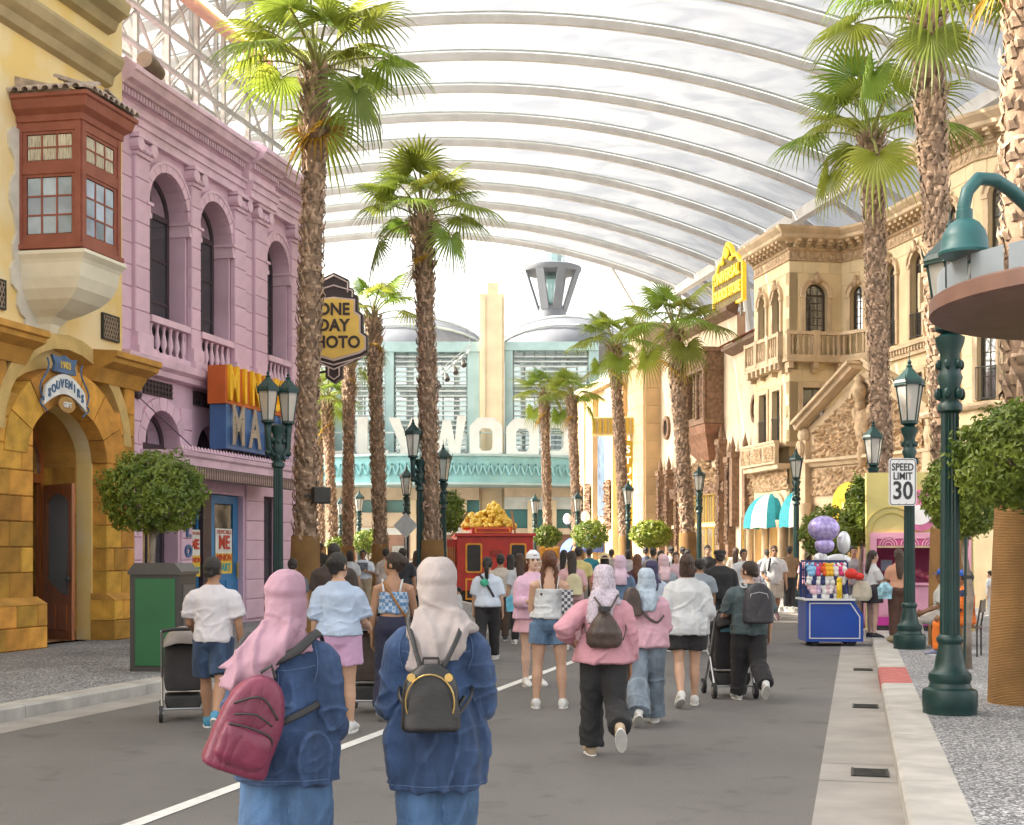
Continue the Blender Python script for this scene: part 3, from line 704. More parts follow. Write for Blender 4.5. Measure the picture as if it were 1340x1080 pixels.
# tiles along the little roof edge
tile = mat('pale_roof_tile',(.45,.36,.29),.9,.3,5,.3,20,rand=.2); tme = None
for i in range(3):
    a, b = face_pts(i); L = (b-a).length; d = (b-a)/L; nrm = V((d.y,-d.x,0)); n = max(2, round((L+.3)/.17))
    for k in range(n):
        p0 = a+d*(-.15+(L+.3)*(k+.5)/n)+nrm*.3
        up = MB(); rs = []
        for t in range(4):
            cpt = p0-nrm*(.24*t)+V((0,0,zb1+.42+.09*t)); r0 = .085-.004*t
            rs.append([cpt+d*(r0*cos(pi*j/6))+V((0,0,r0*1.0*sin(pi*j/6))) for j in range(7)]+[cpt+d*((r0-.02)*cos(pi*j/6))+V((0,0,(r0-.02)*sin(pi*j/6))) for j in range(6,-1,-1)])
        up.rings(rs).build('roof_tile', tile, ori)
mb = MB(); mb.add([(bx0-.1,0,zb1+.75),(bx0-.1,-bo-.1,zb1+.41),(bx1+.1,-bo-.1,zb1+.41),(bx1+.3,0,zb1+.75),(bx0-.1,0,zb1+.4),(bx1+.3,0,zb1+.4)], [(0,1,2,3),(0,4,1),(3,2,5),(1,4,5,2)]); mb.build('roof_bed', tile, ori)
MB().lathe([(.05,0),(.07,.08),(.03,.16),(.05,.22),(.0,.32)], (3.75,-.55,zb1+.6), 8).build('finial', irn, ori)
# plaster bowl below, with moulding and fretwork apron against the wall
mb = MB(); prof = [(1.06,6.63),(1.1,6.58),(1.1,6.52),(1.02,6.46),(1.0,6.44)]
rs = []
cx = 3.86
for (f_, z) in ((1.08,6.62),(1.1,6.56),(1.03,6.48),(1.0,6.42),(.97,6.2),(.9,6.02),(.76,5.86),(.55,5.72),(.34,5.62),(.24,5.52),(.2,5.40),(.16,5.3)):
    rs.append([((x-cx)*f_+cx, y*f_-.0, z) for x, y in plan])
mb.rings(rs); mb.build('bowl_corbel', creamp, ori)
out = []
ol = [(0,5.12),(.14,5.22),(.2,5.36),(.3,5.42),(.42,5.34),(.52,5.4),(.5,5.55),(.62,5.6),(.72,5.74),(.7,5.95),(.86,6.05),(.9,6.3),(.8,6.45),(.84,6.7),(.74,6.9),(.8,7.2),(.92,7.4),(.9,7.7),(.76,7.9),(.78,8.1),(.92,8.25),(.96,8.5),(.82,8.62),(.6,8.6)]
poly = [(cx-x, z) for x, z in ol]+[(cx+x*.85, z) for x, z in reversed(ol[1:])]
MB().prism(poly, -.05, .0).build('fretwork', mat('pale_plaster',(.62,.58,.50),.75,.1,3,.1,20), ori)
# shop name plaque over the arch
SG = thing('scroll_sign', 'small white and blue scroll plaque with year over the stone doorway', 'sign', PA(16,-13.3,0), frame_rz(dA))
cx = (dx0+dx1)/2; scw = mat('sign_white',(.68,.68,.66),.5); scb = mat('sign_navy',(.06,.13,.25),.5,.2,6); 
mb = MB(); P1 = [(cx-.72+1.44*i/12, 4.52+.32*sin(pi*i/12)) for i in range(13)]; P2 = [(cx+.78-1.56*i/12, 4.12+.30*sin(pi*i/12)) for i in range(13)]
mb.prism(P1+P2, -.44, -.38).build('scroll', scw, SG)
mb = MB(); mb.prism([(cx-.42,4.86),(cx+.42,4.86),(cx+.36,5.02),(cx+.46,5.2),(cx+.2,5.17),(cx,5.24),(cx-.2,5.17),(cx-.46,5.2),(cx-.36,5.02)], -.42, -.36).build('ribbon', scb, SG)
mb = MB(); mb.prism([(cx+.3*cos(2*pi*i/16), 4.2+.17*sin(2*pi*i/16)) for i in range(16)], -.47, -.44).build('oval', mat('sign_tan',(.4,.22,.06),.6), SG)
text('1903', .2, mat('sign_gold',(.6,.42,.1),.5), SG, (cx,-.43,5.02), .006, .008)
text('GIFT', .15, scw, SG, (cx,-.48,4.19), .006, .006)
for i, ch in enumerate('SOUVENIRS'):
    t = (i+.5)/9; text(ch, .24, scb, SG, (cx-.68+1.36*t,-.45,4.33+.31*sin(pi*t)), .008, .008, .8)
for s_ in (-1,1):
    mb = MB(); mb.tube([(cx+s_*(.74+.16*sin(t*.8)),-.42,4.2+.13*t+.0) for t in range(8)], .02, 6)
    mb.tube([(cx+s_*(.78-.12*cos(t*.9)),-.42,4.0+.05*t) for t in range(8)], .018, 6)
    mb.build('iron_scrollwork', scb, SG)
_R = Matrix.Rotation(frame_rz(dA),3,'Z'); SG.scale = (.8,.8,.8); SG.location = PA(16,-13.3,0)+_R @ V(((cx-.28)-.8*cx, -.08, 4.5-.8*4.6))
# lattice tower with bulbs behind the roofs
LT = thing('lattice_tower', 'grey steel lattice frame with a strip of bulbs above the pink roof', 'lattice', PA(26.2,-17,0), frame_rz(dA))
stl = mat('grey_steel',(.36,.35,.33),.6,.15,3)
mb = MB(); xs = [1.55*i for i in range(8)]; zs = [9+1.5*i for i in range(8)]
for yy in (0, 1.8):
    for x in xs: mb.bar((x,yy,6),(x,yy,19.8), .12)
    for z in zs: mb.bar((0,yy,z),(10.85,yy,z), .08)
    for i in range(7):
        for j in range(7):
            a = (xs[i],yy+.01,zs[j]); b = (xs[i+1],yy+.01,zs[j+1])
            if (i+j) % 2: a = (xs[i+1],yy+.01,zs[j]); b = (xs[i],yy+.01,zs[j+1])
            mb.bar(a, b, .06)
for x in xs:
    for z in zs[1:]: mb.bar((x,0,z),(x,1.8,z-1.5), .06)
mb.build('girder', stl, LT)
for k in range(3):
    MB().bar((-2,-.35,12.9+.95*k),(11,-.35,12.9+.95*k), .10).build('rail', stl, LT)
MB().bar((-2.2,-.5,15.9),(9.6,-.5,15.9), .28, .3).build('light_rail', mat('pink_rail',(.5,.28,.22),.6), LT)
bl = None; bm_ = mat('warm_bulb',(1,.72,.35),.4,emit=1.6)
for i in range(78):
    p = V((-2.1+.15*i,-.68,15.98))
    if bl is None: o = MB().ball((0,0,0), .06, 8, 5).build('bulb', bm_, LT, smooth=True); bl = o.data
    else: o = mk('bulb', bl, LT)
    o.location = p
# spotlight on the pink roof
SP = thing('roof_spotlight', 'dark cylindrical spotlight lying on the pink roof corner', 'spotlight', PA(23.3,-13.2,10.78), frame_rz(dA)+.1)
MB().tube([(-.3,0,.35),(-.1,0,.34),(.35,0,.3)], [.16,.18,.15], 12).build('housing', mat('bronze_lamp',(.16,.11,.07),.6,.2,6), SP, auto=40)
MB().bar((0,.0,0),(0,.0,.25), .06).build('bracket', irn, SP)
# ---------------- right-hand palazzo ----------------
cream = mat('cream_stone', (.74,.60,.38), .8, .10, 1.0, .12, 24, rand=.05, detail=8)
creamw = mat('cream_wall', (.71,.57,.35), .85, .12, .8, .1, 20, detail=8)
tan = mat('tan_stone', (.58,.44,.29), .8, .16, 1.5, .25, 25, detail=8)
tanc = mat('carved_tan_stone', (.46,.325,.20), .85, .25, 6, .6, 30, detail=6)
brownc = mat('carved_brown_stone', (.22,.135,.085), .85, .3, 6, .6, 30, detail=6)
plast = mat('peach_plaster', (.68,.54,.39), .85, .13, .8, .12, 16, detail=9)
winbr = mat('bronze_window', (.07,.05,.035), .5, .15, 6)
goldm = mat('gold_paint', (.62,.40,.05), .4, .12, 6, metal=.3)
amber = glass('amber_glass', (.9,.8,.6), .05, .3, (.35,.25,.14))
warm = mat('warm_interior', (.55,.36,.14), .8, .3, 1.5, emit=.35)
tilem = mat('clay_roof_tile', (.36,.15,.09), .85, .25, 4, .3, 20, rand=.2)
def relief(parent, poly, y, depth, m, name='carved_panel', n=46, seed=0, sc=4.0):
    xs = [p[0] for p in poly]; zs_ = [p[1] for p in poly]; x0, x1, z0, z1 = min(xs), max(xs), min(zs_), max(zs_)
    nx = n; nz = max(4, int(n*(z1-z0)/(x1-x0))); mb = MB(); keep = []
    def ins(p):
        c = False
        for i in range(len(poly)):
            (a, b), (e, f) = poly[i], poly[(i+1) % len(poly)]
            if (b > p[1]) != (f > p[1]) and p[0] < (e-a)*(p[1]-b)/(f-b)+a: c = not c
        return c
    vs_ = []
    for j in range(nz+1):
        for i in range(nx+1):
            x = x0+(x1-x0)*i/nx; z = z0+(z1-z0)*j/nz
            a = noise.noise(V((x*sc+seed, z*sc, 3.1))); b = noise.noise(V((x*sc*2.3, z*sc*2.3+seed, 7)))
            sw = sin(9*sc/4*(x+.25*a*2)+5*a)*cos(9*sc/4*(z+.3*b)+4*b)
            vs_.append((x, y-depth*max(0, .35+.55*sw+.5*b), z))
    fs = [(j*(nx+1)+i, j*(nx+1)+i+1, (j+1)*(nx+1)+i+1, (j+1)*(nx+1)+i) for j in range(nz) for i in range(nx) if ins((x0+(x1-x0)*(i+.5)/nx, z0+(z1-z0)*(j+.5)/nz))]
    return mb.add(vs_, fs).build(name, m, parent)
RB_ = thing('palazzo', 'cream stone palazzo with corner towers, balconies and bracketed cornice', 'building')
PTS = [(53.1,21),(49.4,21),(49.4,23.2),(47.9,24),(38.7,24),(38.7,21.1),(36,21.1),(34.5,21.9),(29.5,22.8)]
P_ = [PB(*p) for p in PTS]
def surround(x0, x1, z0, zs, arch=True, key=True, t=.16, m=None):
    m = m or tan; mb = MB()
    if arch:
        arch_ring(mb, x0, x1, zs, t, -.09, 0, 12, z0); arch_ring(mb, x0-t, x1+t, zs, .06, -.14, 0)
        mb.box(x0-t-.06,x0-.002,-.13,0,zs-.12,zs+.02).box(x1+.002,x1+t+.06,-.13,0,zs-.12,zs+.02)
        c = (x0+x1)/2; zt = zs+(x1-x0)/2
        o = mb.build('window_surround', m, RB_)
        if key:
            k = MB(); k.ball((c,-.15,zt+.14), (.15,.1,.2), 8, 6).ball((c-.16,-.12,zt+.08), .1, 8, 5).ball((c+.16,-.12,zt+.08), .1, 8, 5).ball((c,-.14,zt+.34), (.09,.08,.1), 8, 5)
            k.build('keystone', tanc, RB_)
    else:
        mb.box(x0-t,x0-.002,-.06,0,z0,zs+t).box(x1+.002,x1+t,-.06,0,z0,zs+t).box(x0-.001,x1+.001,-.06,0,zs+.002,zs+t)
        mb.build('window_surround', m, RB_)
def rail_guard(x0, x1, z0, z1):
    mb = MB(); mb.box(x0,x1,-.1,-.07,z1-.03,z1).box(x0,x1,-.1,-.07,z0,z0+.03); n = int((x1-x0)/.11)
    for i in range(n+1): x = x0+(x1-x0)*i/n; mb.box(x-.008,x+.008,-.095,-.079,z0,z1)
    mb.build('window_guard', irn, RB_)
def palazzo_face(i, third, second=(), bal=True, ground_holes=()):
    L = face(RB_, P_[i], P_[i+1]); holes = []; avoid = []
    for c, w2, z0, zs in third:
        holes.append(arch_poly(c-w2, c+w2, z0, zs)); avoid.append((c-w2-.24, c+w2+.24, z0-.3, zs+w2+.3))
    for c, w2, z0, z1 in second:
        holes.append([(c-w2,z0),(c+w2,z0),(c+w2,z1),(c-w2,z1)]); avoid.append((c-w2-.18, c+w2+.18, z0-.2, z1+.25))
    holes += list(ground_holes)
    MB().prism([(0,0),(L,0),(L,13.95),(0,13.95)], 0, .35, holes).build('wall', creamw, RB_)
    blocks(RB_, [(.0,L)], 10.55, 13.25, .45, cream, 0, .02, .95, .012, avoid=avoid)
    blocks(RB_, [(.0,L)], 6.15, 9.0, .475, cream, 0, .02, .95, .012, avoid=avoid)
    for c, w2, z0, zs in third:
        surround(c-w2, c+w2, z0, zs)
        window(RB_, c-w2+.01, c+w2-.01, z0, zs, winbr, .16, True, 3 if w2 > .4 else 2, 5, .06, winglass, .03, curt)
    for c, w2, z0, z1 in second:
        surround(c-w2, c+w2, z0, z1, False)
        window(RB_, c-w2+.01, c+w2-.01, z0, z1, winbr, .16, False, 2, 3, .06, winglass, .03, curt)
        rail_guard(c-w2-.03, c+w2+.03, z0+.05, z0+1.0)
    return L
palazzo_face(0, [(1.0,.36,10.5,11.95),(2.5,.36,10.5,11.95)], [(1.05,.4,6.2,8.3),(2.45,.4,6.2,8.3)], ground_holes=[arch_poly(.35,1.55,.13,3.4), arch_poly(2.0,3.2,.13,3.4)])
for k in range(7): MB().box(.4+2.9*k/6,.55+2.9*k/6,-.5,0,9.02,9.26).build('balcony_bracket', tan, RB_)
for x0, x1 in ((.35,1.55),(2.0,3.2)):
    MB().box(x0,x1,.3,.33,.13,4.0).build('lit_doorway', warm, RB_)
    mb = MB(); arch_ring(mb, x0, x1, 3.4, .2, -.12, 0, 12, .13); mb.build('arch_surround', tan, RB_)
L1 = palazzo_face(1, [(1.1,.46,10.5,11.95)], [(1.05,.5,6.2,8.3)])
L2 = palazzo_face(2, [(.75,.3,10.5,11.95)])
L3 = palazzo_face(3, [(1.1,.42,9.6,12.3),(3.1,.42,9.6,12.3),(5.1,.42,9.6,12.3),(7.3,.42,9.6,12.3)], [(1.1,.42,6.2,8.3),(3.1,.42,6.2,8.3),(5.1,.42,6.2,8.3),(7.3,.42,6.2,8.3)])
for c in (1.1,3.1,5.1,7.3): rail_guard(c-.45, c+.45, 9.62, 10.5)
mb = MB()
for k in range(40): mb.box(.1+k*.225,.22+k*.225,-.24,0,9.12,9.3)
mb.box(0,L3,-.3,0,9.3,9.42).box(0,L3,-.16,0,8.98,9.12); mb.build('dentil_course', tan, RB_)
palazzo_face(4, []); palazzo_face(5, [(1.4,.42,10.5,11.95)], [(1.4,.42,6.2,8.3)])
palazzo_face(6, [(.85,.36,10.6,12.2)], [(.42,.3,6.2,8.35),(1.25,.3,6.2,8.35)])
palazzo_face(7, [(1.5,.42,10.6,12.1)], [(1.5,.42,6.2,8.3)])
FRAME.pop(RB_.name, None)
XY = [(p.x, p.y) for p in P_]
def sweep(prof, name, m, pts=XY): mb = MB(); profile_path(mb, prof, pts); return mb.build(name, m, RB_)
sweep([(-.02,13.28),(.06,13.28),(.06,13.32),(.02,13.36),(.02,13.66),(.08,13.7),(.1,13.78),(-.02,13.78)], 'frieze', tanc)
sweep([(-.3,13.94),(.14,13.94),(.16,14.02),(.5,14.06),(.56,14.1),(.56,14.22),(.62,14.28),(.72,14.4),(.74,14.5),(-.3,14.56)], 'cornice', tan)
sweep([(-.02,5.95),(.2,5.98),(.26,6.06),(.26,6.14),(-.02,6.16)], 'string_course', tan)
br = None; rl = None
for i in range(len(P_)-1):
    L = face(RB_, P_[i], P_[i+1])
    for k in range(max(2, round(L/.42))):
        x = (k+.5)*L/max(2, round(L/.42))
        if br is None:
            o = MB().box(-.09,.09,-.48,0,13.96,14.055).box(-.08,.08,-.34,0,13.86,13.96).box(-.07,.07,-.2,0,13.78,13.86).build('cornice_bracket', tan, RB_); br = o.data; put(o, (x,0,0))
        else: mk('cornice_bracket', br, RB_, (x,0,0))
    for k in range(max(2, round(L/.3))):
        x = (k+.5)*L/max(2, round(L/.3))
        if rl is None:
            q = MB(); q.ball((0,-.03,13.51), (.06,.03,.11), 6, 4).ball((.09,-.03,13.51), (.035,.03,.05), 6, 4); o = q.build('frieze_rosette', tan, RB_); rl = o.data; put(o, (x,0,0))
        else: mk('frieze_rosette', rl, RB_, (x,0,0))
# balconies of the two towers
def balcony(i, x0, x1, out=.45):
    face(RB_, P_[i], P_[i+1])
    MB().box(x0,x1,-out,-.001,9.26,9.38).build('balcony_floor', tan, RB_)
    n = max(1, round((x1-x0)/1.1)); stp = (x1-x0)/n
    for k in range(n): balustrade(RB_, x0+k*stp+.003, x0+(k+1)*stp-.003, 9.385, 10.45, tan, -out, -out+.18, 4, .14)
    for k in range(n+1): 
        x = min(max(x0+.2, x0+k*stp), x1-.2); MB().box(x-.1,x+.1,-out+.05,0,9.0,9.259).box(x-.08,x+.08,-out+.2,0,8.85,8.99).build('balcony_bracket', tan, RB_)
balcony(0, 0, 3.65); balcony(1, -.3, 2.2); balcony(2, .1, 1.6); balcony(6, 0, 1.7); balcony(5, .2, 2.6)
# low carved balcony between the floors
face(RB_, P_[0], P_[1])
for k in range(3):
    x0 = .02+k*1.23; MB().box(x0,x0+1.2,-.62,-.44,5.3,6.1).build('parapet_panel', tan, RB_); relief(RB_, [(x0+.1,5.4),(x0+1.1,5.4),(x0+1.1,6.0),(x0+.1,6.0)], -.622, .07, tanc, n=22, seed=k)
MB().box(0,3.7,-.5,-.0,5.1,5.3).box(0,3.7,-.66,-.4,6.1,6.2).build('ledge', tan, RB_)
relief(RB_, [(0,4.3),(3.7,4.3),(3.7,5.1),(0,5.1)], -.02, .16, tanc, n=50, seed=9)
for x in (.1,1.78,3.45):
    MB().lathe([(.2,0),(.2,.25),(.15,.3),(.13,2.6),(.2,2.7),(.22,2.95)], (x,-.25,.13), 12).build('column', tan, RB_, auto=40)
# striped awnings over the doors
aw_t = mat('awning_teal',(.02,.30,.36),.7,.1,6); aw_w = mat('awning_white',(.72,.70,.64),.7,.08,6)
for j, (fi, xc, R) in enumerate(((0,1.9,1.3),(1,.3,.75))):
    n = 5; face(RB_, P_[fi], P_[fi+1])
    root = None
    for k in range(n):
        a0, a1 = pi*k/n, pi*(k+1)/n; mb = MB(); g = []
        for t in range(6):
            ph = pi/2*t/5
            for a in (a0, (a0+a1)/2, a1): g.append((xc-R*cos(a)*cos(ph), -1.1*sin(a)*cos(ph)-.01, 2.95+1.25*sin(ph)))
        fs = [(t*3+q, t*3+q+1, t*3+q+4, t*3+q+3) for t in range(5) for q in range(2)]
        for t in range(2):
            pass
        mb.add(g, fs)
        b = g[:3]; mb.add(b+[(p[0]*1.0, p[1]*1.01, p[2]-.2+(.05 if q == 1 else 0)) for q, p in enumerate(b)], [(0,1,4,3),(1,2,5,4)])
        o = mb.build('awning_stripe', aw_t if k % 2 == 0 else aw_w, RB_)
FRAME.pop(RB_.name, None)
# carved portal
PO = thing('carved_portal', 'carved stone entrance portal with a gabled relief front between the towers', 'portal')
pl, pr = at(1056, 50.5), at(1222, 44.8); L = face(PO, pl, pr); c = L/2
gable = [(0,6.55),(c,8.35),(L,6.55)]
MB().prism([(0,0),(L,0),(L,6.45),(c,8.25),(0,6.45)], 0, .8, [arch_poly(.7,1.9,.13,2.7), arch_poly(c-.75,c+.75,.13,3.5), arch_poly(L-1.9,L-.7,.13,2.7)]).build('wall', tan, PO)
relief(PO, [(.45,5.3),(L-.45,5.3),(L-.45,6.3),(c,7.85),(.45,6.3)], -.02, .2, tanc, n=70, seed=3, sc=5)
for a, b in (((-.25,6.5),(c-.35,8.45)),((L+.25,6.5),(c+.35,8.45))):
    mb = MB(); mb.bar((a[0],-.2,a[1]),(b[0],-.2,b[1]), .5, .22).bar((a[0],-.28,a[1]+.14),(b[0],-.28,b[1]+.14), .66, .1); mb.build('raking_cornice', tan, PO)
mb = MB(); mb.lathe([(.1,0),(.2,.25),(.28,.5),(.22,.7),(.12,.8),(.2,.95),(.06,1.1)], (c,-.35,7.0), 12); mb.build('urn', tanc, PO, smooth=True)
mb = MB(); arch_ring(mb, c-.55, c+.55, 7.3, .12, -.25, -.02, 12); mb.build('niche', tan, PO)
mb = MB(); mb.ball((c,-.2,6.3), (.34,.22,.7), 12, 8).ball((c-.35,-.15,6.75), (.22,.15,.3), 8, 6).ball((c+.35,-.15,6.75), (.22,.15,.3), 8, 6).ball((c,-.2,5.3), (.2,.2,.5), 10, 6).ball((c,-.3,7.05), (.2,.2,.25), 8, 6); mb.build('shield', tanc, PO, smooth=True)
mb = MB(); profile_run(mb, [(0,4.95),(-.12,4.98),(-.2,5.1),(-.34,5.15),(-.34,5.26),(0,5.28)], -.1, L+.1); mb.build('entablature', tan, PO)
relief(PO, [(.2,3.9),(L-.2,3.9),(L-.2,4.9),(.2,4.9)], -.01, .15, tanc, n=70, seed=5, sc=5)
for x0, x1, zs in ((.7,1.9,2.7),(c-.75,c+.75,3.5),(L-1.9,L-.7,2.7)):
    mb = MB(); arch_ring(mb, x0, x1, zs, .22, -.16, -.0, 12, .13); mb.build('arch_surround', tan, PO)
    MB().box(x0,x1,.75,.8,.13,zs+.8).build('lit_doorway', warm, PO)
for x in (.25,2.25,L-2.25,L-.25):
    MB().lathe([(.22,0),(.22,.3),(.16,.36),(.14,3.0),(.22,3.1),(.26,3.5)], (x,-.3,.13), 12).build('column', tan, PO, auto=40)
for x in (-.05, L+.05):
    q = MB(); q.box(x-.3,x+.3,-.3,.3,0,5.2).box(x-.24,x+.24,-.24,.24,5.2,6.0).ball((x,-.1,6.2), (.25,.25,.3), 10, 6).ball((x,-.3,5.7), (.2,.15,.3), 8, 6); q.build('pier', tan, PO)
FRAME.pop(PO.name, None)
s_ = thing('round_sign', 'glowing yellow dome-shaped shop sign with an orange name board in the portal arch', 'sign', at(1108, 46.0, 0)-V((0,.6,0)), radians(-30))
ylit = mat('sign_lit_yellow',(.80,.56,.06),.5,.25,4,emit=.12)
mb = MB(); ol = [(-.62,2.95)]+[(.62*cos(pi-pi*i/14), 3.45+.72*sin(pi*i/14)) for i in range(15)]+[(.62,2.95)]
mb.prism(ol, -.12, .12).build('dome_panel', ylit, s_)
MB().cbox(-.85,.7,-.2,.1,2.45,2.94,.03).build('name_board', mat('sign_amber',(.75,.32,.02),.5,.1,4,emit=.1), s_)
text('STORE', .34, mat('sign_red',(.35,.05,.02),.5), s_, (.05,-.22,2.7), .01, .01)
text('ES', .62, mat('sign_pale',(.8,.68,.35),.5,emit=.15), s_, (.0,-.15,3.2), .02, .02)
MB().tube([(0,0,.13),(0,0,2.45)], .06, 8).build('post', goldm, s_)

# ---------------- plaster theatre block ----------------
TB = thing('plaster_building', 'peach plaster building with carved brown bay window and gilded shop front', 'building')
q0, q1, q2 = PB(68.5,21.8), PB(57.2,21.8), PB(53.15,21.6)
L = face(TB, q0, q1)
MB().prism([(0,0),(L,0),(L,12.7),(0,12.7)], 0, .4, [[(2.2,.13),(10.2,.13),(10.2,4.9),(2.2,4.9)]]).build('wall', plast, TB)
mb = MB(); profile_run(mb, [(0,12.55),(-.15,12.6),(-.5,12.75),(-.55,12.9),(.1,13.3)], -.1, L+.05); mb.build('eaves', mat('brown_eaves',(.2,.13,.09),.8,.2,4), TB)
# bay window of carved brown stone
b0, b1 = 5.6, 9.6
MB().prism([(b0,7.9),(b1,7.9),(b1,11.2),(b0,11.2)], -.85, -.001, [arch_poly(b0+1.15,b1-1.15,8.2,9.9,12,.95)]).build('bay', brownc, TB)
relief(TB, [(b0,10.45),(b1,10.45),(b1,11.15),(b0,11.15)], -.852, .12, brownc, n=40, seed=1)
for a in (b0+.1, b1-.95): relief(TB, [(a,8.2),(a+.85,8.2),(a+.85,10.3),(a,10.3)], -.852, .1, brownc, n=20, seed=2)
mb = MB()
for x in (b0+.05,b0+1.02,b1-1.02,b1-.05): mb.tube([(x,-.95,8.0),(x,-.95,10.4)], .09, 8)
mb.box(b0-.08,b1+.08,-1.0,-.02,10.3,10.44).box(b0-.1,b1+.1,-1.05,-.02,11.15,11.35).box(b0-.08,b1+.08,-1.0,-.02,7.82,8.05); mb.build('bay_trim', brownc, TB)
window(TB, b0+1.16, b1-1.16, 8.22, 9.9, winbr, -.6, True, 4, 4, .05, amber, .03, rise=.94)
mb = MB(); cxb = (b0+b1)/2
mb.rings([[(cxb-h_,-.02,z),(cxb-h_,-d_,z),(cxb+h_,-d_,z),(cxb+h_,-.02,z)] for h_, d_, z in ((2.05,.95,7.8),(2.0,.9,7.4),(1.6,.7,7.1),(1.2,.5,6.6),(.7,.25,6.2))]); mb.build('bay_corbel', mat('red_brown_stone',(.24,.12,.07),.8,.2,4,.3,20), TB)
for xr, zr in ((2.2,8.2),(3.9,8.3)):
    pass
for xr in (1.2,):
    mb = MB(); mb.prism([(xr+.5*cos(2*pi*i/20), 8.4+.62*sin(2*pi*i/20)) for i in range(20)], -.14, 0, [[(xr+.32*cos(2*pi*i/20), 8.4+.42*sin(2*pi*i/20)) for i in range(20)]]); o = mb.build('round_window', brownc, TB)
    MB().prism([(xr+.33*cos(2*pi*i/16), 8.4+.43*sin(2*pi*i/16)) for i in range(16)], -.05, -.01).build('pane', winglass, o)
# carved screens, pilasters with finials
for x in (.6,2.0,3.6,9.75,10.9):
    z1 = 5.9+(.9 if x > 9 and x < 10 else 0)
    mb = MB(); mb.box(x-.2,x+.2,-.35,0,1.9,z1).box(x-.28,x+.28,-.42,0,z1,z1+.25).box(x-.24,x+.24,-.38,0,1.6,1.9); mb.lathe([(.1,0),(.14,.2),(.06,.5),(.0,.75)], (x,-.2,z1+.25), 8); mb.build('carved_pilaster', brownc, TB)
    relief(TB, [(x-.2,2.2),(x+.2,2.2),(x+.2,z1-.1),(x-.2,z1-.1)], -.352, .09, brownc, n=10, seed=x)
relief(TB, [(.8,3.0),(1.8,3.0),(1.9,4.6),(1.6,5.0),(1.3,5.7),(1.0,5.0),(.75,4.6)], -.05, .3, brownc, n=24, seed=4, sc=3)
cre = [(3.9,4.95)]+[(3.9+.2*i, 5.35+.35*abs(sin(i*.75))+.9*math.exp(-((i-15)/7)**2)) for i in range(29)]+[(9.6,4.95)]
relief(TB, cre, -.06, .35, tanc, n=70, seed=6, sc=3)
relief(TB, [(2.2,4.6),(10.2,4.6),(10.2,5.1),(2.2,5.1)], -.2, .15, brownc, n=70, seed=7)
# gilded shop front
MB().box(2.2,10.2,.9,.95,.13,4.9).build('lit_shop', warm, TB)
for k in range(8):
    x = 2.2+k*1.0; window(TB, x+.02, x+.98, 3.25, 4.6, goldm, -.02, False, 3, 1, .05, amber, .03); window(TB, x+.02, x+.98, .3, 3.05, goldm, -.02, False, 1, 1, .06, amber, .04)
MB().box(2.2,10.2,-.14,-.02,3.06,3.24).box(2.2,10.2,-.1,.05,.13,.29).build('transom', mat('pale_marble',(.6,.48,.3),.5,.2,3), TB)
L = face(TB, q1, q2)
MB().prism([(0,0),(L,0),(L,11.2),(0,11.2)], -.02, .4, [[(.6,.13),(3.6,.13),(3.6,3.4),(.6,3.4)]]).build('wall', plast, TB)
MB().box(.6,3.6,.5,.55,.13,3.4).build('lit_shop', warm, TB)
for k in range(2): window(TB, .62+1.5*k, 2.08+1.5*k, .2, 3.35, goldm, .05, False, 2, 1, .08, amber, .04)
mb = MB(); mb.add([(-.6,-.6,11.1),(L+.1,-.6,11.1),(L+.1,1.6,12.2),(-.6,1.6,12.2)], [(0,1,2,3)]); mb.build('roof_bed', tilem, TB)
mb = MB(); profile_run(mb, [(0,10.75),(-.2,10.8),(-.55,10.95),(-.6,11.1),(0,11.1)], -.55, L+.05); mb.build('eaves', MATS['brown_eaves'], TB)
tm = None
for k in range(24):
    if tm is None:
        t_ = MB(); t_.rings([[( .1*cos(pi*j/5), -.66+y, 11.1+.5*(y)*1.0+.1*sin(pi*j/5)) for j in range(6)] for y in (0,1.1,2.2)], cap=False); o = t_.build('roof_tile', tilem, TB); tm = o.data; put(o, (-.5,0,0))
    else: mk('roof_tile', tm, TB, (-.5+k*.2,0,0))
MB().box(.5,L,1.7,4,11,13.6).build('attic', mat('terracotta_wall',(.45,.25,.14),.85,.2,2), TB)
mb = MB(); mb.add([(.1,1.1,13.4),(L+.2,1.1,13.4),(L-.5,2.8,14.6),(.9,2.8,14.6)], [(0,1,2,3)]); mb.build('roof_bed', tilem, TB)
for k in range(20):
    if k == 0:
        t_ = MB(); t_.rings([[( .1*cos(pi*j/5), 1.05+y, 13.38+.68*y+.1*sin(pi*j/5)) for j in range(6)] for y in (0,.8,1.6)], cap=False); o = t_.build('roof_tile', tilem, TB); tm = o.data; put(o, (.25,0,0))
    else: mk('roof_tile', tm, TB, (.25+k*.2,0,0))
mb = MB(); xr = 2.9; mb.prism([(xr+.5*cos(2*pi*i/20), 8.0+.62*sin(2*pi*i/20)) for i in range(20)], -.2, -.021, [[(xr+.32*cos(2*pi*i/20), 8.0+.42*sin(2*pi*i/20)) for i in range(20)]]); o = mb.build('round_window', brownc, TB)
MB().prism([(xr+.33*cos(2*pi*i/16), 8.0+.43*sin(2*pi*i/16)) for i in range(16)], -.08, -.03).build('pane', winglass, o)
for x in (.15, 1.9):
    mb = MB(); z1 = 6.1; mb.box(x-.2,x+.2,-.35,-.021,3.0,z1).box(x-.28,x+.28,-.42,-.021,z1,z1+.25); mb.lathe([(.1,0),(.14,.2),(.06,.5),(.0,.75)], (x,-.25,z1+.25), 8); mb.build('carved_pilaster', brownc, TB)
relief(TB, [(2.2,3.6),(3.8,3.6),(3.8,5.2),(3.4,5.6),(3.0,5.3),(2.6,5.7),(2.2,5.2)], -.05, .3, tanc, n=30, seed=8, sc=3)
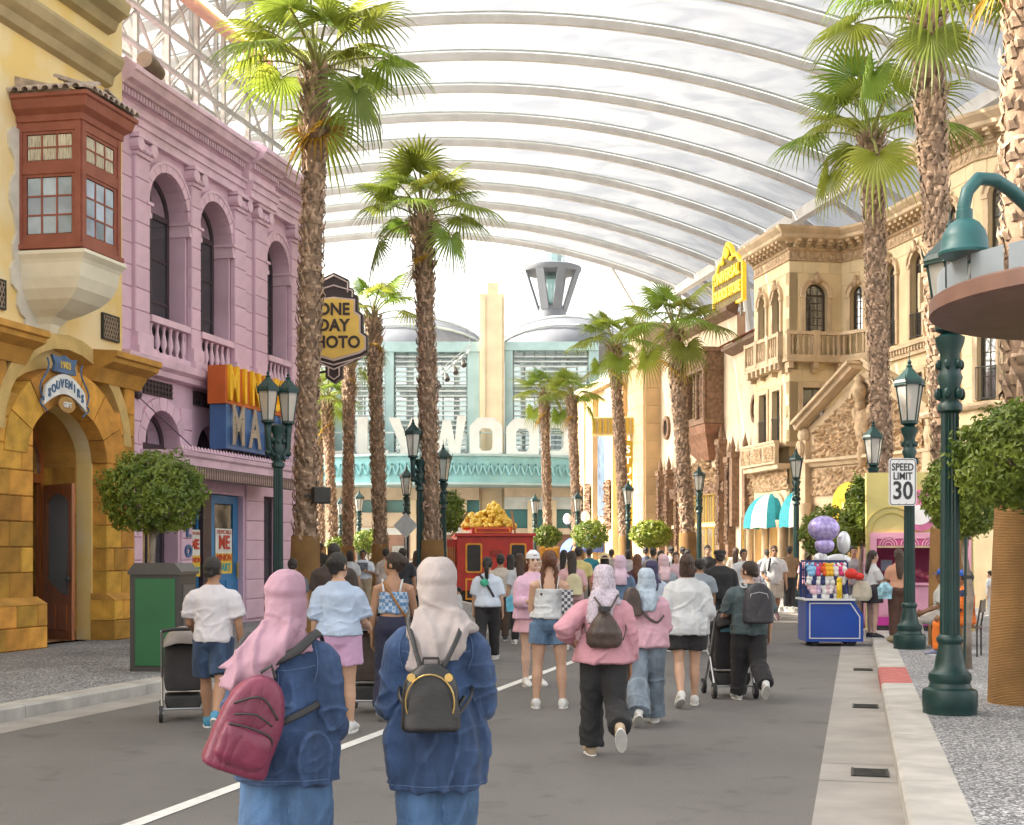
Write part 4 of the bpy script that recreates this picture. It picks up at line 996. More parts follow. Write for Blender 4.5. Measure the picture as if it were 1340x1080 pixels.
FRAME.pop(TB.name, None)
# gold roof sign
US = thing('gold_roof_sign', 'gold lettered store sign with crest above the tiled roof', 'sign', PB(60.2,21.8,.45), frame_rz(-dB))
fr_ = mat('sign_gold_bright',(.85,.55,.03),.35,.1,5,metal=.2,emit=.15)
mb = MB(); out = [(0,12.6),(3.9,12.6),(3.9,14.4),(3.5,14.5),(3.1,14.9),(2.7,14.9),(2.3,15.4),(1.9,15.65),(1.5,15.4),(1.2,14.9),(.8,14.9),(.4,14.5),(0,14.4)]
inn = [(1.95+(x-1.95)*.93, 13.7+(z-13.7)*.9) for x, z in out]
mb.prism(out, -.1, .1, [inn]).build('frame', fr_, US)
MB().prism(inn, -.02, .05).build('panel', mat('sign_olive',(.2,.14,.03),.6,.2,5), US)
text('UNIVERSAL', .72, fr_, US, (1.95,-.1,14.1), .05, .02, .88); text('STUDIOS STORE', .66, fr_, US, (1.95,-.1,13.3), .05, .02, .72)
mb = MB(); mb.ball((1.95,-.12,15.1), (.3,.1,.25), 10, 6).ball((1.4,-.12,14.75), (.2,.08,.1), 8, 5).ball((2.5,-.12,14.75), (.2,.08,.1), 8, 5); mb.build('crest', fr_, US)
mb = MB(); mb.bar((.5,.05,12.0),(.5,.05,12.6), .1).bar((3.4,.05,12.0),(3.4,.05,12.6), .1); mb.build('support', stl, US)

# ---------------- tan column tower and the marquee building at the far right ----------------
CT = thing('column_tower', 'tall tan stone corner pier with stepped cap beside the vertical sign', 'building')
sand = mat('sand_stone', (.62,.44,.24), .8, .12, 1.0, .15, 20, rand=.05, detail=8)
p0, p1 = PB(71.6,20.9), PB(68.55,20.9); L = face(CT, p0, p1)
MB().box(0,L,0,3,0,12.0).build('shaft', sand, CT)
blocks(CT, [(.05,L-.05)], .2, 11.6, .95, sand, 0, .05, 1.5, .02)
MB().box(-.15,L+.15,-.25,3,12.0,12.35).box(-.3,L+.3,-.4,3,12.35,12.6).box(.2,L-.2,.0,2.5,12.6,14.2).build('cap', tan, CT)
FRAME[CT.name] = Matrix.Translation(p1) @ Matrix.Rotation(frame_rz(rB), 4, 'Z')
blocks(CT, [(0.05,1.3)], .2, 11.6, .95, sand, 0, .05, 1.3, .02)
FRAME.pop(CT.name)
MQ = thing('marquee_building', 'far tan theatre front with gilded vertical sign and blue awnings', 'building')
p0, p1 = PB(80.5,20.6), PB(71.65,20.6); L = face(MQ, p0, p1)
MB().box(0,L,0,4,0,11.4).build('wall', sand, MQ)
for x in (.0,2.0,6.4): MB().box(x,x+1.6,-.35,-.001,0,11.2).build('pier', sand, MQ)
MB().box(-.2,L,-.5,4,11.41,11.9).build('cornice', tan, MQ)
for x in (.2,2.2,6.6): relief(MQ, [(x,3.2),(x+1.2,3.2),(x+1.2,6.0),(x,6.0)], -.36, .25, brownc, n=16, seed=x)
for x in (1.75,4.4): MB().box(x-.25 if x < 2 else x-.6,x+.2 if x < 2 else x+1.3,-.1,-.002,4.0,9.5).build('dark_bay', mat('blue_glass_dark',(.1,.14,.2),.2,.2,3), MQ)
mb = MB()
for x in (.8,5.2): mb.tube([(x,-.4,3.2),(x,-1.0,3.3),(x,-1.2,3.6)], .05, 6)
mb.build('lamp_bracket', irn, MQ)
mb = MB()
for x in (.8,5.2): mb.ball((x,-1.2,3.95), (.26,.26,.34), 10, 8)
mb.build('globe', mat('opal_glass',(.8,.78,.74),.3), MQ, smooth=True)
for x in (.4,3.6):
    mb = MB(); mb.rings([[(x,-.37-1.2*cos(t),1.9+1.0*sin(t)) for t in [pi/2*i/6 for i in range(7)]]+[(x,-.37,1.9)], [(x+2.6,-.37-1.2*cos(t),1.9+1.0*sin(t)) for t in [pi/2*i/6 for i in range(7)]]+[(x+2.6,-.37,1.9)]]); mb.build('awning', mat('awning_blue',(.05,.10,.35),.7,.1,5), MQ)
FRAME.pop(MQ.name)
VSG = thing('vertical_sign', 'gold vertical blade sign edged with bulbs on the far tan theatre', 'sign', at(822, 73.5, 0), radians(-8))
MB().cbox(-.42,.42,-.2,.2,3.4,8.0,.03).build('blade', mat('sign_ochre',(.5,.33,.02),.4,.1,4), VSG)
MB().cbox(-2.0,.8,-.35,.3,8.3,9.3,.05).build('head_panel', mat('sign_cream',(.7,.55,.3),.6,.1,4), VSG)
for i in range(9): MB().box(-1.9+.3*i,-1.74+.3*i,-.42,-.352,8.4,9.2).build('flute', goldm, VSG)
mb = MB()
for i in range(22):
    for x in (-.46,.46): mb.ball((x,-.2,3.5+.2*i), .07, 6, 4)
stuff(mb.build('bulbs', bm_, VSG))
for i, z in enumerate((7.5,6.9,6.3,5.7,5.1,4.5,3.9)): text('STUDIOS'[i], .55, mat('neon_white',(.8,.75,.6),.5,emit=.3), VSG, (0,-.22,z), .02, .01)
# ---------------- teal building that closes the street ----------------
TY = 94.0; PXM = TY/F
def tx(px): return (px-670)*PXM
def tz(py): return H+(HZ-py)*PXM
teal = mat('hazed_teal', (.33,.47,.48), .6, .1, 1.0, rand=.03); tealb = mat('hazed_bright_teal', (.22,.46,.49), .55, .1, 1.0)  # both teals paled: distance haze is mixed into the colours
buff = mat('buff_render', (.66,.55,.38), .8, .1, .7, .1, 10); beige = mat('beige_band', (.55,.45,.33), .8, .12, 1)
cglass = glass('curtain_glass', (.84,.93,.94), .05, .8, (.6,.74,.76)); lv = mat('pale_louvre', (.50,.55,.55), .6, .1, 2)
TL = thing('teal_building', 'teal and glass theatre building closing the end of the street', 'building', (0, TY, 0))
def tb(px0, px1, py0, py1, y0, y1, nm, m): return MB().box(tx(px0),tx(px1),y0,y1,tz(py1),tz(py0)).build(nm, m, TL)
tb(628,660,388,729,-.9,1.2,'pylon',buff); tb(638,652,372,388.1,-.6,.9,'pylon_cap',buff)
mb = MB()
for x in (633,655): mb.box(tx(x)-.12,tx(x)+.12,-1.0,-.9,tz(700),tz(392))
mb.build('pylon_rib', buff, TL)
for a, b in ((612,627.6),(660.4,671),(505,516),(770,783),(440,449)): tb(a,b,450,606,-.5,.4,'column',teal)
tb(383,628,449,462,-.6,.5,'beam',teal); tb(660.2,783,449,460,-.6,.5,'beam',teal)
def bow(px): return -2.6-3.2*(1-((px-580)/210)**2)       # the canopy sweeps out towards the street
NF = 20; pxs = [372+(790-372)*i/NF for i in range(NF+1)]
for nm, z0, z1, d0, m_ in (('fascia',637,605,0,tealb),('fascia_lip',640,637.2,.2,teal),('fascia_lip',604.9,602,.2,teal)):
    MB().rings([[(tx(p),bow(p)-d0,tz(z0)),(tx(p),bow(p)-d0,tz(z1)),(tx(p),-.4,tz(z1)),(tx(p),-.4,tz(z0))] for p in pxs]).build(nm, m_, TL)
mb = MB(); n = 44
for i in range(n):
    x = tx(378)+(tx(788)-tx(378))*i/n; d = (tx(788)-tx(378))/n
    yb = bow(378+410*(i+.5)/n)-.08; mb.bar((x,yb,tz(628)),(x+d/2,yb,tz(614)), .12, .12); mb.bar((x+d/2,yb,tz(614)),(x+d,yb,tz(628)), .12, .12)
mb.build('zigzag_moulding', tealb, TL)
# curtain walls: panes and louvres
pm_ = {}; lm_ = None
for a, b, n in ((450,504,4),(517,611,6),(672,769,7),(384,439,3)):
    wd = (tx(b)-tx(a))/n
    for i in range(n):
        for j in range(7):
            x0 = tx(a)+wd*i; z0 = tz(605)+(tz(460)-tz(605))*j/7; hh = (tz(460)-tz(605))/7
            key = round(wd,3)
            if key not in pm_: o = MB().box(.03,wd-.03,0,.03,.03,hh-.03).build('pane', cglass, TL); pm_[key] = o.data
            else: o = mk('pane', pm_[key], TL)
            o.location = (x0,.1,z0)
    for j in range(22):
        z = tz(603)+(tz(462)-tz(603))*j/22
        o = MB().box(tx(a),tx(b),-.25,-.05,z,z+.1).build('louvre', lv, TL)
    for i in range(n+1):
        x = tx(a)+wd*i; MB().box(x-.05,x+.05,.14,.3,tz(605),tz(460)).build('mullion', lv, TL)
    # floors inside
    for j in range(3): MB().box(tx(a),tx(b),1.0,7.0,tz(605)+2.6*j+.1,tz(605)+2.6*j+.4).build('inner_floor', mat('pale_floor',(.6,.6,.58),.8), TL)
    for i in range(max(2,n//2)): MB().box(tx(a)+wd*(2*i+.7),tx(a)+wd*(2*i+1.2),4,4.4,tz(605),tz(460)).build('inner_column', mat('pale_column',(.65,.66,.64),.8), TL)
MB().box(tx(372),tx(790),10,10.2,0,tz(575)).build('back_wall', mat('pale_back',(.62,.66,.66),.8,.15,.5), TL)
# ground storey under the fascia
tb(372,627.8,640.2,656,-2.0,3,'band',beige); tb(660.3,790,640.2,652,-2.0,3,'band',beige)
tb(372,627.8,656.2,672,-1.5,-1.3,'glass_band',mat('teal_glass_band',(.06,.20,.22),.2,.2,.6)); tb(660.3,790,668,692,-1.5,-1.3,'glass_band',MATS['teal_glass_band'])
tb(660.3,790,652.2,667.8,-1.9,3,'band',lv)
tb(372,627.8,672.2,690,-1.9,3,'band',beige); tb(660.3,790,692.2,700,-1.9,3,'band',beige)
pinkb = mat('pink_brick_base',(.46,.30,.25),.85,.15,1.5)
tb(372,790,700.2,731.5,-1.0,-.8,'base_wall',pinkb)
mb = MB()
for j in range(4): mb.box(tx(374),tx(788),-1.04,-1.0,.1+.42*j,.42+.42*j)
mb.build('base_course', pinkb, TL)
for px in (398,430,462,500,540,575,605,690,720,752): tb(px,px+7,656.3,731,-2.05,-1.5,'ground_column',buff)
for px in (478,515,735): window(TL, tx(px), tx(px+18), .4, 2.4, lv, -1.1, False, 2, 2, .1, paneglass, .06)
tb(376,425,505,604,-3.2,-.7,'end_wall',buff)
# pillow domes behind
etfe_d = mat('white_membrane',(.19,.20,.23),.4,.15,.6,trans=.05)
for i, (cx_, rx, py) in enumerate(((525,112,396),(742,95,396),(395,60,415))):
    mb = MB(); rs = []
    for t in range(9):
        a = pi/2*t/8; rs.append([(tx(cx_)+rx*PXM*cos(a)*cos(2*pi*k/28), 7.2+6*cos(a)*sin(2*pi*k/28), tz(447)+(tz(py)-tz(447))*sin(a)) for k in range(28)])
    o = mb.rings(rs, False).build('dome', etfe_d, TL, smooth=True)
    mb = MB()
    for k in (.33,.66): mb.tube([(tx(cx_)+rx*PXM*cos(a)*(1 if k else 1), 7.2-6*sin(k*pi/2)*sin(max(0,a))*1.0-.1, tz(447)+.12+(tz(py)-tz(447))*cos(k*pi/2)*sin(a)) for a in [pi*t/16 for t in range(17)]], .1, 6)
    mb.build('dome_rib', lv, o)
# block letters standing on the fascia
LET = {
 'H': ([(0,0),(.3,0),(.3,.38),(.7,.38),(.7,0),(1,0),(1,1),(.7,1),(.7,.64),(.3,.64),(.3,1),(0,1)], []),
 'O': ([(.25,0),(.75,0),(1,.2),(1,.8),(.75,1),(.25,1),(0,.8),(0,.2)], [[(.38,.24),(.62,.24),(.7,.32),(.7,.68),(.62,.76),(.38,.76),(.3,.68),(.3,.32)]]),
 'L': ([(0,0),(.95,0),(.95,.24),(.32,.24),(.32,1),(0,1)], []),
 'Y': ([(.36,0),(.66,0),(.66,.38),(1.02,1),(.7,1),(.51,.63),(.32,1),(0,1),(.36,.38)], []),
 'W': ([(.2,0),(.46,0),(.6,.5),(.74,0),(1.0,0),(1.22,1),(.94,1),(.86,.42),(.73,.9),(.48,.9),(.36,.42),(.28,1),(0,1)], []),
 'D': ([(0,0),(.68,0),(1,.22),(1,.78),(.68,1),(0,1)], [[(.3,.24),(.58,.24),(.7,.34),(.7,.66),(.58,.76),(.3,.76)]]),
}
HW = thing('hillside_letters', 'giant white free-standing block letters on the teal fascia', 'sign', (0, TY-2.3, 0))
wl = mat('letter_white',(.55,.53,.50),.6,.05,2); q = (TY-2.3)/F
for ch, px, dz in (('H',340,0),('O',392,.1),('L',443,0),('L',489,.05),('Y',530,0),('W',585,.1),('O',636,0),('O',684,-.05),('D',729,0)):
    wpx = 50 if ch == 'W' else 43; pol, hol = LET[ch]; sx = wpx*q/(1.22 if ch == 'W' else 1); sz = 57*q; z0 = H+(HZ-604)*q+dz; x0 = (px-670)*q-wpx*q/2
    f_ = lambda p: (x0+p[0]*sx, z0+p[1]*sz)
    MB().prism([f_(p) for p in pol], -.2, .15, [[f_(p) for p in h] for h in hol]).build('letter', wl, HW)
mb = MB()
for px in range(430, 750, 18): mb.bar(((px-670)*q,.3,z0-.4),((px-670)*q,.3,z0+2.2), .1)
mb.bar(((330-670)*q,.3,z0+.6),((752-670)*q,.3,z0+.6), .1).bar(((330-670)*q,.3,z0+2.0),((752-670)*q,.3,z0+2.0), .1); mb.build('letter_frame', lv, HW)
# flared tower beyond
TW = thing('flared_tower', 'grey flared lookout tower far behind the teal building', 'tower', (at(721,152).x, 152, 0))
k = 152/F; zb, zt = H+(HZ-405)*k, H+(HZ-353)*k; twm = mat('tower_grey',(.14,.155,.18),.6,.08,.3); tg = glass('tower_glass',(.7,.88,.86),.05,.5,(.4,.55,.54))
MB().lathe([(30*k,zt-.5),(38*k,zt-.4),(40*k,zt-.1),(40*k,zt+.15),(34*k,zt+.35)], n=32).build('ring', twm, TW, auto=30)
MB().lathe([(20*k,zb-20),(20*k,zb+.2)], n=24).build('shaft', twm, TW, auto=30)
MB().lathe([(10*k,zb),(12*k,zt)], n=20).build('glass_core', tg, TW, smooth=True)
for i in range(8):
    a = 2*pi*i/8+.35; MB().bar((19*k*cos(a),19*k*sin(a),zb-.2),(37*k*cos(a),37*k*sin(a),zt-.2), 11*k, 3*k, up=V((cos(a),sin(a),0))).build('fin', twm, TW)
MB().tube([(0,0,zt),(0,0,zt+2.2)], 1.6, 12).tube([(0,0,zt+2.2),(0,0,zt+4)], .15, 8).build('mast', tg, TW)
# hanging light truss in front of the glass
HT = thing('light_truss', 'short hanging stage-light truss in front of the glass wall', 'light rig', at(588, 80, 0))
k = 80/F; z = H+(HZ-478)*k; mb = MB()
for o_ in ((0,0),(0,.35),(.3,.17)):
    mb.bar((-1.0,o_[0],z-1.0+o_[1]),(1.3,o_[0],z+.9+o_[1]), .05)
for i in range(6): mb.bar((-1.0+.4*i,0,z-1.0+.33*i),(-.8+.4*i,.3,z-.65+.33*i), .03)
for x in (-.9,1.2): mb.bar((x,0,z+(-.9 if x < 0 else .9)),(x,0,22), .03)
mb.build('truss', lv, HT)
for i in range(4): MB().tube([(-.7+.5*i,-.1,z-1.0+.42*i),(-.6+.5*i,-.4,z-1.35+.42*i)], [.12,.17], 8).build('spotlight', irn, HT)
# cream building after the pink one, with the hanging photo sign
CB = thing('cream_building', 'narrow cream building just past the pink shop', 'building')
L = face(CB, PB(36.5,1.35), PB(50,1.35)) ; MB().box(0,13.5,.0,5,0,8.2).build('wall', buff, CB); MB().box(-.1,13.6,-.2,5.1,8.2,8.6).build('cornice', teal, CB); FRAME.pop(CB.name)
OS = thing('hanging_photo_sign', 'yellow art-deco sign with dark stepped frame hanging beyond the pink shop', 'sign', at(437, 37, 0), 0)
k = 37/F; sb = mat('sign_brown_black',(.04,.028,.028),.5,.1,5); sp_ = mat('sign_lilac_edge',(.62,.5,.46),.5); sy_ = mat('sign_pale_yellow',(.82,.56,.12),.5,.06,2)
def sg(pts): 
    r = [((x)*k, H+(HZ-y)*k) for x, y in pts]; return r+[(-x, z) for x, z in reversed(r) if abs(x) > 1e-6]
o1 = [(0,502),(11,494),(11,478),(30,470),(44,461),(44,440),(38,433),(38,412),(31,406),(31,387),(25,385),(25,378),(19,376),(19,366),(0,357)]
MB().prism(sg([(x,y) for x,y in o1]), -.02, .3).build('case', sb, OS)
o2 = [(0,473),(34,463),(42,458),(42,441),(35,436),(35,413),(28,408),(28,392),(0,389)]
MB().prism(sg(o2), -.06, -.021).build('rim', sp_, OS)
o3 = [(0,470),(33,460.5),(40,456),(40,442),(33,437),(33,415),(26,410),(26,394),(0,391)]
MB().prism(sg(o3), -.075, -.061).build('face_panel', sy_, OS)
mb = MB()
for pts in ([(-18,383),(-18,370),(0,361),(18,370),(18,383)],[(-24,389),(-24,381),(0,374),(24,381),(24,389)],[(-40,467),(0,478),(40,467)],[(-26,472),(0,484),(26,472)],[(-7,480),(-7,492),(0,497),(7,492),(7,480)]):
    mb.tube([(x*k,-.04,H+(HZ-y)*k) for x, y in pts], .022, 5)
mb.build('trim_line', sp_, OS)
for s_, y in (('ONE',406),('DAY',427),('PHOTO',449)): text(s_, .46, sb, OS, (0,-.085,H+(HZ-y)*k), .01, .014, .92)
mb = MB(); mb.bar((-1.3,.1,9.0),(0,.1,9.0), .06).bar((-1.3,.1,6.6),(0,.1,6.8), .06); mb.build('wall_bracket', irn, OS)

# ---------------- membrane canopy over the street ----------------
def membrane():
    m = bpy.data.materials.new('membrane_cushion'); m.use_nodes = True; n = m.node_tree.nodes; L = m.node_tree.links; n.remove(n['Principled BSDF'])
    tc = n.new('ShaderNodeTexCoord'); mp = n.new('ShaderNodeMapping'); mp.inputs['Scale'].default_value = (.5,1.6,1); L.new(tc.outputs['Object'], mp.inputs[0])
    nz = n.new('ShaderNodeTexNoise'); nz.inputs['Scale'].default_value = .55; nz.inputs['Detail'].default_value = 6; nz.inputs['Distortion'].default_value = 1.2; L.new(mp.outputs[0], nz.inputs['Vector'])
    bp = n.new('ShaderNodeBump'); bp.inputs['Strength'].default_value = .5; bp.inputs['Distance'].default_value = .2; L.new(nz.outputs[0], bp.inputs['Height'])
    mr = n.new('ShaderNodeMapRange'); mr.inputs[1].default_value = .35; mr.inputs[2].default_value = .65; mr.inputs[3].default_value = .12; mr.inputs[4].default_value = .26; L.new(nz.outputs[0], mr.inputs[0])
    tr = n.new('ShaderNodeBsdfTransparent'); tr.inputs[0].default_value = (.40,.415,.44,1)
    n2 = n.new('ShaderNodeTexNoise'); n2.inputs['Scale'].default_value = .7; n2.inputs['Detail'].default_value = 4; n2.inputs['Distortion'].default_value = 1.0; L.new(mp.outputs[0], n2.inputs['Vector'])
    cr = n.new('ShaderNodeMix'); cr.data_type = 'RGBA'; cr.inputs[6].default_value = (.175,.187,.215,1); cr.inputs[7].default_value = (.255,.265,.285,1); m6 = n.new('ShaderNodeMapRange'); m6.inputs[1].default_value = .36; m6.inputs[2].default_value = .56; L.new(n2.outputs[0], m6.inputs[0]); L.new(m6.outputs[0], cr.inputs[0])
    tl = n.new('ShaderNodeBsdfTranslucent'); L.new(cr.outputs[2], tl.inputs[0]); L.new(bp.outputs[0], tl.inputs['Normal'])
    df = n.new('ShaderNodeBsdfDiffuse'); df.inputs[0].default_value = (.62,.65,.70,1); L.new(bp.outputs[0], df.inputs['Normal'])
    a = n.new('ShaderNodeMixShader'); a.inputs[0].default_value = .28; L.new(tl.outputs[0], a.inputs[1]); L.new(df.outputs[0], a.inputs[2])
    b = n.new('ShaderNodeMixShader'); L.new(mr.outputs[0], b.inputs[0]); L.new(a.outputs[0], b.inputs[1]); L.new(tr.outputs[0], b.inputs[2])
    L.new(b.outputs[0], n['Material Output'].inputs[0]); return m
memb = membrane(); ribm = mat('canopy_steel',(.58,.57,.56),.55,.08,1.5)
RC, RK, RH = 11.24, .013, 20.15
def rz_(w): return RH-RK*(w-RC)**2
S0, DS = 44.7, 3.47; WL, WR = -3.4, 25.2
RF = thing('canopy_roof', 'curved steel-ribbed canopy of white membrane cushions over the street', 'canopy')
NW = 26; wsr = [WL+(WR-WL)*i/NW for i in range(NW+1)]
rib_s = [S0+DS*(k_-1) for k_ in range(-5, 11)]
for s_ in rib_s:
    mb = MB(); rs = []
    for w_ in wsr:
        t = -2*RK*(w_-RC); nn = V((-t,1)).normalized(); r = []
        for ds, dn in ((-.085,-.26),(.085,-.26),(.085,.02),(-.085,.02)):
            r.append(PB(s_+ds, w_+nn.x*dn, rz_(w_)+nn.y*dn))
        rs.append(r)
    mb.rings(rs).build('rib', ribm, RF)
    mb = MB()
    for ds in (-.2,.2): mb.tube([PB(s_+ds, w_, rz_(w_)+.05) for w_ in wsr], .05, 5)
    mb.build('clamp_rail', lv, RF)
for s_, s2 in zip(rib_s, rib_s[1:]):
    g_ = []; NS = 8
    for i in range(NS+1):
        t = i/NS
        for w_ in wsr: g_.append(PB(s_+.16+(s2-s_-.32)*t, w_, rz_(w_)+.5*sin(pi*t)*min(1, (w_-WL)/2.5, (WR-w_)/2.5)+.03+.03*noise.noise(V((w_*.6,s_+t*3,0)))))
    m1 = NW+1
    MB().add(g_, [(i*m1+j, i*m1+j+1, (i+1)*m1+j+1, (i+1)*m1+j) for i in range(NS) for j in range(NW)]).build('cushion', memb, RF, smooth=True)
for w_ in (WL, WR):
    MB().bar(PB(rib_s[0],w_,rz_(w_)-.2), PB(rib_s[-1]+.3,w_,rz_(w_)-.2), .42, .5).build('edge_beam', ribm, RF)
# outer eaves strip beyond the right edge beam
mb = MB(); e1, e2 = WR, WR+4.2
for s_ in rib_s: mb.bar(PB(s_,e1,rz_(e1)-.1), PB(s_,e2,rz_(e1)-2.6), .2, .25)
mb.bar(PB(rib_s[0],e2,rz_(e1)-2.6), PB(rib_s[-1],e2,rz_(e1)-2.6), .3)
for s_ in rib_s[::2]: mb.bar(PB(s_,e1,rz_(e1)-.2), PB(s_+DS,e2,rz_(e1)-2.6), .12)
mb.build('eaves_strut', ribm, RF)
for s_, s2 in zip(rib_s, rib_s[1:]):
    MB().add([PB(s_+.1,e1+.2,rz_(e1)-.05),PB(s2-.1,e1+.2,rz_(e1)-.05),PB(s2-.1,e2,rz_(e1)-2.5),PB(s_+.1,e2,rz_(e1)-2.5)], [(0,1,2,3)]).build('eaves_panel', memb, RF)
mb = MB()
for s_ in rib_s[::4]+[rib_s[-1]]:
    mb.tube([PB(s_,WR+2.2,0), PB(s_,WR,rz_(WR)-.3)], .22, 10); mb.tube([PB(s_,WL-1.5,0), PB(s_,WL,rz_(WL)-.3)], .22, 10)
# far-end raking braces seen against the sky
a = PB(rib_s[-1],WR,rz_(WR)-.2)
mb.bar(a, PB(rib_s[-1]+9,WR+6,8), .22).bar(PB(rib_s[-1],WR-4,rz_(WR-4)-.3), PB(rib_s[-1]+4,WR+3,10), .12)
mb.build('support_column', ribm, RF)
# ---------------- fan palms ----------------
frond_m = mat('palm_leaf', (.175,.24,.03), .42, .25, 1.5, rand=.3, hue=.03, trans=.45, col2=(.28,.345,.05), stretch=(1,1,1))
dry_m = mat('dry_palm_leaf', (.42,.25,.03), .6, .25, 2, trans=.35, rand=.2)
trunk_m = mat('palm_trunk', (.25,.165,.11), .9, .35, 4, .5, 18, detail=6)
boot_m = mat('palm_boot', (.33,.225,.155), .85, .5, 5, .3, 25, detail=6)
boot_y = mat('palm_boot_fresh', (.36,.21,.10), .85, .4, 2.5, .3, 25)
pet_m = mat('palm_stalk', (.22,.22,.06), .5, .2, 3)
def burlap():
    m = mat('burlap_wrap', (.52,.28,.10), .95, .18, 2.0, 0, detail=8)
    n = m.node_tree.nodes; L = m.node_tree.links; tc = n.new('ShaderNodeTexCoord'); w1 = n.new('ShaderNodeTexWave'); w1.bands_direction = 'Z'; w1.inputs['Scale'].default_value = 20; w1.inputs['Distortion'].default_value = 3; w1.inputs['Detail'].default_value = 2
    L.new(tc.outputs['Object'], w1.inputs['Vector']); bp = n.new('ShaderNodeBump'); bp.inputs['Strength'].default_value = 1; bp.inputs['Distance'].default_value = .03; L.new(w1.outputs[1], bp.inputs['Height']); hv = n.new('ShaderNodeHueSaturation'); old = n['Principled BSDF'].inputs['Base Color'].links[0].from_socket; mr = n.new('ShaderNodeMapRange'); mr.inputs[3].default_value = .78; mr.inputs[4].default_value = 1.15; L.new(w1.outputs[1], mr.inputs[0]); L.new(old, hv.inputs['Color']); L.new(mr.outputs[0], hv.inputs['Value']); L.new(hv.outputs[0], n['Principled BSDF'].inputs['Base Color']); L.new(bp.outputs[0], n['Principled BSDF'].inputs['Normal']); return m
burl = burlap()
def frond_mesh(elev, seed, R=.84, pl=1.0, nseg=30, droop=1.0):
    """petiole leaves the crown at elev, arches over; pleated fan of leaflets with hanging tips"""
    rnd = random.Random(seed); mb = MB(); v = []; f = []
    e = radians(elev); pts = []; p = V((0,0,0)); ang = e; n = 6
    for i in range(n+1):
        pts.append(p.copy()); p = p+V((0, cos(ang), sin(ang)))*(pl/n); ang -= radians(5*droop+ (6 if elev < 30 else 3))
    d = V((0, cos(ang), sin(ang))); hub = pts[-1]
    up = V((0,-sin(ang), cos(ang))); side = V((1,0,0))
    pet = MB(); pet.tube(pts, [.035-.018*i/n for i in range(n+1)], 5, .6)
    v += pet.v; f += pet.f; nf_p = len(f)
    span = radians(128); dl = span*2/nseg
    for i in range(nseg):
        ph = -span+dl*(i+.5); c = cos(ph); s_ = sin(ph)
        ln = R*(1-.22*(abs(ph)/span)**1.5)*rnd.uniform(.9,1.08)
        rad = (d*c+side*s_); hang = rnd.uniform(.7,1.3)
        o = len(v); rows = []
        for t, wd in ((.05,1),(.3,1),(.48,.98),(.66,.56),(.84,.3),(1.0,.02)):
            q = hub+rad*(ln*t)
            q = q-up*(.34*ln*t*t*(abs(s_)**1.5))                       # folded along the midrib
            fall = max(0, t-.5); q = q+V((0,0,-1))*(ln*.95*droop*hang*fall**1.7)-rad*(ln*.35*droop*hang*fall**2)
            half = ln*min(t, .5)*dl/2*wd*1.0
            tang = (side*c-d*s_)
            rows.append((q-tang*half+up*0, q+up*(.16*half+.008)*(1 if t < .9 else 0), q+tang*half))
        for r_ in rows: v += [tuple(x) for x in r_]
        for k in range(len(rows)-1):
            a = o+3*k; f += [(a,a+1,a+4,a+3),(a+1,a+2,a+5,a+4)]
    me = bpy.data.meshes.new('frond'); me.from_pydata([tuple(x) for x in v], [], f); me.materials.append(frond_m); me.materials.append(pet_m)
    for i, pg in enumerate(me.polygons):
        if i < nf_p: pg.material_index = 1
    return me
FR = {e: [frond_mesh(e, 10*j+e, droop=dr) for j in range(2)] for e, dr in ((78,.5),(55,.62),(30,.8),(5,1.05),(-25,1.4))}
DRY = frond_mesh(-50, 3, .8, .7, 26, 1.5); DRY.materials.clear(); DRY.materials.append(dry_m); DRY.materials.append(dry_m)
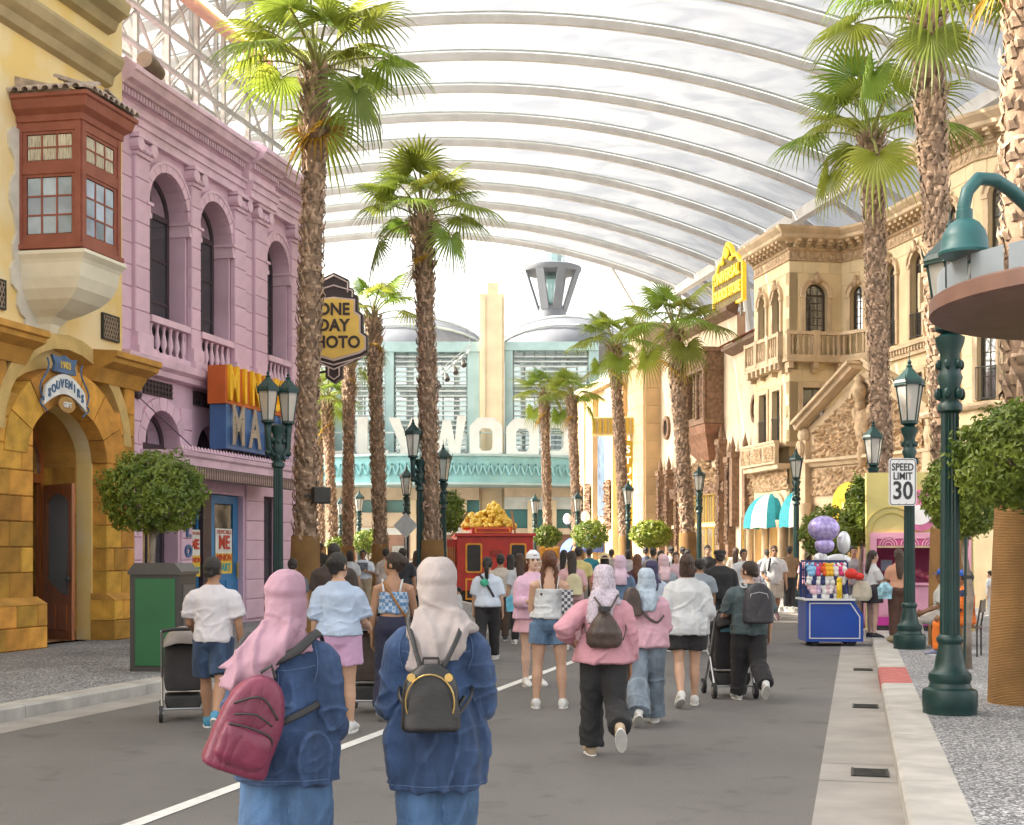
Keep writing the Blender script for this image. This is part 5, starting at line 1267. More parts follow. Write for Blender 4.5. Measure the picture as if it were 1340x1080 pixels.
def palm(label, base, h, top=(0,0), r=.3, crown=1.0, seed=1, wrap=1.9, n=24, dry=1, boots=1.0):
    rnd = random.Random(seed)
    P = thing('fan_palm', label, 'palm tree', base, 0, 'fan palms along the street')
    ax = lambda z: V((top[0]*(z/h)**1.3, top[1]*(z/h)**1.3, z))
    rr = lambda z: r*(1.28-.38*min(1, z/2.2)+.12*max(0, (z-h*.72)/(h*.28))+.06*sin(z*1.7+seed))
    zs_ = [h*i/14 for i in range(15)]
    mb = MB(); mb.tube([ax(z) for z in zs_], [rr(z)*.86 for z in zs_], 14); mb.build('trunk', trunk_m, P, smooth=True)
    # old leaf bases, ringed up the trunk
    B = MB(); step = .115/boots; z = wrap*.9; row = 0; vs_ = []; fs = []
    while z < h+.1:
        m = 10; R0 = rr(z)*.84; c = ax(z); fresh = max(0, (z-h*.78)/(h*.22))
        for k in range(m):
            a = 2*pi*(k+.5*(row % 2))/m+rnd.uniform(-.16,.16); zz = z+rnd.uniform(-.05,.05)
            out = V((cos(a), sin(a), 0)); tg = V((-sin(a), cos(a), 0)); w_ = R0*.34*rnd.uniform(.6,1.2); ln = rnd.uniform(.10,.24)*(1+.6*fresh); fl = rnd.uniform(.02,.34)+.35*fresh
            sgn = 1 if rnd.random() < .86 or fresh > .3 else -.7
            p0 = c+out*R0+V((0,0,zz-z)); o = len(vs_)
            tip = p0+V((0,0,ln*sgn))+out*(ln*fl); mid = p0+V((0,0,ln*.5*sgn))+out*(ln*fl*.42+.035)
            vs_ += [p0-tg*w_, p0+out*.03, p0+tg*w_, mid-tg*w_*.62, mid+out*.02, mid+tg*w_*.62, tip+tg*rnd.uniform(-.04,.04)]
            fs += [(o,o+1,o+4,o+3),(o+1,o+2,o+5,o+4),(o+3,o+4,o+6),(o+4,o+5,o+6)]
        z += step*(1+.2*fresh); row += 1
    B.add(vs_, fs); stuff(B.build('leaf_bases', boot_m, P))
    if wrap:
        zw = [0,.03,wrap*.5,wrap]; MB().tube([ax(z) for z in zw], [rr(z)*1.06+.02 for z in zw], 20).build('burlap_wrap', burl, P, auto=40)
    topc = ax(h)
    order = [78]*max(3,n//4)+[55]*int(n/2.4)+[30]*int(n/3.2)+[5]*(n//8)
    for i, e in enumerate(order):
        o = mk('frond', rnd.choice(FR[e]), P); s_ = crown*rnd.uniform(.85,1.12)
        o.location = topc+V((0,0,-.25 if e < 0 else (-.1 if e < 20 else 0))); o.rotation_euler = (0, rnd.uniform(-.12,.12), i*2.399963+rnd.uniform(-.25,.25)); o.scale = (s_,s_,s_)
    for i in range(dry):
        o = mk('frond', DRY, P); o.location = topc+V((0,0,-.35)); o.rotation_euler = (0,0,rnd.uniform(0,6.28)+pi); o.scale = (crown*.9,)*3
    return P
def palmP(label, pxb, Y, pyt, pxt, **k):
    b = at(pxb, Y, KERB-.02); h = H+(HZ-pyt)/F*Y-KERB
    return palm(label, b, h, (((pxt-pxb)/F*Y), 0), **k)
palmP('tallest near fan palm with shaggy trunk beside the pink building', 398, 25, 95, 414, r=.245, crown=1.22, seed=3, n=22, dry=2, wrap=1.9)
palmP('fan palm behind the double lamp, its crown against the canopy', 566, 31.5, 288, 553, r=.25, crown=1.15, seed=5, n=21, dry=1, boots=.95)
palmP('fan palm just right of the hanging yellow sign', 499, 40, 415, 488, r=.24, crown=1.0, seed=7, n=12)
palmP('slim palm rising from behind the bottom of the yellow sign', 455, 48, 470, 457, r=.23, crown=.8, seed=8, n=10)
palmP('farthest left palm with its crown below the yellow sign', 437, 55, 528, 428, r=.24, crown=1.0, seed=9, n=20)
palmP('left far palm hidden beside the thick near trunk', 420, 60, 545, 416, r=.22, crown=.95, seed=10, n=18)
palmP('huge rough palm trunk at the right edge with burlap foot', 1340, 13.65, -190, 1344, r=.26, crown=1.2, seed=11, n=16, wrap=2.15, boots=.7)
palmP('tall leaning palm behind the nearest lamp post, crown cut by the frame', 1243, 22.5, 30, 1213, r=.25, crown=1.3, seed=12, n=18, dry=0, wrap=2.0)
palmP('fan palm with orange-brown shaggy neck in front of the palazzo', 1158, 33, 185, 1140, r=.30, crown=1.5, seed=13, n=19, dry=0)
palmP('right-hand palm in front of the brown bay window', 903, 49, 435, 882, r=.32, crown=1.4, seed=14, n=18, dry=1, wrap=2.4)
palmP('palm beside the gold vertical sign', 820, 58, 455, 803, r=.29, crown=1.35, seed=15, n=18, wrap=2.4)
palmP('bright palm at the right of the last two, before the teal wall', 757, 66.5, 522, 748, r=.27, crown=1.15, seed=16, n=16)
palmP('bright palm at the left of the last two, before the teal wall', 718, 69, 518, 712, r=.27, crown=1.15, seed=17, n=16)

# ---------------- clipped round trees ----------------
leaf_m = mat('clipped_leaf', (.10,.165,.025), .42, .35, 3, trans=.35, col2=(.25,.31,.045), detail=3)
leaf_y = mat('clipped_leaf_bright', (.17,.23,.025), .45, .3, 3, trans=.35, col2=(.32,.36,.04), detail=3)
bark = mat('grey_bark', (.26,.21,.17), .9, .3, 5, .4, 20)
def topiary(label, base, h, rx, rz, N=3500, ls=.07, seed=1, m=None, trunk=.045, flat=0, name='clipped_tree', ry=None):
    rnd = random.Random(seed); T = thing(name, label, 'shrub' if name != 'clipped_tree' else 'tree', base, 0, 'clipped round street trees')
    ry = ry or rx; cz = h-rz; vs_ = []; fs = []
    for i in range(N):
        z = rnd.uniform(-1,1); a = rnd.uniform(0,2*pi); q = sqrt(1-z*z); d = V((q*cos(a), q*sin(a), z))
        bump = .97+.16*noise.noise(d*2.4+V((seed,0,0)))+.16*noise.noise(d*6+V((0,seed,0)))+(.09 if rnd.random() < .06 else 0)
        if flat and d.z < -flat: continue
        rr = bump*(1-abs(rnd.gauss(0,.12))) if rnd.random() > .12 else bump*rnd.uniform(.5,.85)
        if noise.noise(d*4.5+V((seed*3,1,0))) < -.28 and rnd.random() < .8: continue
        p = V((d.x*rx*rr, d.y*ry*rr, cz+d.z*rz*rr))
        nrm = (d+V((rnd.uniform(-.9,.9), rnd.uniform(-.9,.9), rnd.uniform(-.6,.9)))).normalized(); t = nrm.cross(V((rnd.uniform(-1,1), rnd.uniform(-1,1), rnd.uniform(-1,1)))).normalized(); b = nrm.cross(t); s_ = ls*rnd.uniform(.6,1.25)
        o = len(vs_); vs_ += [p-t*s_, p+b*s_*.45+nrm*s_*.1, p+t*s_, p-b*s_*.45+nrm*s_*.1]; fs += [(o,o+1,o+2,o+3)]
    MB().add(vs_, fs).build('crown', m or leaf_m, T)
    tk = MB(); zt = cz-rz*.55; kx = [rnd.uniform(-.04,.04) for _ in range(5)]
    tk.tube([(kx[i]*h*.3, kx[-i]*h*.3, zt*i/4) for i in range(5)], [trunk*1.4, trunk, trunk*.9, trunk*.85, trunk*.8], 8)
    for i in range(7):
        a = i*2.4+seed; tk.tube([(kx[4]*h*.3, kx[-4]*h*.3, zt*rnd.uniform(.82,.98)), (cos(a)*rx*.3, sin(a)*ry*.3, cz-rz*.35), (cos(a)*rx*.65, sin(a)*ry*.65, cz+rz*rnd.uniform(-.1,.35))], [trunk*.6, trunk*.4, trunk*.15], 6)
    tk.build('trunk', bark, T, smooth=True)
    return T
def top_px(label, px, Y, py_top, py_bot, wpx, **k):
    b = at(px, Y, KERB-.01); h = H+(HZ-py_top)/F*Y-KERB; rz = (py_bot-py_top)/F*Y/2; rx = wpx/F*Y/2
    return topiary(label, b, h, rx, rz, **k)
top_px('round clipped tree in front of the pink shop beside the green bin', 201, 20.5, 588, 700, 136, N=8500, ls=.046, seed=1, trunk=.055)
top_px('large clipped tree cut by the right edge in front of the burlap-wrapped palm', 1352, 12.4, 522, 672, 216, N=14000, ls=.038, seed=2, trunk=.05)
top_px('clipped tree with grey trunk between the nearest lamp post and the wrapped palm', 1266, 17.8, 585, 705, 116, N=8500, ls=.042, seed=3, trunk=.055)
top_px('clipped round tree behind the left green lamp posts', 583, 40, 640, 698, 52, N=2600, ls=.07, seed=4)
top_px('clipped tree behind the purple balloon', 1085, 32, 662, 735, 78, N=4200, ls=.065, seed=5)
top_px('tall narrow clipped tree beside the yellow kiosk panel', 1127, 28, 622, 716, 44, N=4200, ls=.06, seed=6)
top_px('bright yellow-green clipped tree under the gold vertical sign', 851, 50, 680, 718, 54, N=3000, ls=.08, seed=7, m=leaf_y)
top_px('low clipped tree right of the red truck, before the blue awning', 773, 56, 680, 719, 48, N=2500, ls=.08, seed=8)
top_px('small clipped tree just right of the red truck', 716, 54, 687, 716, 38, N=2000, ls=.08, seed=9)
top_px('left of two far clipped shrubs beyond the standing worker', 444, 55, 702, 722, 36, N=1500, ls=.08, seed=10, name='clipped_shrub')
top_px('right of two far clipped shrubs beyond the standing worker', 482, 52, 693, 724, 52, N=2200, ls=.08, seed=11, name='clipped_shrub')
# ---------------- lamp posts ----------------
lampg = mat('lamp_green', (.008,.037,.035), .42, .22, 5, .08, 30, spec=.5, detail=6)
frost = glass('frosted_lamp_glass', (.9,.88,.84), .25, .45, (.62,.60,.56))
def lantern(parent, loc, s=1.0):
    L = bpy.data.objects.new('lantern', None); COL.objects.link(L); L.parent = parent; L.location = loc; L.scale = (s,s,s)
    n = 6; rb, rt, hh = .155, .27, .74; f = MB()
    P = lambda r, z, k: V((r*cos(2*pi*k/n), r*sin(2*pi*k/n), z))
    for k in range(n):
        f.tube([P(rb,.1,k), P(rt,.1+hh,k), P(rt+.05,.1+hh+.1,k), P(rt+.06,.1+hh+.17,k)], [.014,.014,.012,.006], 5)
        f.bar(P(rb,.1,k), P(rb,.1,k+1), .03); f.bar(P(rt+.01,.1+hh,k), P(rt+.01,.1+hh,k+1), .05)
        f.ball(P(rt+.02,.1+hh-.03,k), .025, 6, 4)
    f.lathe([(.05,0),(.09,.02),(.17,.06),(.17,.1),(.14,.12)], n=12)
    f.build('lantern_frame', lampg, L)
    r = MB(); r.rings([[P(rt+.05,.1+hh+.02,k) for k in range(n)],[P(rt+.03,.1+hh+.08,k) for k in range(n)],[P(.14,.1+hh+.24,k) for k in range(n)],[P(.06,.1+hh+.33,k) for k in range(n)]])
    r.lathe([(.05,.1+hh+.32),(.07,.1+hh+.36),(.03,.1+hh+.4),(.045,.1+hh+.44),(.012,.1+hh+.5),(.004,.1+hh+.66)], n=8); r.build('lantern_roof', lampg, L)
    for k in range(n):
        a, b, c, d = P(rb-.005,.12,k), P(rb-.005,.12,k+1), P(rt-.008,.1+hh-.01,k+1), P(rt-.008,.1+hh-.01,k)
        MB().add([a,b,c,d], [(0,1,2,3)]).build('glass_pane', frost, L)
    MB().lathe([(.03,.12),(.05,.2),(.04,.34),(.0,.4)], n=8).build('bulb', mat('lamp_bulb',(.85,.83,.78),.4), L, smooth=True)
    return L
LAMP_Z = 3.35
def lamp(label, loc, double=False, rz=0, sign=False):
    T = thing('lamp_post', label, 'lamp post', loc, rz, 'green lantern lamp posts'); LAMP_Z = 3.80 if double else 3.62; ls = .70 if double else .82
    prof = [(.25,0),(.25,.06),(.255,.07),(.255,.2),(.245,.23),(.2,.25),(.185,.29),(.2,.33),(.195,.38),(.15,.42),(.135,.5),(.11,.62),(.105,.66),(.125,.69),(.125,.72),(.1,.75)]
    MB().lathe(prof, n=24).build('base', lampg, T, auto=40)
    MB().lathe([(.094,.745,1),(.088,1.6,1),(.082,LAMP_Z-.75,1)], n=32, flute=.012).build('post', lampg, T)
    pr2 = [(.09,LAMP_Z-.76),(.115,LAMP_Z-.74),(.115,LAMP_Z-.68),(.085,LAMP_Z-.65),(.095,LAMP_Z-.5),(.12,LAMP_Z-.42),(.1,LAMP_Z-.38),(.09,LAMP_Z-.2),(.13,LAMP_Z-.1),(.14,LAMP_Z-.04),(.07,LAMP_Z-.0)]
    c = MB(); c.lathe(pr2, n=16)
    for k in range(6): a = 2*pi*k/6; c.ball((.115*cos(a),.115*sin(a),LAMP_Z-.58), (.035,.035,.06), 6, 5); c.ball((.11*cos(a),.11*sin(a),LAMP_Z-.3), (.03,.03,.05), 6, 5)
    c.build('capital', lampg, T, auto=45)
    if double:
        b = MB()
        for s_ in (-1,1):
            b.tube([(0,0,LAMP_Z-.5),(s_*.1,0,LAMP_Z-.55),(s_*.19,0,LAMP_Z-.42),(s_*.2,0,LAMP_Z-.15),(s_*.2,0,LAMP_Z)], [.06,.055,.055,.06,.075], 8)
            b.ball((s_*.2,0,LAMP_Z-.5), .06, 8, 6).ball((s_*.1,0,LAMP_Z-.28), .055, 8, 5)
        b.build('double_bracket', lampg, T, smooth=True)
        for s_ in (-1,1): lantern(T, (s_*.2,0,LAMP_Z-.02), ls)
    else: lantern(T, (0,0,LAMP_Z-.02), ls)
    return T
lamp('nearest fluted green lamp post with the bell lamp canopy behind', at(1243, 12.75, KERB))
lamp('green lamp post carrying the speed limit sign', at(1190, 21.7, KERB))
lamp('green lamp post rising behind the yellow kiosk panel', at(1143, 31.5, KERB))
lamp('green lamp post between the awnings and the blue cart', at(1042, 40, KERB), True, radians(75))
lamp('green lamp post beside the wrapped palm at the gilded shop front', at(915, 47.5, KERB), True, radians(75))
lamp('green lamp post in front of the gold vertical sign', at(822, 56, KERB))
lamp('far green lamp post right of the red truck under the palms', at(756, 64, KERB))
lamp('far lamp post standing behind the red truck roof load', at(700, 67, KERB))
lamp('double-headed lamp post beside the pink shop canopy', at(364, 23.3, KERB), True, radians(40))
lamp('double-headed lamp post in front of the fan palm at mid street', at(550, 31.4, KERB), True, radians(35))
lamp('single lamp post right of the mid-street double lamp', at(580, 38, KERB))
lamp('single lamp post left of the mid-street double lamp', at(532, 47, KERB))
lamp('far small lamp post under the yellow sign palms', at(470, 64, KERB))
lamp('farthest small lamp post left of the others', at(446, 70, KERB))
lamp('lamp lantern cut off by the top right corner of the picture', V((2.42, 5.7, KERB)), False, .3)
# speed limit sign
SL = thing('speed_limit_sign', 'white speed limit sign on the second green lamp post', 'sign', at(1181, 21.5, 0), radians(6))
k = 21.5/F; zc = H+(HZ-631)*k; wsg, hsg = 18.5*k, 31*k
def rr_(w, h, r, zc):
    pts = []
    for cx, cz, a0 in ((w-r,h-r,0),(-w+r,h-r,pi/2),(-w+r,-h+r,pi),(w-r,-h+r,1.5*pi)):
        for i in range(5): a = a0+pi/2*i/4; pts.append((cx+r*cos(a), zc+cz+r*sin(a)))
    return pts
blk = mat('sign_black',(.03,.03,.035),.5)
MB().prism(rr_(wsg,hsg,.05,zc), -.008, .008).build('plate', mat('sign_face_white',(.75,.75,.76),.4,.04,3), SL)
MB().prism(rr_(wsg-.012,hsg-.012,.045,zc), -.011, -.0085, [rr_(wsg-.024,hsg-.024,.035,zc)]).build('border', blk, SL)
text('SPEED', .165, blk, SL, (0,-.012,zc+.235), .003, .003, .82); text('LIMIT', .165, blk, SL, (0,-.012,zc+.09), .003, .003, .82); text('30', .40, blk, SL, (0,-.012,zc-.15), .003, .008, .86)
mb = MB()
for x in (-.06,.06):
    for z in (-.345,.335): mb.tube([(x,-.015,zc+z),(x,.01,zc+z)], .012, 8)
mb.build('bolt', mat('bolt_steel',(.5,.5,.5),.35,metal=.9), SL)
# grey back of a diamond sign, far left
DS_ = thing('diamond_sign', 'grey back of a diamond road sign on a pole at the left', 'sign', at(531, 45, KERB), radians(5))
k = 45/F; zc = H+(HZ-693)*k; r = 16*k
MB().prism([(0,zc-r*1.05),(r,zc),(0,zc+r*1.05),(-r,zc)], -.01, .01).build('plate', mat('sign_back_grey',(.45,.47,.5),.4,.08,4,metal=.3), DS_)
MB().tube([(0,.04,0),(0,.04,zc+r)], .03, 8).build('pole', mat('galvanised',(.45,.46,.47),.4,.1,4,metal=.5), DS_)

# ---------------- round brown canopy with bell lamp, top right ----------------
KC = V((4.75, 10.2, 0)); KR = 1.5
KK = thing('round_canopy', 'round brown kiosk canopy with frosted panes at the right edge', 'canopy', KC)
kbr = mat('brown_canopy_paint',(.19,.10,.075),.55,.12,4,.1,30); zk = 3.50
MB().lathe([(KR*.3,zk+.02),(KR*.97,zk),(KR,zk+.02),(KR,zk+.13),(KR-.03,zk+.15)], n=64).build('lower_rim', kbr, KK, auto=40)
MB().lathe([(KR-.05,zk+.34),(KR,zk+.36),(KR+.03,zk+.42),(KR+.03,zk+.5),(KR-.02,zk+.53),(KR*.2,zk+.62)], n=64).build('upper_rim', kbr, KK, auto=40)
pg = mat('frosted_sign_glass',(.26,.30,.34),.35,.1,2); npn = 24
for i in range(npn):
    a0, a1 = 2*pi*i/npn+.015, 2*pi*(i+1)/npn-.015; mb = MB(); q = []
    for z in (zk+.15,zk+.34):
        for t in range(4): a = a0+(a1-a0)*t/3; q.append((cos(a)*(KR-.06),sin(a)*(KR-.06),z))
    mb.add(q, [(t,t+1,t+5,t+4) for t in range(3)]).build('pane', pg, KK)
    a = 2*pi*i/npn; MB().box(-.03,.03,-.025,.02,zk+.13,zk+.36).build('mullion', kbr, KK); o = KK.children[-1]; o.location = (cos(a)*(KR-.04), sin(a)*(KR-.04), 0); o.rotation_euler = (0,0,a+pi/2)
MB().lathe([(.35,0),(.35,.5),(.2,.6),(.16,zk)], n=16).build('pillar', kbr, KK, auto=40)
BL = thing('bell_lamp', 'green bell-shaped lamp on a curved pipe above the brown canopy', 'lamp', KC)
lgn = mat('bell_green',(.02,.11,.115),.4,.12,4,.05,30)
k = 9.9/F; bp_ = at(1262, 9.9)-KC; zb = H+(HZ-334)*k
MB().lathe([(.185,0),(.19,.02),(.17,.05),(.165,.12),(.15,.17),(.11,.23),(.075,.255),(.06,.26),(.06,.33),(.05,.34)], (bp_.x,bp_.y,zb), 24).build('bell_shade', lgn, BL, auto=40)
arc = [(1262,300),(1261,272),(1266,250),(1280,234),(1302,231),(1325,242),(1350,262),(1385,290),(1420,320)]
MB().tube([V((0,0,H+(HZ-y)*k))+at(x,9.9+.004*max(0,x-1280))-KC for x, y in arc], .05, 10).build('arm', lgn, BL, smooth=True)
p = at(1430,10.4)-KC; MB().tube([V((p.x,p.y,zk+.5)), V((p.x,p.y,H+(HZ-300)*k))], .05, 8).build('stem', lgn, BL)

# ---------------- green litter bin, left ----------------
GB = thing('litter_bin', 'green fronted litter bin with dark frame under the round clipped tree', 'bin', ground(203, 879, KERB), radians(-6))
bing = mat('bin_green',(.02,.125,.045),.4,.1,2); bind = mat('bin_dark',(.05,.045,.042),.45,.1,4)
w_ = .34; hb = 1.38
MB().prism([(-w_,0),(w_,0),(w_,hb-.1),(w_-.08,hb),(-w_+.08,hb),(-w_,hb-.1)], .0, .6).build('body', bind, GB)
MB().cbox(-w_+.07,w_-.07,-.012,.0,.07,hb-.17,.006).build('front_panel', bing, GB)
MB().prism([(-w_-.02,hb-.12),(w_+.02,hb-.12),(w_+.02,hb-.08),(w_-.07,hb+.03),(-w_+.07,hb+.03),(-w_-.02,hb-.08)], -.03, .64).build('lid', mat('bin_lid',(.07,.062,.058),.35,.1,4), GB)
MB().cbox(w_-.002,w_+.012,.08,.52,.1,hb-.25,.004).build('side_panel', mat('bin_side',(.11,.10,.095),.5), GB)

# ---------------- red truck with a heap of yellow fruit ----------------
RT = thing('red_truck', 'red wooden show truck heaped with yellow fruit in mid street', 'truck', (at(662,46).x, 46, 0), radians(4))
k = 46/F; red = mat('truck_red',(.50,.028,.018),.35,.14,3,coat=.3); org_ = mat('truck_orange_trim',(.75,.30,.03),.45); blkg = mat('truck_window',(.04,.038,.04),.2)
zt = lambda py: H+(HZ-py)*k
x0, x1 = (598-662)*k, (698-662)*k
MB().cbox(x0,x1,0,4.2,.45,zt(702),.02).build('body', red, RT)
MB().box(x0-.5,x0-.001,.3,4.0,.45,zt(706)).build('side_bay', red, RT)
MB().box(x0-.08,x1+.08,-.1,4.3,zt(702)+.001,zt(698)).build('roof', red, RT)
tl_ = MB(); tl_.cbox((618-662)*k,(671-662)*k,.4,3.2,zt(698)+.001,zt(690),.02); tl_.build('roof_box', red, RT)
for a, b in ((609,631),(667,689)):
    A, B = (a-662)*k, (b-662)*k; z0, z1 = zt(750), zt(711)
    MB().prism(rr_((B-A)/2,(z1-z0)/2,.08,0), -.05, -.001, [rr_((B-A)/2-.06,(z1-z0)/2-.06,.06,0)]).build('window_trim', org_, RT).location = ((A+B)/2,0,(z0+z1)/2)
    MB().prism(rr_((B-A)/2-.06,(z1-z0)/2-.06,.06,0), -.02, -.002).build('window', blkg, RT).location = ((A+B)/2,0,(z0+z1)/2)
    z0, z1 = zt(785), zt(757); MB().prism([(A,z0),(B,z0),(B,z1),(A,z1)], -.04, -.001, [[(A+.06,z0+.06),(B-.06,z0+.06),(B-.06,z1-.06),(A+.06,z1-.06)]]).build('panel_trim', org_, RT)
MB().prism([((622-662)*k,zt(697)),((669-662)*k,zt(697)),((669-662)*k,zt(691)),((622-662)*k,zt(691))], .35, .399, [[((624-662)*k,zt(696.2)),((667-662)*k,zt(696.2)),((667-662)*k,zt(691.8)),((624-662)*k,zt(691.8))]]).build('box_trim', org_, RT)
mb = MB()
for i in range(7): mb.box(x0-.45+.06*i,x0-.43+.06*i,.26,.3,.9,zt(716))
mb.build('grille', mat('brass_grille',(.45,.3,.08),.4,metal=.6), RT)
MB().cbox((642-662)*k,(658-662)*k,-.03,-.002,zt(728),zt(720),.01).build('vent', mat('truck_red_dark',(.3,.03,.02),.5), RT)
for x in (x0+.5,x1-.6):
    for y in (.1,3.6): MB().tube([(x,y,.42),(x,y+.3,.42)], .42, 16).build('wheel', irn, RT)
MB().bar((x0-.2,.5,zt(702)),((612-662)*k,.6,zt(671)), .08).bar((x1+.02-.6,.6,zt(698)),((671-662)*k,.6,zt(668)), .07).build('stake', mat('raw_wood',(.4,.22,.1),.8,.2,4), RT)
fr_me = MB(); rnd = random.Random(4)
for i in range(420):
    u, v_ = rnd.uniform(-1,1), rnd.uniform(-1,1)
    if u*u*.7+v_*v_ > 1: continue
    hgt = max(.05,(1-(u*u*.8+v_*v_))*1.0*(1+.25*sin(u*5))); z = rnd.uniform(max(0,hgt-.35),hgt)
    fr_me.ball(((643-662)*k+u*.92, 1.8+v_*1.3, zt(690)+.02+z*.78), rnd.uniform(.07,.1), 7, 5)
stuff(fr_me.build('fruit_heap', mat('yellow_fruit',(.72,.42,.02),.4,.25,6,col2=(.8,.6,.12)), RT, smooth=True))

# ---------------- blue merchandise cart ----------------
CA = thing('merchandise_cart', 'blue merchandise cart with white outline and toy racks at the right kerb', 'cart', ground(1092, 846), radians(-3))
k = CA.location.y/F; cbl = mat('cart_blue',(.018,.075,.40),.3,.12,1.2,coat=.3); cwh = mat('cart_white',(.75,.75,.76),.5,.05,3); navy = mat('rack_navy',(.02,.04,.16),.5)
def cpt(px, py): return ((px-1092)*k, (846-py)*k)
body = [cpt(1055,840),cpt(1129,840),cpt(1129,805),cpt(1116,786),cpt(1055,786)]
MB().prism(body, -.02, .9).build('body', cbl, CA)
ins_ = [cpt(1059,836),cpt(1125,836),cpt(1125,807),cpt(1113,789),cpt(1059,789)]; in2 = [cpt(1060.4,834.8),cpt(1123.6,834.8),cpt(1123.6,807.6),cpt(1112.2,790.4),cpt(1060.4,790.4)]
MB().prism(ins_, -.03, -.021, [in2]).build('outline', cwh, CA)
z0 = cpt(0,785.9)[1]; xs0, xs1 = cpt(1052,0)[0], cpt(1118,0)[0]
MB().box(xs0,xs1,-.1,.95,z0,z0+.035).build('counter', cwh, CA)
MB().bar((xs1-.02,.4,z0+.02),(xs1+.28,.4,z0+.18), .5, .03).build('side_flap', cwh, CA)
for x in (cpt(1068,0)[0],cpt(1116,0)[0]):
    for y in (.1,.75): MB().tube([(x,y-.03,.075),(x,y+.03,.075)], .075, 12).tube([(x,y,.07),(x,y,.13)], .03, 6).build('castor', irn, CA)
zr = z0+.035; rx0, rx1 = cpt(1057,0)[0], cpt(1110,0)[0]; zt_ = cpt(0,736)[1]
mb = MB()
for x in (rx0,rx1): mb.bar((x,.15,zr),(x,.15,zt_), .05).bar((x,.75,zr),(x,.75,zt_), .05)
for i in range(5): z = zr+(zt_-zr)*i/4; mb.bar((rx0,.15,z+.02),(rx1,.15,z+.02), .035); mb.bar((rx0,.75,z+.02),(rx1,.75,z+.02), .035)
for i in range(12): x = rx0+(rx1-rx0)*i/11; mb.bar((x,.45,zr),(x,.45,zt_), .015)
mb.build('rack', navy, CA)
cols = [('pale blue',(.25,.5,.75)),('magenta',(.6,.06,.2)),('orange red',(.7,.12,.03)),('golden',(.8,.45,.04)),('white',(.75,.75,.75)),('lilac',(.6,.45,.65)),('pale pink',(.75,.5,.58)),('navy',(.04,.05,.15))]
rnd = random.Random(9)
rowsP = [[0,0,1,2,3,3,4,1,4],[4,7,4,7,4,4,7,4,4],[6,6,5,4,6,4,5,4,7],[7,4,7,4,4,7,4,7,4]]
for r_ in range(4):
    for i in range(9):
        cn, cc = cols[rowsP[r_][i]]; x = rx0+.06+(rx1-rx0-.12)*i/8; z = zt_-.13-(zt_-zr)/4*r_
        o = MB(); s_ = .055; o.ball((0,0,0), (s_,.05,s_*1.05), 8, 6).ball((-.035,-.0,.065), .03, 6, 4).ball((.035,0,.065), .03, 6, 4).ball((0,-.03,-.06), (.045,.04,.045), 6, 4)
        o = o.build('plush_toy', mat('plush_'+cn.replace(' ','_'), cc, .9, .15, 20, .3, 60), smooth=True)
        o.matrix_world = CA.matrix_basis @ Matrix.Translation((x+rnd.uniform(-.015,.015), .08, z)) @ Matrix.Rotation(rnd.uniform(-.4,.4),4,'Y') @ Matrix.Diagonal((1.25,1.25,1.25,1))
        tag(o, 'small %s plush toy, %s in the %s row of the cart rack' % (cn, ['first','second','third','fourth','fifth','sixth','seventh','eighth','ninth'][i], ['top','second','third','bottom'][r_]), 'toy', 'plush toys on the cart rack')
yt = MB().tube([(0,0,0),(0,0,.3)], .05, 10).ball((0,0,.33), .055, 8, 6).build('toy_tube', mat('toy_yellow',(.8,.55,.02),.4), smooth=True)
yt.location = CA.matrix_basis @ V((cpt(1098,0)[0], -.02, zr)); tag(yt, 'yellow tube-shaped toy standing on the cart counter', 'toy')
rt_ = MB().ball((0,0,0), (.12,.08,.1), 8, 6).ball((.14,0,-.05), (.1,.08,.07), 8, 6).build('toy_bundle', mat('toy_red',(.6,.03,.02),.6,.2,8), smooth=True)
rt_.location = CA.matrix_basis @ V((cpt(1113,0)[0], -.05, zr+.45)); tag(rt_, 'bundle of red toys hanging at the right end of the cart rack', 'toy')
# plain quilted foil balloons above the cart
def quilt():
    m = mat('quilted_lilac_foil',(.40,.33,.66),.3,.08,3,metal=.35); n = m.node_tree.nodes; L = m.node_tree.links
    tc = n.new('ShaderNodeTexCoord'); mp = n.new('ShaderNodeMapping'); mp.inputs['Rotation'].default_value = (0,.785,0); mp.inputs['Scale'].default_value = (13,13,13); L.new(tc.outputs['Object'], mp.inputs[0])
    ck = n.new('ShaderNodeTexChecker'); ck.inputs['Scale'].default_value = 1.0; L.new(mp.outputs[0], ck.inputs['Vector']); ck.inputs['Color1'].default_value = (.36,.29,.62,1); ck.inputs['Color2'].default_value = (.52,.44,.76,1)
    L.new(ck.outputs[0], n['Principled BSDF'].inputs['Base Color']); return m
qf = quilt(); wf = mat('white_foil',(.75,.76,.78),.25,.08,3,metal=.3)
def balloon(label, parts, m, px, Y):
    mb = MB()
    for (cx_, py, rx, rzz) in parts:
        kk = Y/F; mb.ball((cx_*kk, 0, H+(HZ-py)*kk), (rx*kk, min(rx,rzz)*kk*.75, rzz*kk), 20, 12)
    o = thing('foil_balloon', label, 'balloon', at(px, Y, 0)); mb.build('envelope', m, o, smooth=True)
    zb = min(H+(HZ-py)*Y/F-rzz*Y/F for _, py, _, rzz in parts)
    MB().tube([(0,0,1.2),(0,0,zb+.03)], .006, 4).build('string', mat('balloon_string',(.6,.6,.6),.6), o)
balloon('large plain lilac quilted foil balloon floating over the cart', [(0,692,21,17),(1,714,13,11)], qf, 1078, 24.6)
balloon('white leaf-shaped foil balloon beside the lilac one', [(0,710,9,15)], wf, 1104, 24.9)
balloon('white rounded foil balloon low at the left of the cart', [(0,732,10,9)], wf, 1074, 25.1)
balloon('wide white foil balloon low behind the cart rack', [(0,733,17,8)], wf, 1097, 25.3)

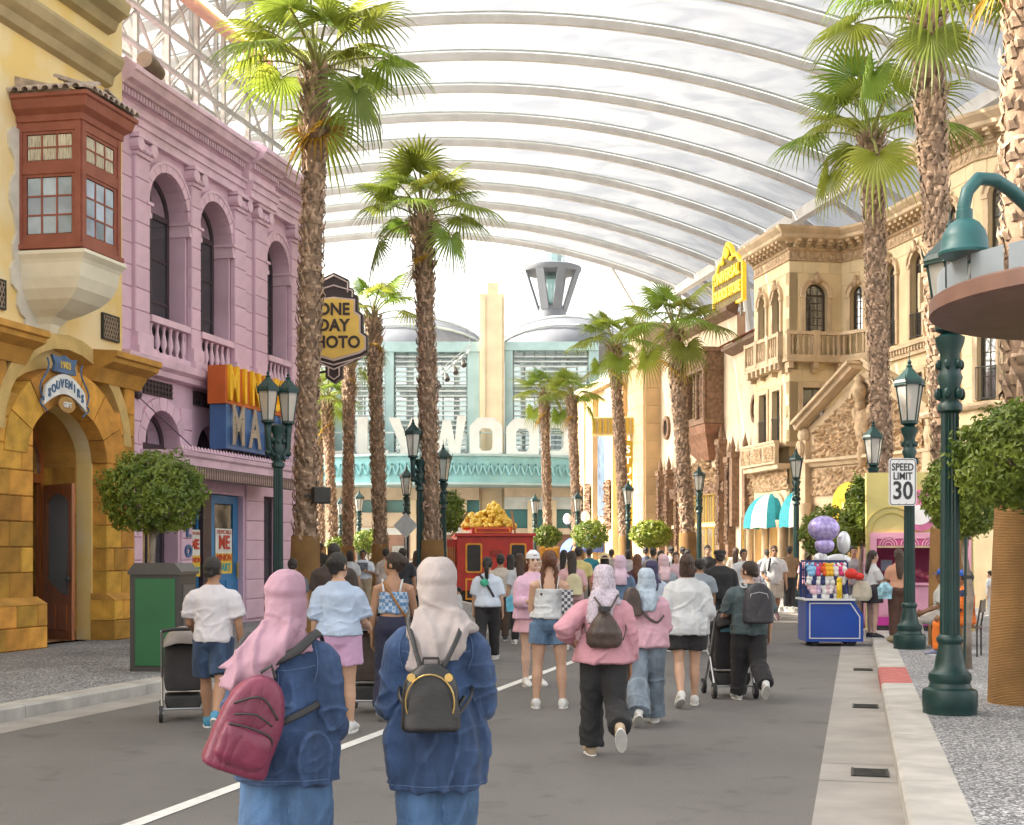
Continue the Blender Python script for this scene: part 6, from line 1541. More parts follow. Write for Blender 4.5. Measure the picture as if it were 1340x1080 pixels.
# ---------------- pink kiosk ----------------
KI = thing('pink_kiosk', 'pink vending kiosk with tall yellow panel behind the lamp post', 'kiosk', ground(1213, 826, KERB), radians(-10))
k = KI.location.y/F; kp = mat('kiosk_pink',(.66,.31,.43),.5,.08,2); kp2 = mat('kiosk_deep_pink',(.55,.10,.26),.55,.1,2); ky = mat('kiosk_yellow',(.50,.43,.16),.55,.08,2); kmg = mat('kiosk_magenta',(.45,.03,.25),.5)
X = lambda px: (px-1213)*k
Z_ = lambda py: (826-py)*k
MB().box(X(1150),X(1262),0,1.6,0,Z_(812)).build('plinth', irn, KI)
MB().box(X(1147),X(1265),-.03,1.6,Z_(819),Z_(808)).build('skirting', kmg, KI)
MB().box(X(1149),X(1263),0,.5,Z_(808)+.001,Z_(766)).build('counter_front', kp, KI)
MB().box(X(1146),X(1266),-.08,.55,Z_(766)+.001,Z_(763)).build('counter_top', kp, KI)
for i in range(5): MB().box(X(1152+22*i),X(1172+22*i),-.012,-.0,Z_(806),Z_(768)).build('counter_panel', kp, KI)
MB().box(X(1149),X(1263),1.5,1.6,Z_(766),Z_(700)).build('back_wall', kp2, KI)
for a, b in ((1141,1149),(1261,1268)): MB().box(X(a),X(b),-.05,1.6,0,Z_(697)).build('side_post', kp, KI)
MB().box(X(1149)+.001,X(1261)-.001,-.05,1.55,Z_(705),Z_(697)).build('head_beam', kp, KI)
MB().box(X(1150),X(1260),-.02,.06,Z_(714),Z_(705.2)).build('arch_strip', kp2, KI)
for i in range(4): 
    for r in (.16,.11,.06): 
        mb = MB(); arch_ring(mb, X(1164+27*i)-r, X(1164+27*i)+r, Z_(714), .02, -.05, -.021, 8); mb.build('rainbow_arch', kp, KI)
MB().box(X(1150),X(1260),-.03,.3,Z_(717),Z_(714.2)).build('shelf_strip', mat('kiosk_cream',(.6,.45,.3),.6), KI)
pnl = [(X(1137),Z_(826)),(X(1141),Z_(826)),(X(1141),Z_(697)),(X(1268),Z_(697)),(X(1268),Z_(826)),(X(1273),Z_(826)),(X(1270),Z_(618)),(X(1136),Z_(618))]
MB().prism(pnl, .02, .3).build('tall_panel', ky, KI)
for r in (.5,.38): mb = MB(); arch_ring(mb, X(1168)-r, X(1168)+r, Z_(696.5), .02, .0, .019, 14); mb.build('panel_arch', mat('kiosk_olive',(.38,.31,.08),.6), KI)
# round badge: plain shapes only
mb = MB(); mb.prism([(X(1206)+.32*cos(2*pi*i/24), Z_(668)+.42*sin(2*pi*i/24)) for i in range(24)], -.02, .019); mb.build('badge', mat('badge_pink',(.6,.16,.32),.5,.15,6), KI)
mb = MB(); mb.prism([(X(1203)+.24*cos(2*pi*i/20), Z_(674)+.2*sin(2*pi*i/20)) for i in range(20)], -.03, -.021); mb.build('badge_centre', mat('badge_white',(.7,.68,.7),.5), KI)
MB().box(X(1160),X(1175),.9,.94,Z_(748),Z_(733)).build('screen', mat('till_screen',(.3,.4,.5),.2), KI)
mb = MB(); rnd = random.Random(2)
for i in range(14): mb.ball((X(1195+3*i)+rnd.uniform(-.03,.03), .2+rnd.uniform(0,.2), Z_(760)+rnd.uniform(0,.2)), rnd.uniform(.06,.1), 7, 5)
g = tag(mb.build('bag_heap', mat('bag_dark_red',(.2,.03,.06),.6,.4,9), None, smooth=True), 'heap of dark red bags on the pink kiosk counter', 'bags'); g.matrix_world = KI.matrix_basis
# thin stake beside the small tree
TS = thing('tree_stake', 'thin dark steel stake tied to the grey-trunked clipped tree', 'stake', ground(1262, 878, KERB)); MB().tube([(0,0,0),(.02,0,1.75)], .018, 6).build('pole', lampg, TS); MB().box(0,.12,-.02,.02,1.2,1.25).build('strap', irn, TS)
# loudspeaker hanging on the left palm
LSP = thing('loudspeaker', 'black loudspeaker fixed to the thick left palm trunk', 'loudspeaker', at(420, 24.8, 2.75), radians(20))
MB().cbox(-.16,.16,-.14,.14,-.14,.16,.02).build('box', irn, LSP); MB().bar((-.3,.05,0),(-.15,.05,0), .05).build('bracket', irn, LSP)
# ---------------- people ----------------
TEXF = bpy.data.textures.new('fold_noise', 'CLOUDS'); TEXF.noise_scale = .11; TEXF.noise_depth = 2
TEXC = bpy.data.textures.new('cloth_noise', 'CLOUDS'); TEXC.noise_scale = .055; TEXC.noise_depth = 2
SKINS = {'light':(.56,.34,.235),'tan':(.40,.22,.135),'brown':(.25,.125,.07),'pale':(.62,.40,.30)}
HAIRC = {'black':(.018,.014,.012),'brown':(.06,.03,.018),'auburn':(.13,.045,.02),'darkbrown':(.035,.02,.014),'grey':(.12,.11,.1)}
def skin_m(k): return mat('skin_'+k, SKINS[k], .5, .06, 8, .05, 60, spec=.4)
def hair_m(k): return mat('hair_'+k, HAIRC[k], .38, .55, 10, .9, 26, stretch=(7,7,.5), spec=.5)
def cloth(name, col, rough=.85, var=.10, bump=.1, bs=60, fold=.42, fs=4.2, **k): return mat('cloth_'+name, col, rough, var, 5, bump, bs, sheen=.04, fold=fold, fs=fs, **k)
def denim(name, col):
    m = mat('denim_'+name, col, .85, .34, 9, .3, 240, stretch=(1,1,.35), detail=9, sheen=.05, fold=.4, fs=4.6)
    n = m.node_tree.nodes; L = m.node_tree.links
    if 'wear' not in n:       # raised ridges and edges of worn denim are paler
        ge = n.new('ShaderNodeNewGeometry'); r = n.new('ShaderNodeMapRange'); r.name = 'wear'; r.inputs[1].default_value = .505; r.inputs[2].default_value = .56; r.inputs[4].default_value = .3; L.new(ge.outputs['Pointiness'], r.inputs[0])
        mx = n.new('ShaderNodeMix'); mx.data_type = 'RGBA'; old = n['Principled BSDF'].inputs['Base Color'].links[0].from_socket; L.new(old, mx.inputs[6]); mx.inputs[7].default_value = (*[min(1, c*2.6+.04) for c in col], 1); L.new(r.outputs[0], mx.inputs[0]); L.new(mx.outputs[2], n['Principled BSDF'].inputs['Base Color'])
    return m
def plaid(name, c1, c2, sc=60):
    m = cloth(name, c1); n = m.node_tree.nodes; L = m.node_tree.links
    if 'plaid' in n: return m
    tc = n.new('ShaderNodeTexCoord'); ck = n.new('ShaderNodeTexChecker'); ck.name = 'plaid'; ck.inputs['Scale'].default_value = sc; ck.inputs['Color1'].default_value = (*c1,1); ck.inputs['Color2'].default_value = (*c2,1)
    L.new(tc.outputs['Object'], ck.inputs['Vector']); L.new(ck.outputs[0], n['Principled BSDF'].inputs['Base Color']); return m
def stripes(name, c1, c2, sc=30, direction='X'):
    m = cloth(name, c1); n = m.node_tree.nodes; L = m.node_tree.links
    if 'stripe' in n: return m
    tc = n.new('ShaderNodeTexCoord'); w = n.new('ShaderNodeTexWave'); w.name = 'stripe'; w.bands_direction = direction; w.inputs['Scale'].default_value = sc; w.inputs['Distortion'].default_value = 1
    mx = n.new('ShaderNodeMix'); mx.data_type = 'RGBA'; mx.inputs[6].default_value = (*c1,1); mx.inputs[7].default_value = (*c2,1)
    L.new(tc.outputs['Object'], w.inputs['Vector']); L.new(w.outputs[1], mx.inputs[0]); L.new(mx.outputs[2], n['Principled BSDF'].inputs['Base Color']); return m
def remesh(o, vox, smooth=4, disp=0, tex=None):
    m = o.modifiers.new('r', 'REMESH'); m.mode = 'VOXEL'; m.voxel_size = vox; m.use_smooth_shade = True
    if smooth: s_ = o.modifiers.new('s', 'SMOOTH'); s_.factor = .5; s_.iterations = smooth
    if disp:
        d = o.modifiers.new('d', 'DISPLACE'); d.texture = tex or TEXF; d.strength = disp; d.mid_level = .5; d.texture_coords = 'GLOBAL'
    return o
def ering(c, rx, ry, n=20, fold=0, kf=9, ph=0, tw=0):
    return [V((c[0]+rx*cos(2*pi*i/n)*(1+fold*sin(kf*2*pi*i/n+ph)), c[1]+ry*sin(2*pi*i/n)*(1+fold*sin(kf*2*pi*i/n+ph)), c[2])) for i in range(n)]
# torso rings for a body of height 1: z, rx, ry, y offset
TF = [(.475,.060,.05,0),(.505,.098,.072,-.006),(.545,.104,.075,-.008),(.585,.096,.068,-.004),(.635,.076,.055,0),(.69,.079,.057,.003),(.745,.086,.063,.005),(.775,.089,.058,0),(.80,.083,.052,-.003),(.823,.062,.045,-.005),(.845,.042,.039,-.006),(.862,.033,.034,-.006)]
TM = [(.475,.060,.05,0),(.505,.090,.070,-.004),(.545,.095,.071,-.004),(.585,.093,.068,0),(.635,.088,.064,.003),(.69,.092,.066,.004),(.745,.101,.068,.004),(.775,.106,.063,0),(.80,.099,.056,-.003),(.823,.075,.047,-.005),(.845,.049,.041,-.006),(.862,.036,.037,-.006)]
HEAD = [(0,.018,.02,.026),(.012,.028,.036,.018),(.034,.037,.049,.008),(.058,.0425,.055,.002),(.082,.0445,.0575,-.002),(.104,.042,.055,-.004),(.122,.032,.042,-.005),(.134,.014,.018,-.005)]
def lerp_rings(R, z):
    if z <= R[0][0]: return R[0][1:]
    for a, b in zip(R, R[1:]):
        if a[0] <= z <= b[0]:
            t = (z-a[0])/(b[0]-a[0]); return tuple(a[i]+(b[i]-a[i])*t for i in (1,2,3))
    return R[-1][1:]
class Rig: pass
def rig(h, sex, stride=0, arms=('down','down'), bend=0, lift=0, sit=False, wide=1.0, lean=0, legs_apart=0):
    g = Rig(); g.h = h; g.sex = sex
    T = TM if sex == 'm' else TF
    g.T = [(z*h, rx*h*wide, ry*h*(wide*.5+.5), yo*h) for z, rx, ry, yo in T]
    shw = (.117 if sex == 'm' else .098)*h*(wide*.6+.4)
    Lth, Lsh = .245*h, .235*h
    g.hip = {}; g.knee = {}; g.ank = {}; g.foot = {}
    for sd in (-1,1):
        hip = V((sd*(.052*h*wide+legs_apart*.3), 0, .515*h))
        a = stride*sd; b = (lift if a < 0 else bend) 
        if sit: a, b = radians(82), radians(85)
        kn = hip+V((sd*legs_apart*.5, sin(a)*Lth, -cos(a)*Lth)); an = kn+V((sd*legs_apart*.3, sin(a-b)*Lsh, -cos(a-b)*Lsh))
        g.hip[sd], g.knee[sd], g.ank[sd] = hip, kn, an; g.foot[sd] = (a-b)*.8 if (a < 0 and not sit) else max(0, (a-b))*.3 if not sit else 0
    low = min(g.ank[s_].z-.042*h-max(0,-sin(g.foot[s_]))*.11*h for s_ in (-1,1)); g.dz = -low
    g.sh = {}; g.el = {}; g.wr = {}; g.hd = {}
    Lu, Lf = .175*h, .145*h
    for sd, a in zip((-1,1), arms):
        sh = V((sd*shw, -.004*h, .785*h))
        P = {'down':(.06,.14,.12,0),'swing_f':(.45,.1,.35,-.1),'swing_b':(-.45,.12,.12,0),'hold':(.25,.12,1.45,-.25),'push':(.35,.16,.95,-.05),'phone':(.35,.1,1.9,-.35),'hip':(-.35,.75,1.5,-1.1),'loose':(.02,.17,.3,-.05),'out':(.1,.42,.25,.1),'bent':(.0,.2,1.2,-.45),'lap':(.35,.15,.8,-.35),'fold':(.3,.2,1.6,-1.2),'holdw':(.05,.13,1.5,-.2),'bentn':(-.02,.14,1.25,-.3)}[a]
        fw, ab, eb, inn = P
        d1 = V((sd*sin(ab), sin(fw), -cos(fw)*cos(ab))).normalized(); el = sh+d1*Lu
        f2 = fw+eb; d2 = V((sd*(sin(ab)*.6+inn*.7), sin(f2), -cos(f2))).normalized()
        g.sh[sd], g.el[sd], g.wr[sd], g.hd[sd] = sh, el, el+d2*Lf, d2
    g.lean = lean
    return g
def hand(mb, w, d, sd, s, grip=.5):
    """palm, four unequal bent fingers and a thumb from the wrist w along d"""
    d = d.normalized(); inn = V((-sd,0,0)); inn = (inn-d*inn.dot(d)).normalized(); wd = d.cross(inn).normalized()   # inn = palm facing
    if wd.y < 0: wd = -wd            # wd points forward (thumb side)
    mb.tube([w-d*.02*s, w+d*.03*s, w+d*.085*s], [.028*s,.038*s,.036*s], 10, .55, up=inn)
    for i, (ln, o) in enumerate(((.070,.030),(.080,.0105),(.075,-.010),(.058,-.029))):
        p = w+d*.082*s+wd*(o*s*1.15); q = p+d*(ln*.45*s)+inn*(.012*s*grip*2); r = q+(d*(1-grip)+inn*grip*1.1).normalized()*(ln*.35*s); t = r+(d*(1-grip*1.3)+inn*grip*1.6).normalized()*(ln*.25*s)
        mb.tube([p,q,r,t], [.0095*s,.009*s,.0085*s,.007*s], 6)
    p = w+d*.03*s+wd*.03*s; q = p+wd*.028*s+d*.03*s+inn*.012*s; t = q+d*.032*s+inn*.016*s+wd*.004*s
    mb.tube([p,q,t], [.014*s,.0115*s,.009*s], 6)
def body_raw(g, face):
    h = g.h; mb = MB()
    T = g.T; mb.rings([ering((0,yo,z), rx, ry, 20) for z, rx, ry, yo in T])
    mb.tube([(0,-.006*h,.83*h),(0,0,.868*h),(0,.004*h,.895*h)], [.036*h,.031*h,.032*h], 12)
    hb = MB(); hb.rings([ering((0,yo*h,z*h), rx*h, ry*h, 18) for z, rx, ry, yo in HEAD])
    hb.tube([(0,.055*h,.07*h),(0,.064*h,.052*h),(0,.06*h,.045*h)], [.006*h,.010*h,.010*h], 6)
    for s_ in (-1,1): hb.ball((s_*.045*h,-.004*h,.062*h), (.008*h,.014*h,.02*h), 8, 6)
    M = Matrix.Translation((0,.004*h,.868*h)) @ Matrix.Rotation(face, 4, 'Z')
    mb.M = M; mb.add(hb.v, hb.f); mb.M = None; g.HM = M
    for sd in (-1,1):
        mb.tube([g.sh[sd]+V((-sd*.035*h,0,.012*h)), g.sh[sd], g.sh[sd].lerp(g.el[sd],.4), g.el[sd], g.el[sd].lerp(g.wr[sd],.4), g.wr[sd]], [.028*h,.033*h,.029*h,.024*h,.023*h,.0155*h], 10)
        hand(mb, g.wr[sd], g.hd[sd], sd, h/1.65, .45)
        mb.tube([g.hip[sd]+V((0,0,.02*h)), g.hip[sd].lerp(g.knee[sd],.3), g.knee[sd].lerp(g.hip[sd],.15), g.knee[sd], g.knee[sd].lerp(g.ank[sd],.3), g.knee[sd].lerp(g.ank[sd],.75), g.ank[sd]], [.058*h,.052*h,.036*h,.033*h,.036*h,.024*h,.021*h], 12)
        foot(mb, g, sd, 1.0)
    return mb
def foot(mb, g, sd, inf, sole=False):
    h = g.h; a = g.foot[sd]; R = Matrix.Translation(g.ank[sd]) @ Matrix.Rotation(a, 4, 'X') @ Matrix.Rotation(-sd*.12, 4, 'Z')
    f = MB(); st = [(-.036,.018,.022),(-.022,.024,.03),(.01,.025,.034),(.05,.027,.024),(.08,.028,.018),(.1,.022,.013),(.112,.01,.008)]
    rs = []
    for y, rx, hz in st:
        rs.append([V((rx*h*inf*cos(2*pi*i/12), (y*h)*inf, -.042*h+hz*h*inf*(1+sin(2*pi*i/12)) if True else 0)) for i in range(12)])
    f.rings(rs); mb.M = R if not mb.M else mb.M @ R; mb.add(f.v, f.f); mb.M = None
def shoes(g, P, m, solem=None, open_=False):
    for sd in (-1,1):
        mb = MB(); foot(mb, g, sd, 1.12); mb.tube([g.ank[sd]+V((0,-.004*g.h,-.012*g.h)), g.ank[sd]+V((0,-.004*g.h,.008*g.h))], [.03*g.h,.027*g.h], 10)
        o = mb.build('shoe', m, P); remesh(o, .012, 2); o.location.z = g.dz
        sl = MB(); a = g.foot[sd]; R = Matrix.Translation(g.ank[sd]) @ Matrix.Rotation(a, 4, 'X') @ Matrix.Rotation(-sd*.12, 4, 'Z'); h = g.h
        rs = [[R @ V((rx*h*cos(2*pi*i/14), (.036+ry*sin(2*pi*i/14))*h, z*h)) for i in range(14)] for z, rx, ry in ((-.049,.030,.083),(-.040,.031,.085),(-.034,.028,.08))]
        sl.rings(rs); q = sl.build('sole', solem or mat('sole_white',(.7,.69,.66),.6,.08,9), o)
def sub(g, mb, name, m, P, vox, disp=.012, smooth=3, tex=None):
    o = mb.build(name, m, P); o.location.z = g.dz; remesh(o, vox, smooth, disp, tex); return o
def top(g, P, m, vox, hem=.5, loose=.018, sleeve=.45, neck=.85, flare=.0, name='shirt', sl=.012, disp=.012, collar=False, cuff=0, fold=.03, bulge=0):
    """shirt: torso shell from hem to neck plus sleeves covering a fraction of the arm (1 = to the wrist)"""
    h = g.h; mb = MB(); zs = [hem*h+(neck*h-hem*h)*i/12 for i in range(13)]
    rs = []
    for i, z in enumerate(zs):
        rx, ry, yo = lerp_rings(g.T, max(z, .535*h)); t = 1-i/12
        if z > .78*h: e = loose*h*max(.3,.55-(z/h-.78)*3)
        else: e = loose*h
        fl = flare*h*t**1.5; b = bulge*h*math.exp(-((t-.75)/.25)**2)
        rs.append(ering((0,yo,z), rx+e+fl+b, ry+e+fl*.8+b, 40, fold*(.3+.7*t), 7, i*.5))
    mb.rings(rs)
    if sleeve:
        for sd in (-1,1):
            pts = [g.sh[sd]+V((-sd*.045*h,0,.018*h)), g.sh[sd]+V((-sd*.012*h,0,.002*h)), g.sh[sd]+V((0,0,-.014*h))]; rad = [.022*h+sl*h*.4, .031*h+sl*h*.6, .035*h+sl*h*.8]
            if sleeve <= .55:
                t = sleeve/.55; pts += [g.sh[sd].lerp(g.el[sd], t*.5), g.sh[sd].lerp(g.el[sd], t)]; rad += [.036*h+sl*h, .035*h+sl*h*1.3]
            else:
                t = (sleeve-.55)/.45; pts += [g.sh[sd].lerp(g.el[sd],.45), g.el[sd]+V((0,-.004*h,0)), g.el[sd].lerp(g.wr[sd],t*.5), g.el[sd].lerp(g.wr[sd],t)]; rad += [.034*h+sl*h, .029*h+sl*h*1.1, .027*h+sl*h*1.15, .020*h+sl*h*(.55 if cuff else 1.0)]
            mb.tube(pts, rad, 14)
    o = sub(g, mb, name, m, P, vox, disp)
    return o
def trousers(g, P, m, vox, length=1.0, loose=.010, waist=.62, name='trousers', disp=.012, flare=0):
    h = g.h; mb = MB(); zs = [.47*h, .5*h, .54*h, .58*h, waist*h]
    mb.rings([ering((0,lerp_rings(g.T,z)[2],z), lerp_rings(g.T,z)[0]+loose*h*.8, lerp_rings(g.T,z)[1]+loose*h*.8, 24) for z in zs])
    for sd in (-1,1):
        if length <= .5:
            t = length/.5; pts = [g.hip[sd]+V((0,0,.03*h)), g.hip[sd].lerp(g.knee[sd],t*.5), g.hip[sd].lerp(g.knee[sd],t)]; rad = [.058*h+loose*h, .054*h+loose*h*1.3, .046*h+loose*h*1.7+(1-t)*.006*h]
        else:
            t = (length-.5)/.5; pts = [g.hip[sd]+V((0,0,.03*h)), g.hip[sd].lerp(g.knee[sd],.5), g.knee[sd], g.knee[sd].lerp(g.ank[sd],t*.5), g.knee[sd].lerp(g.ank[sd],t)]
            rad = [.058*h+loose*h, .050*h+loose*h, .038*h+loose*h*1.2, .034*h+loose*h*1.3+flare*h*.4, .026*h+loose*h*1.6+flare*h]
        mb.tube(pts, rad, 16)
    return sub(g, mb, name, m, P, vox, disp)
def skirt(g, P, m, vox, z0=.38, waist=.62, flare=.05, name='skirt'):
    h = g.h; mb = MB(); rs = []
    for i in range(9):
        t = i/8; z = (waist+(z0-waist)*t)*h; rx, ry, yo = lerp_rings(g.T, max(z,.5*h)); rx = max(rx,.1*h*.95); rs.append(ering((0,yo,z), rx+.008*h+flare*h*t, ry+.008*h+flare*h*t, 48, .05*t, 14))
    mb.rings(rs); return sub(g, mb, name, m, P, vox, .004, 1)
def hair(g, P, m, style, vox=.012):
    h = g.h; mb = MB(); R = []
    for z, rx, ry, yo in HEAD:
        if z < .03: continue
        R.append(ering((0,(yo-.013 if z < .1 else yo-.004)*h,(z+.004)*h), (rx+.0075)*h, (ry+(.004 if z < .1 else .0075))*h, 20))
    R[-1] = [p+V((0,0,.006*h)) for p in R[-1]]
    if style != 'bald': mb.rings(R)
    if style == 'bald':
        mb.rings([ering((0,(yo-.013)*h,z*h), (rx+.0045)*h, (ry+.001)*h, 20) for z, rx, ry, yo in HEAD if .02 < z < .11])
    elif style == 'short': mb.tube([(0,-.04*h,.03*h),(0,-.05*h,.06*h)], [.03*h,.035*h], 12)
    elif style == 'bun': mb.ball((.0,-.07*h,.085*h), (.033*h,.028*h,.03*h), 12, 8).ball((.012*h,-.078*h,.095*h), .018*h, 8, 6).ball((-.014*h,-.08*h,.078*h), .017*h, 8, 6); mb.tube([(0,-.04*h,.02*h),(0,-.05*h,.06*h)], [.024*h,.03*h], 10)
    elif style == 'bob':
        mb.rings([ering((0,-.012*h,z*h), rx*h, ry*h, 20) for z, rx, ry in ((-.012,.048,.046),(.01,.054,.055),(.05,.053,.060),(.09,.048,.058))])
    elif style in ('long','straight'):
        ln = -.20 if style == 'straight' else -.13
        mb.rings([[V((x*h*(1 if z > -.02 else .95),(y-.052-(.012 if z < 0 else 0)-(0.01 if z<-.06 else 0))*h,z*h)) for x, y in [(.05*w*cos(2*pi*i/16),.022*sin(2*pi*i/16)) for i in range(16)]] for z, w in ((ln,.55),(ln*.6,.85),(ln*.2,1.0),(.02,1.05),(.07,.9))])
    elif style == 'ponytail':
        mb.tube([(0,-.055*h,.09*h),(0,-.08*h,.075*h),(0,-.088*h,.02*h),(0,-.075*h,-.06*h),(0,-.07*h,-.11*h)], [.016*h,.022*h,.024*h,.018*h,.006*h], 10)
    elif style == 'braids':
        for s_ in (-1,1):
            for i in range(8): mb.ball((s_*(.04+.007*(i%2))*h, (-.03-.003*i)*h, (.03-.024*i)*h), (.018*h,.016*h,.017*h), 8, 6)
    M = g.HM; mb2 = MB(M); mb2.add(mb.v, mb.f)
    return sub(g, mb2, 'hair', m, P, vox, .008, 2, TEXC)
def hijab(g, P, m, vox=.012, tail=None, under=.77, size=1.0, drape=1.0):
    """head scarf: cap over the skull, gathered at the nape, spreading over the shoulders, one hanging tail"""
    h = g.h; mb = MB(g.HM); z9 = .868
    mb.rings([ering((0,(yo-(.016 if z < .1 else .006))*h,(z+.004)*h), (rx+.0125)*h*size, (ry+.010)*h*size, 24, .008, 7, z*40) for z, rx, ry, yo in HEAD if z > .0]); 
    R = [ering((0,(yo-.010)*h,(z)*h), (rx+.014)*h*size, (ry+.010)*h*size, 24) for z, rx, ry, yo in ((-.03,.040,.042,-.006),(0,.041,.047,-.010),(.03,.043,.054,-.010),(.06,.045,.057,-.006))]
    mb.rings(R)
    nb = MB(); rs = []
    for z, rx, ry, yo in ((.90,.050,.054,-.008),(.868,.050,.055,-.008),(.845,.058,.058,-.010),(.822,.082,.068,-.008),(.795,.108*drape,.078,-.006),(under,.114*drape,.080,-.004)):
        rs.append(ering((0,yo*h,z*h), rx*h*size, ry*h*size, 40, .035, 8, z*30))
    nb.rings(rs); mb.M = None; mb.add(nb.v, nb.f)
    if tail:
        for pts, w0, w1, th in tail:
            P_ = [V((x*h,y*h,z*h)) for x, y, z in pts]; n = len(P_); rs = []
            for i, p in enumerate(P_):
                w = (w0+(w1-w0)*i/(n-1))*h; rs.append([p+V((w*cos(2*pi*k/24), th*h*sin(2*pi*k/24)+.012*h*sin(3*2*pi*k/24+i)*abs(cos(2*pi*k/24)), 0)) for k in range(24)])
            mb.rings(rs)
    return sub(g, mb, 'head_scarf', m, P, vox, .016, 3)
def face_bits(g, P, shades=False):
    h = g.h; M = Matrix.Translation((0,0,g.dz)) @ g.HM
    for s_ in (-1,1):
        o = MB(M).ball((s_*.0185*h,.0515*h,.071*h), (.0075*h,.004*h,.0045*h), 8, 6).build('eye', mat('eye_dark',(.03,.02,.015),.3), P)
        b = MB(M).bar((s_*.009*h,.0555*h,.080*h),(s_*.029*h,.0505*h,.081*h), .006*h).build('eyebrow', hair_m('black'), P)
    MB(M).ball((0,.0535*h,.030*h), (.013*h,.005*h,.004*h), 8, 5).build('mouth', mat('lips',(.36,.14,.11),.5), P)
    if shades:
        mb = MB(M)
        for s_ in (-1,1): mb.ball((s_*.02*h,.055*h,.070*h), (.016*h,.006*h,.011*h), 10, 6); mb.bar((s_*.036*h,.05*h,.073*h),(s_*.046*h,-.005*h,.075*h), .004*h)
        mb.build('sunglasses', mat('shades',(.015,.015,.018),.15), P)
def person(label, loc, rz, h=1.62, sex='f', skin='light', vox=.012, face=0, **k):
    """loc is the ground spot; rz = 0 walks away from the camera"""
    P = thing('person', label, 'person', loc, rz)
    g = rig(h, sex, k.get('stride',.0), k.get('arms',('down','down')), k.get('bend',.05), k.get('lift',.5), k.get('sit',False), k.get('wide',1.0), 0, k.get('apart',0))
    bd = body_raw(g, face).build('body', skin_m(skin), P); bd.location.z = g.dz
    remesh(bd, min(.009 if vox <= .013 else .015, vox), 2)
    return P, g
def strap(P, g, pts, w, m, name='strap', th=.35):
    o = MB().tube([V(p)*g.h+V((0,0,g.dz)) for p in pts], w*g.h, 8, th, up=(0,1,0), curve=5).build(name, m, P, smooth=True); return o
def pack(name, label, P0, loc, rz, W, D, Hh, m, group=None, round_=.6):
    """backpack body: rounded loft, with pocket, zips and handle"""
    B = thing(name, label, 'backpack', loc, rz, group); rs = []
    for t in (0,.03,.08,.2,.35,.5,.62,.74,.84,.92,.97,1.0):
        e = 1 if t < .5 else sqrt(max(.04, 1-((t-.5)/.5)**2.6*.96)); e *= (.86 if t == 0 else .97 if t < .05 else 1)
        w = W/2*e*(1.04-.12*t); d = D/2*(1-.35*t)*(.75+.25*e)*(.8 if t == 0 else 1)
        rs.append([(w*math.copysign(abs(cos(a))**round_,cos(a)), -d*.2+d*math.copysign(abs(sin(a))**round_,sin(a)), Hh*t) for a in [2*pi*k/28 for k in range(28)]])
    o = MB().rings(rs).build('bag_body', m, B); remesh(o, .010, 2, .010)
    return B

from mathutils.bvhtree import BVHTree
def ridge(p): return max(0, 1-2*abs(noise.noise(p)))
BAKES = []
def bake(o, fold=None, then=None): BAKES.append((o, fold, then)); return o
def bake_all():
    """settle the cloth: apply the modifiers, then press creases into the surface"""
    bpy.context.view_layer.update(); dg = bpy.context.evaluated_depsgraph_get()
    got = [bpy.data.meshes.new_from_object(o.evaluated_get(dg)) for o, _, _ in BAKES]
    for (o, fold, then), me in zip(BAKES, got):
        o.modifiers.clear(); o.data = me
        ns = [V(v.normal) for v in me.vertices]
        for v, n_ in zip(me.vertices, ns): v.co = v.co+n_*fold(v.co, n_)
        me.polygons.foreach_set('use_smooth', [True]*len(me.polygons)); me.update()
        if then: then()
def denim_fold(h, seed):
    def f(p, n_):
        w = noise.noise_vector(p*3+V((seed,0,0)))*.10; z = p.z/h
        a = ridge(V((p.x*5.5+seed, p.y*5.5, p.z*1.5))+w*5)**3          # few sharp falling folds
        b = ridge(V((p.x*4-p.z*9, p.y*6, p.z*7+p.x*3+seed))+w*4)**3    # drag creases at waist and elbows
        k = max(0, min(1, (.80-z)*5)); kb = math.exp(-((z-.66)/.06)**2)+.5*math.exp(-((z-.52)/.06)**2)
        return max(-.003, .020*k*(a-.2)+.018*kb*(b-.2))
    return f
def pants_fold(h, seed):
    def f(p, n_):
        w = noise.noise_vector(p*3+V((seed,0,0)))*.10; z = p.z/h
        a = ridge(V((p.x*6+seed, p.y*6, p.z*1.6))+w*5)**3; b = ridge(V((p.x*3, p.y*5-p.z*4, p.z*9+seed))+w*4)**3
        k = max(0, min(1, (.47-z)*9)); kb = math.exp(-((z-.27)/.05)**2)+.9*math.exp(-((z-.08)/.05)**2)+.5*math.exp(-((z-.42)/.04)**2)
        return k*(.014*(a-.2)+.016*kb*(b-.2))-.004*(1-k)
    return f
def scarf_fold(h, seed):
    def f(p, n_):
        z = p.z/h; w = noise.noise_vector(p*4+V((seed,0,0)))*.15
        up = max(0, min(1, (z-.86)*14)); nape = math.exp(-((z-.872)/.03)**2)
        a = ridge(V((p.x*2+seed, p.y*2.5, p.z*7+p.x*4))+w*3)**3        # soft wrapped creases, gathered at the nape
        b = ridge(V((p.x*10+seed, p.y*4, p.z*1.2))+w*3)**3             # folds hanging below
        return (.006*up+.012*nape)*(a-.2)+.018*(1-up)*(b-.2)
    return f
def seam(o, P, pts, m, r=.0022, name='seam', d=(0,1,0)):
    """stitched seam laid on the cloth: pts are (x, z) seen from behind"""
    bm = BVHTree.FromPolygons([v.co for v in o.data.vertices], [tuple(p.vertices) for p in o.data.polygons]); out = []
    for x, z in pts:
        hit = bm.ray_cast(V((x,-1.0,z)), V(d))
        if hit[0]: out.append(hit[0]+V((0,-.001,o.location.z)))
    if len(out) > 2: MB().tube(out, r, 5).build(name, m, P, smooth=True)
def hgt(py, Y): return H+(HZ-py)*Y/F
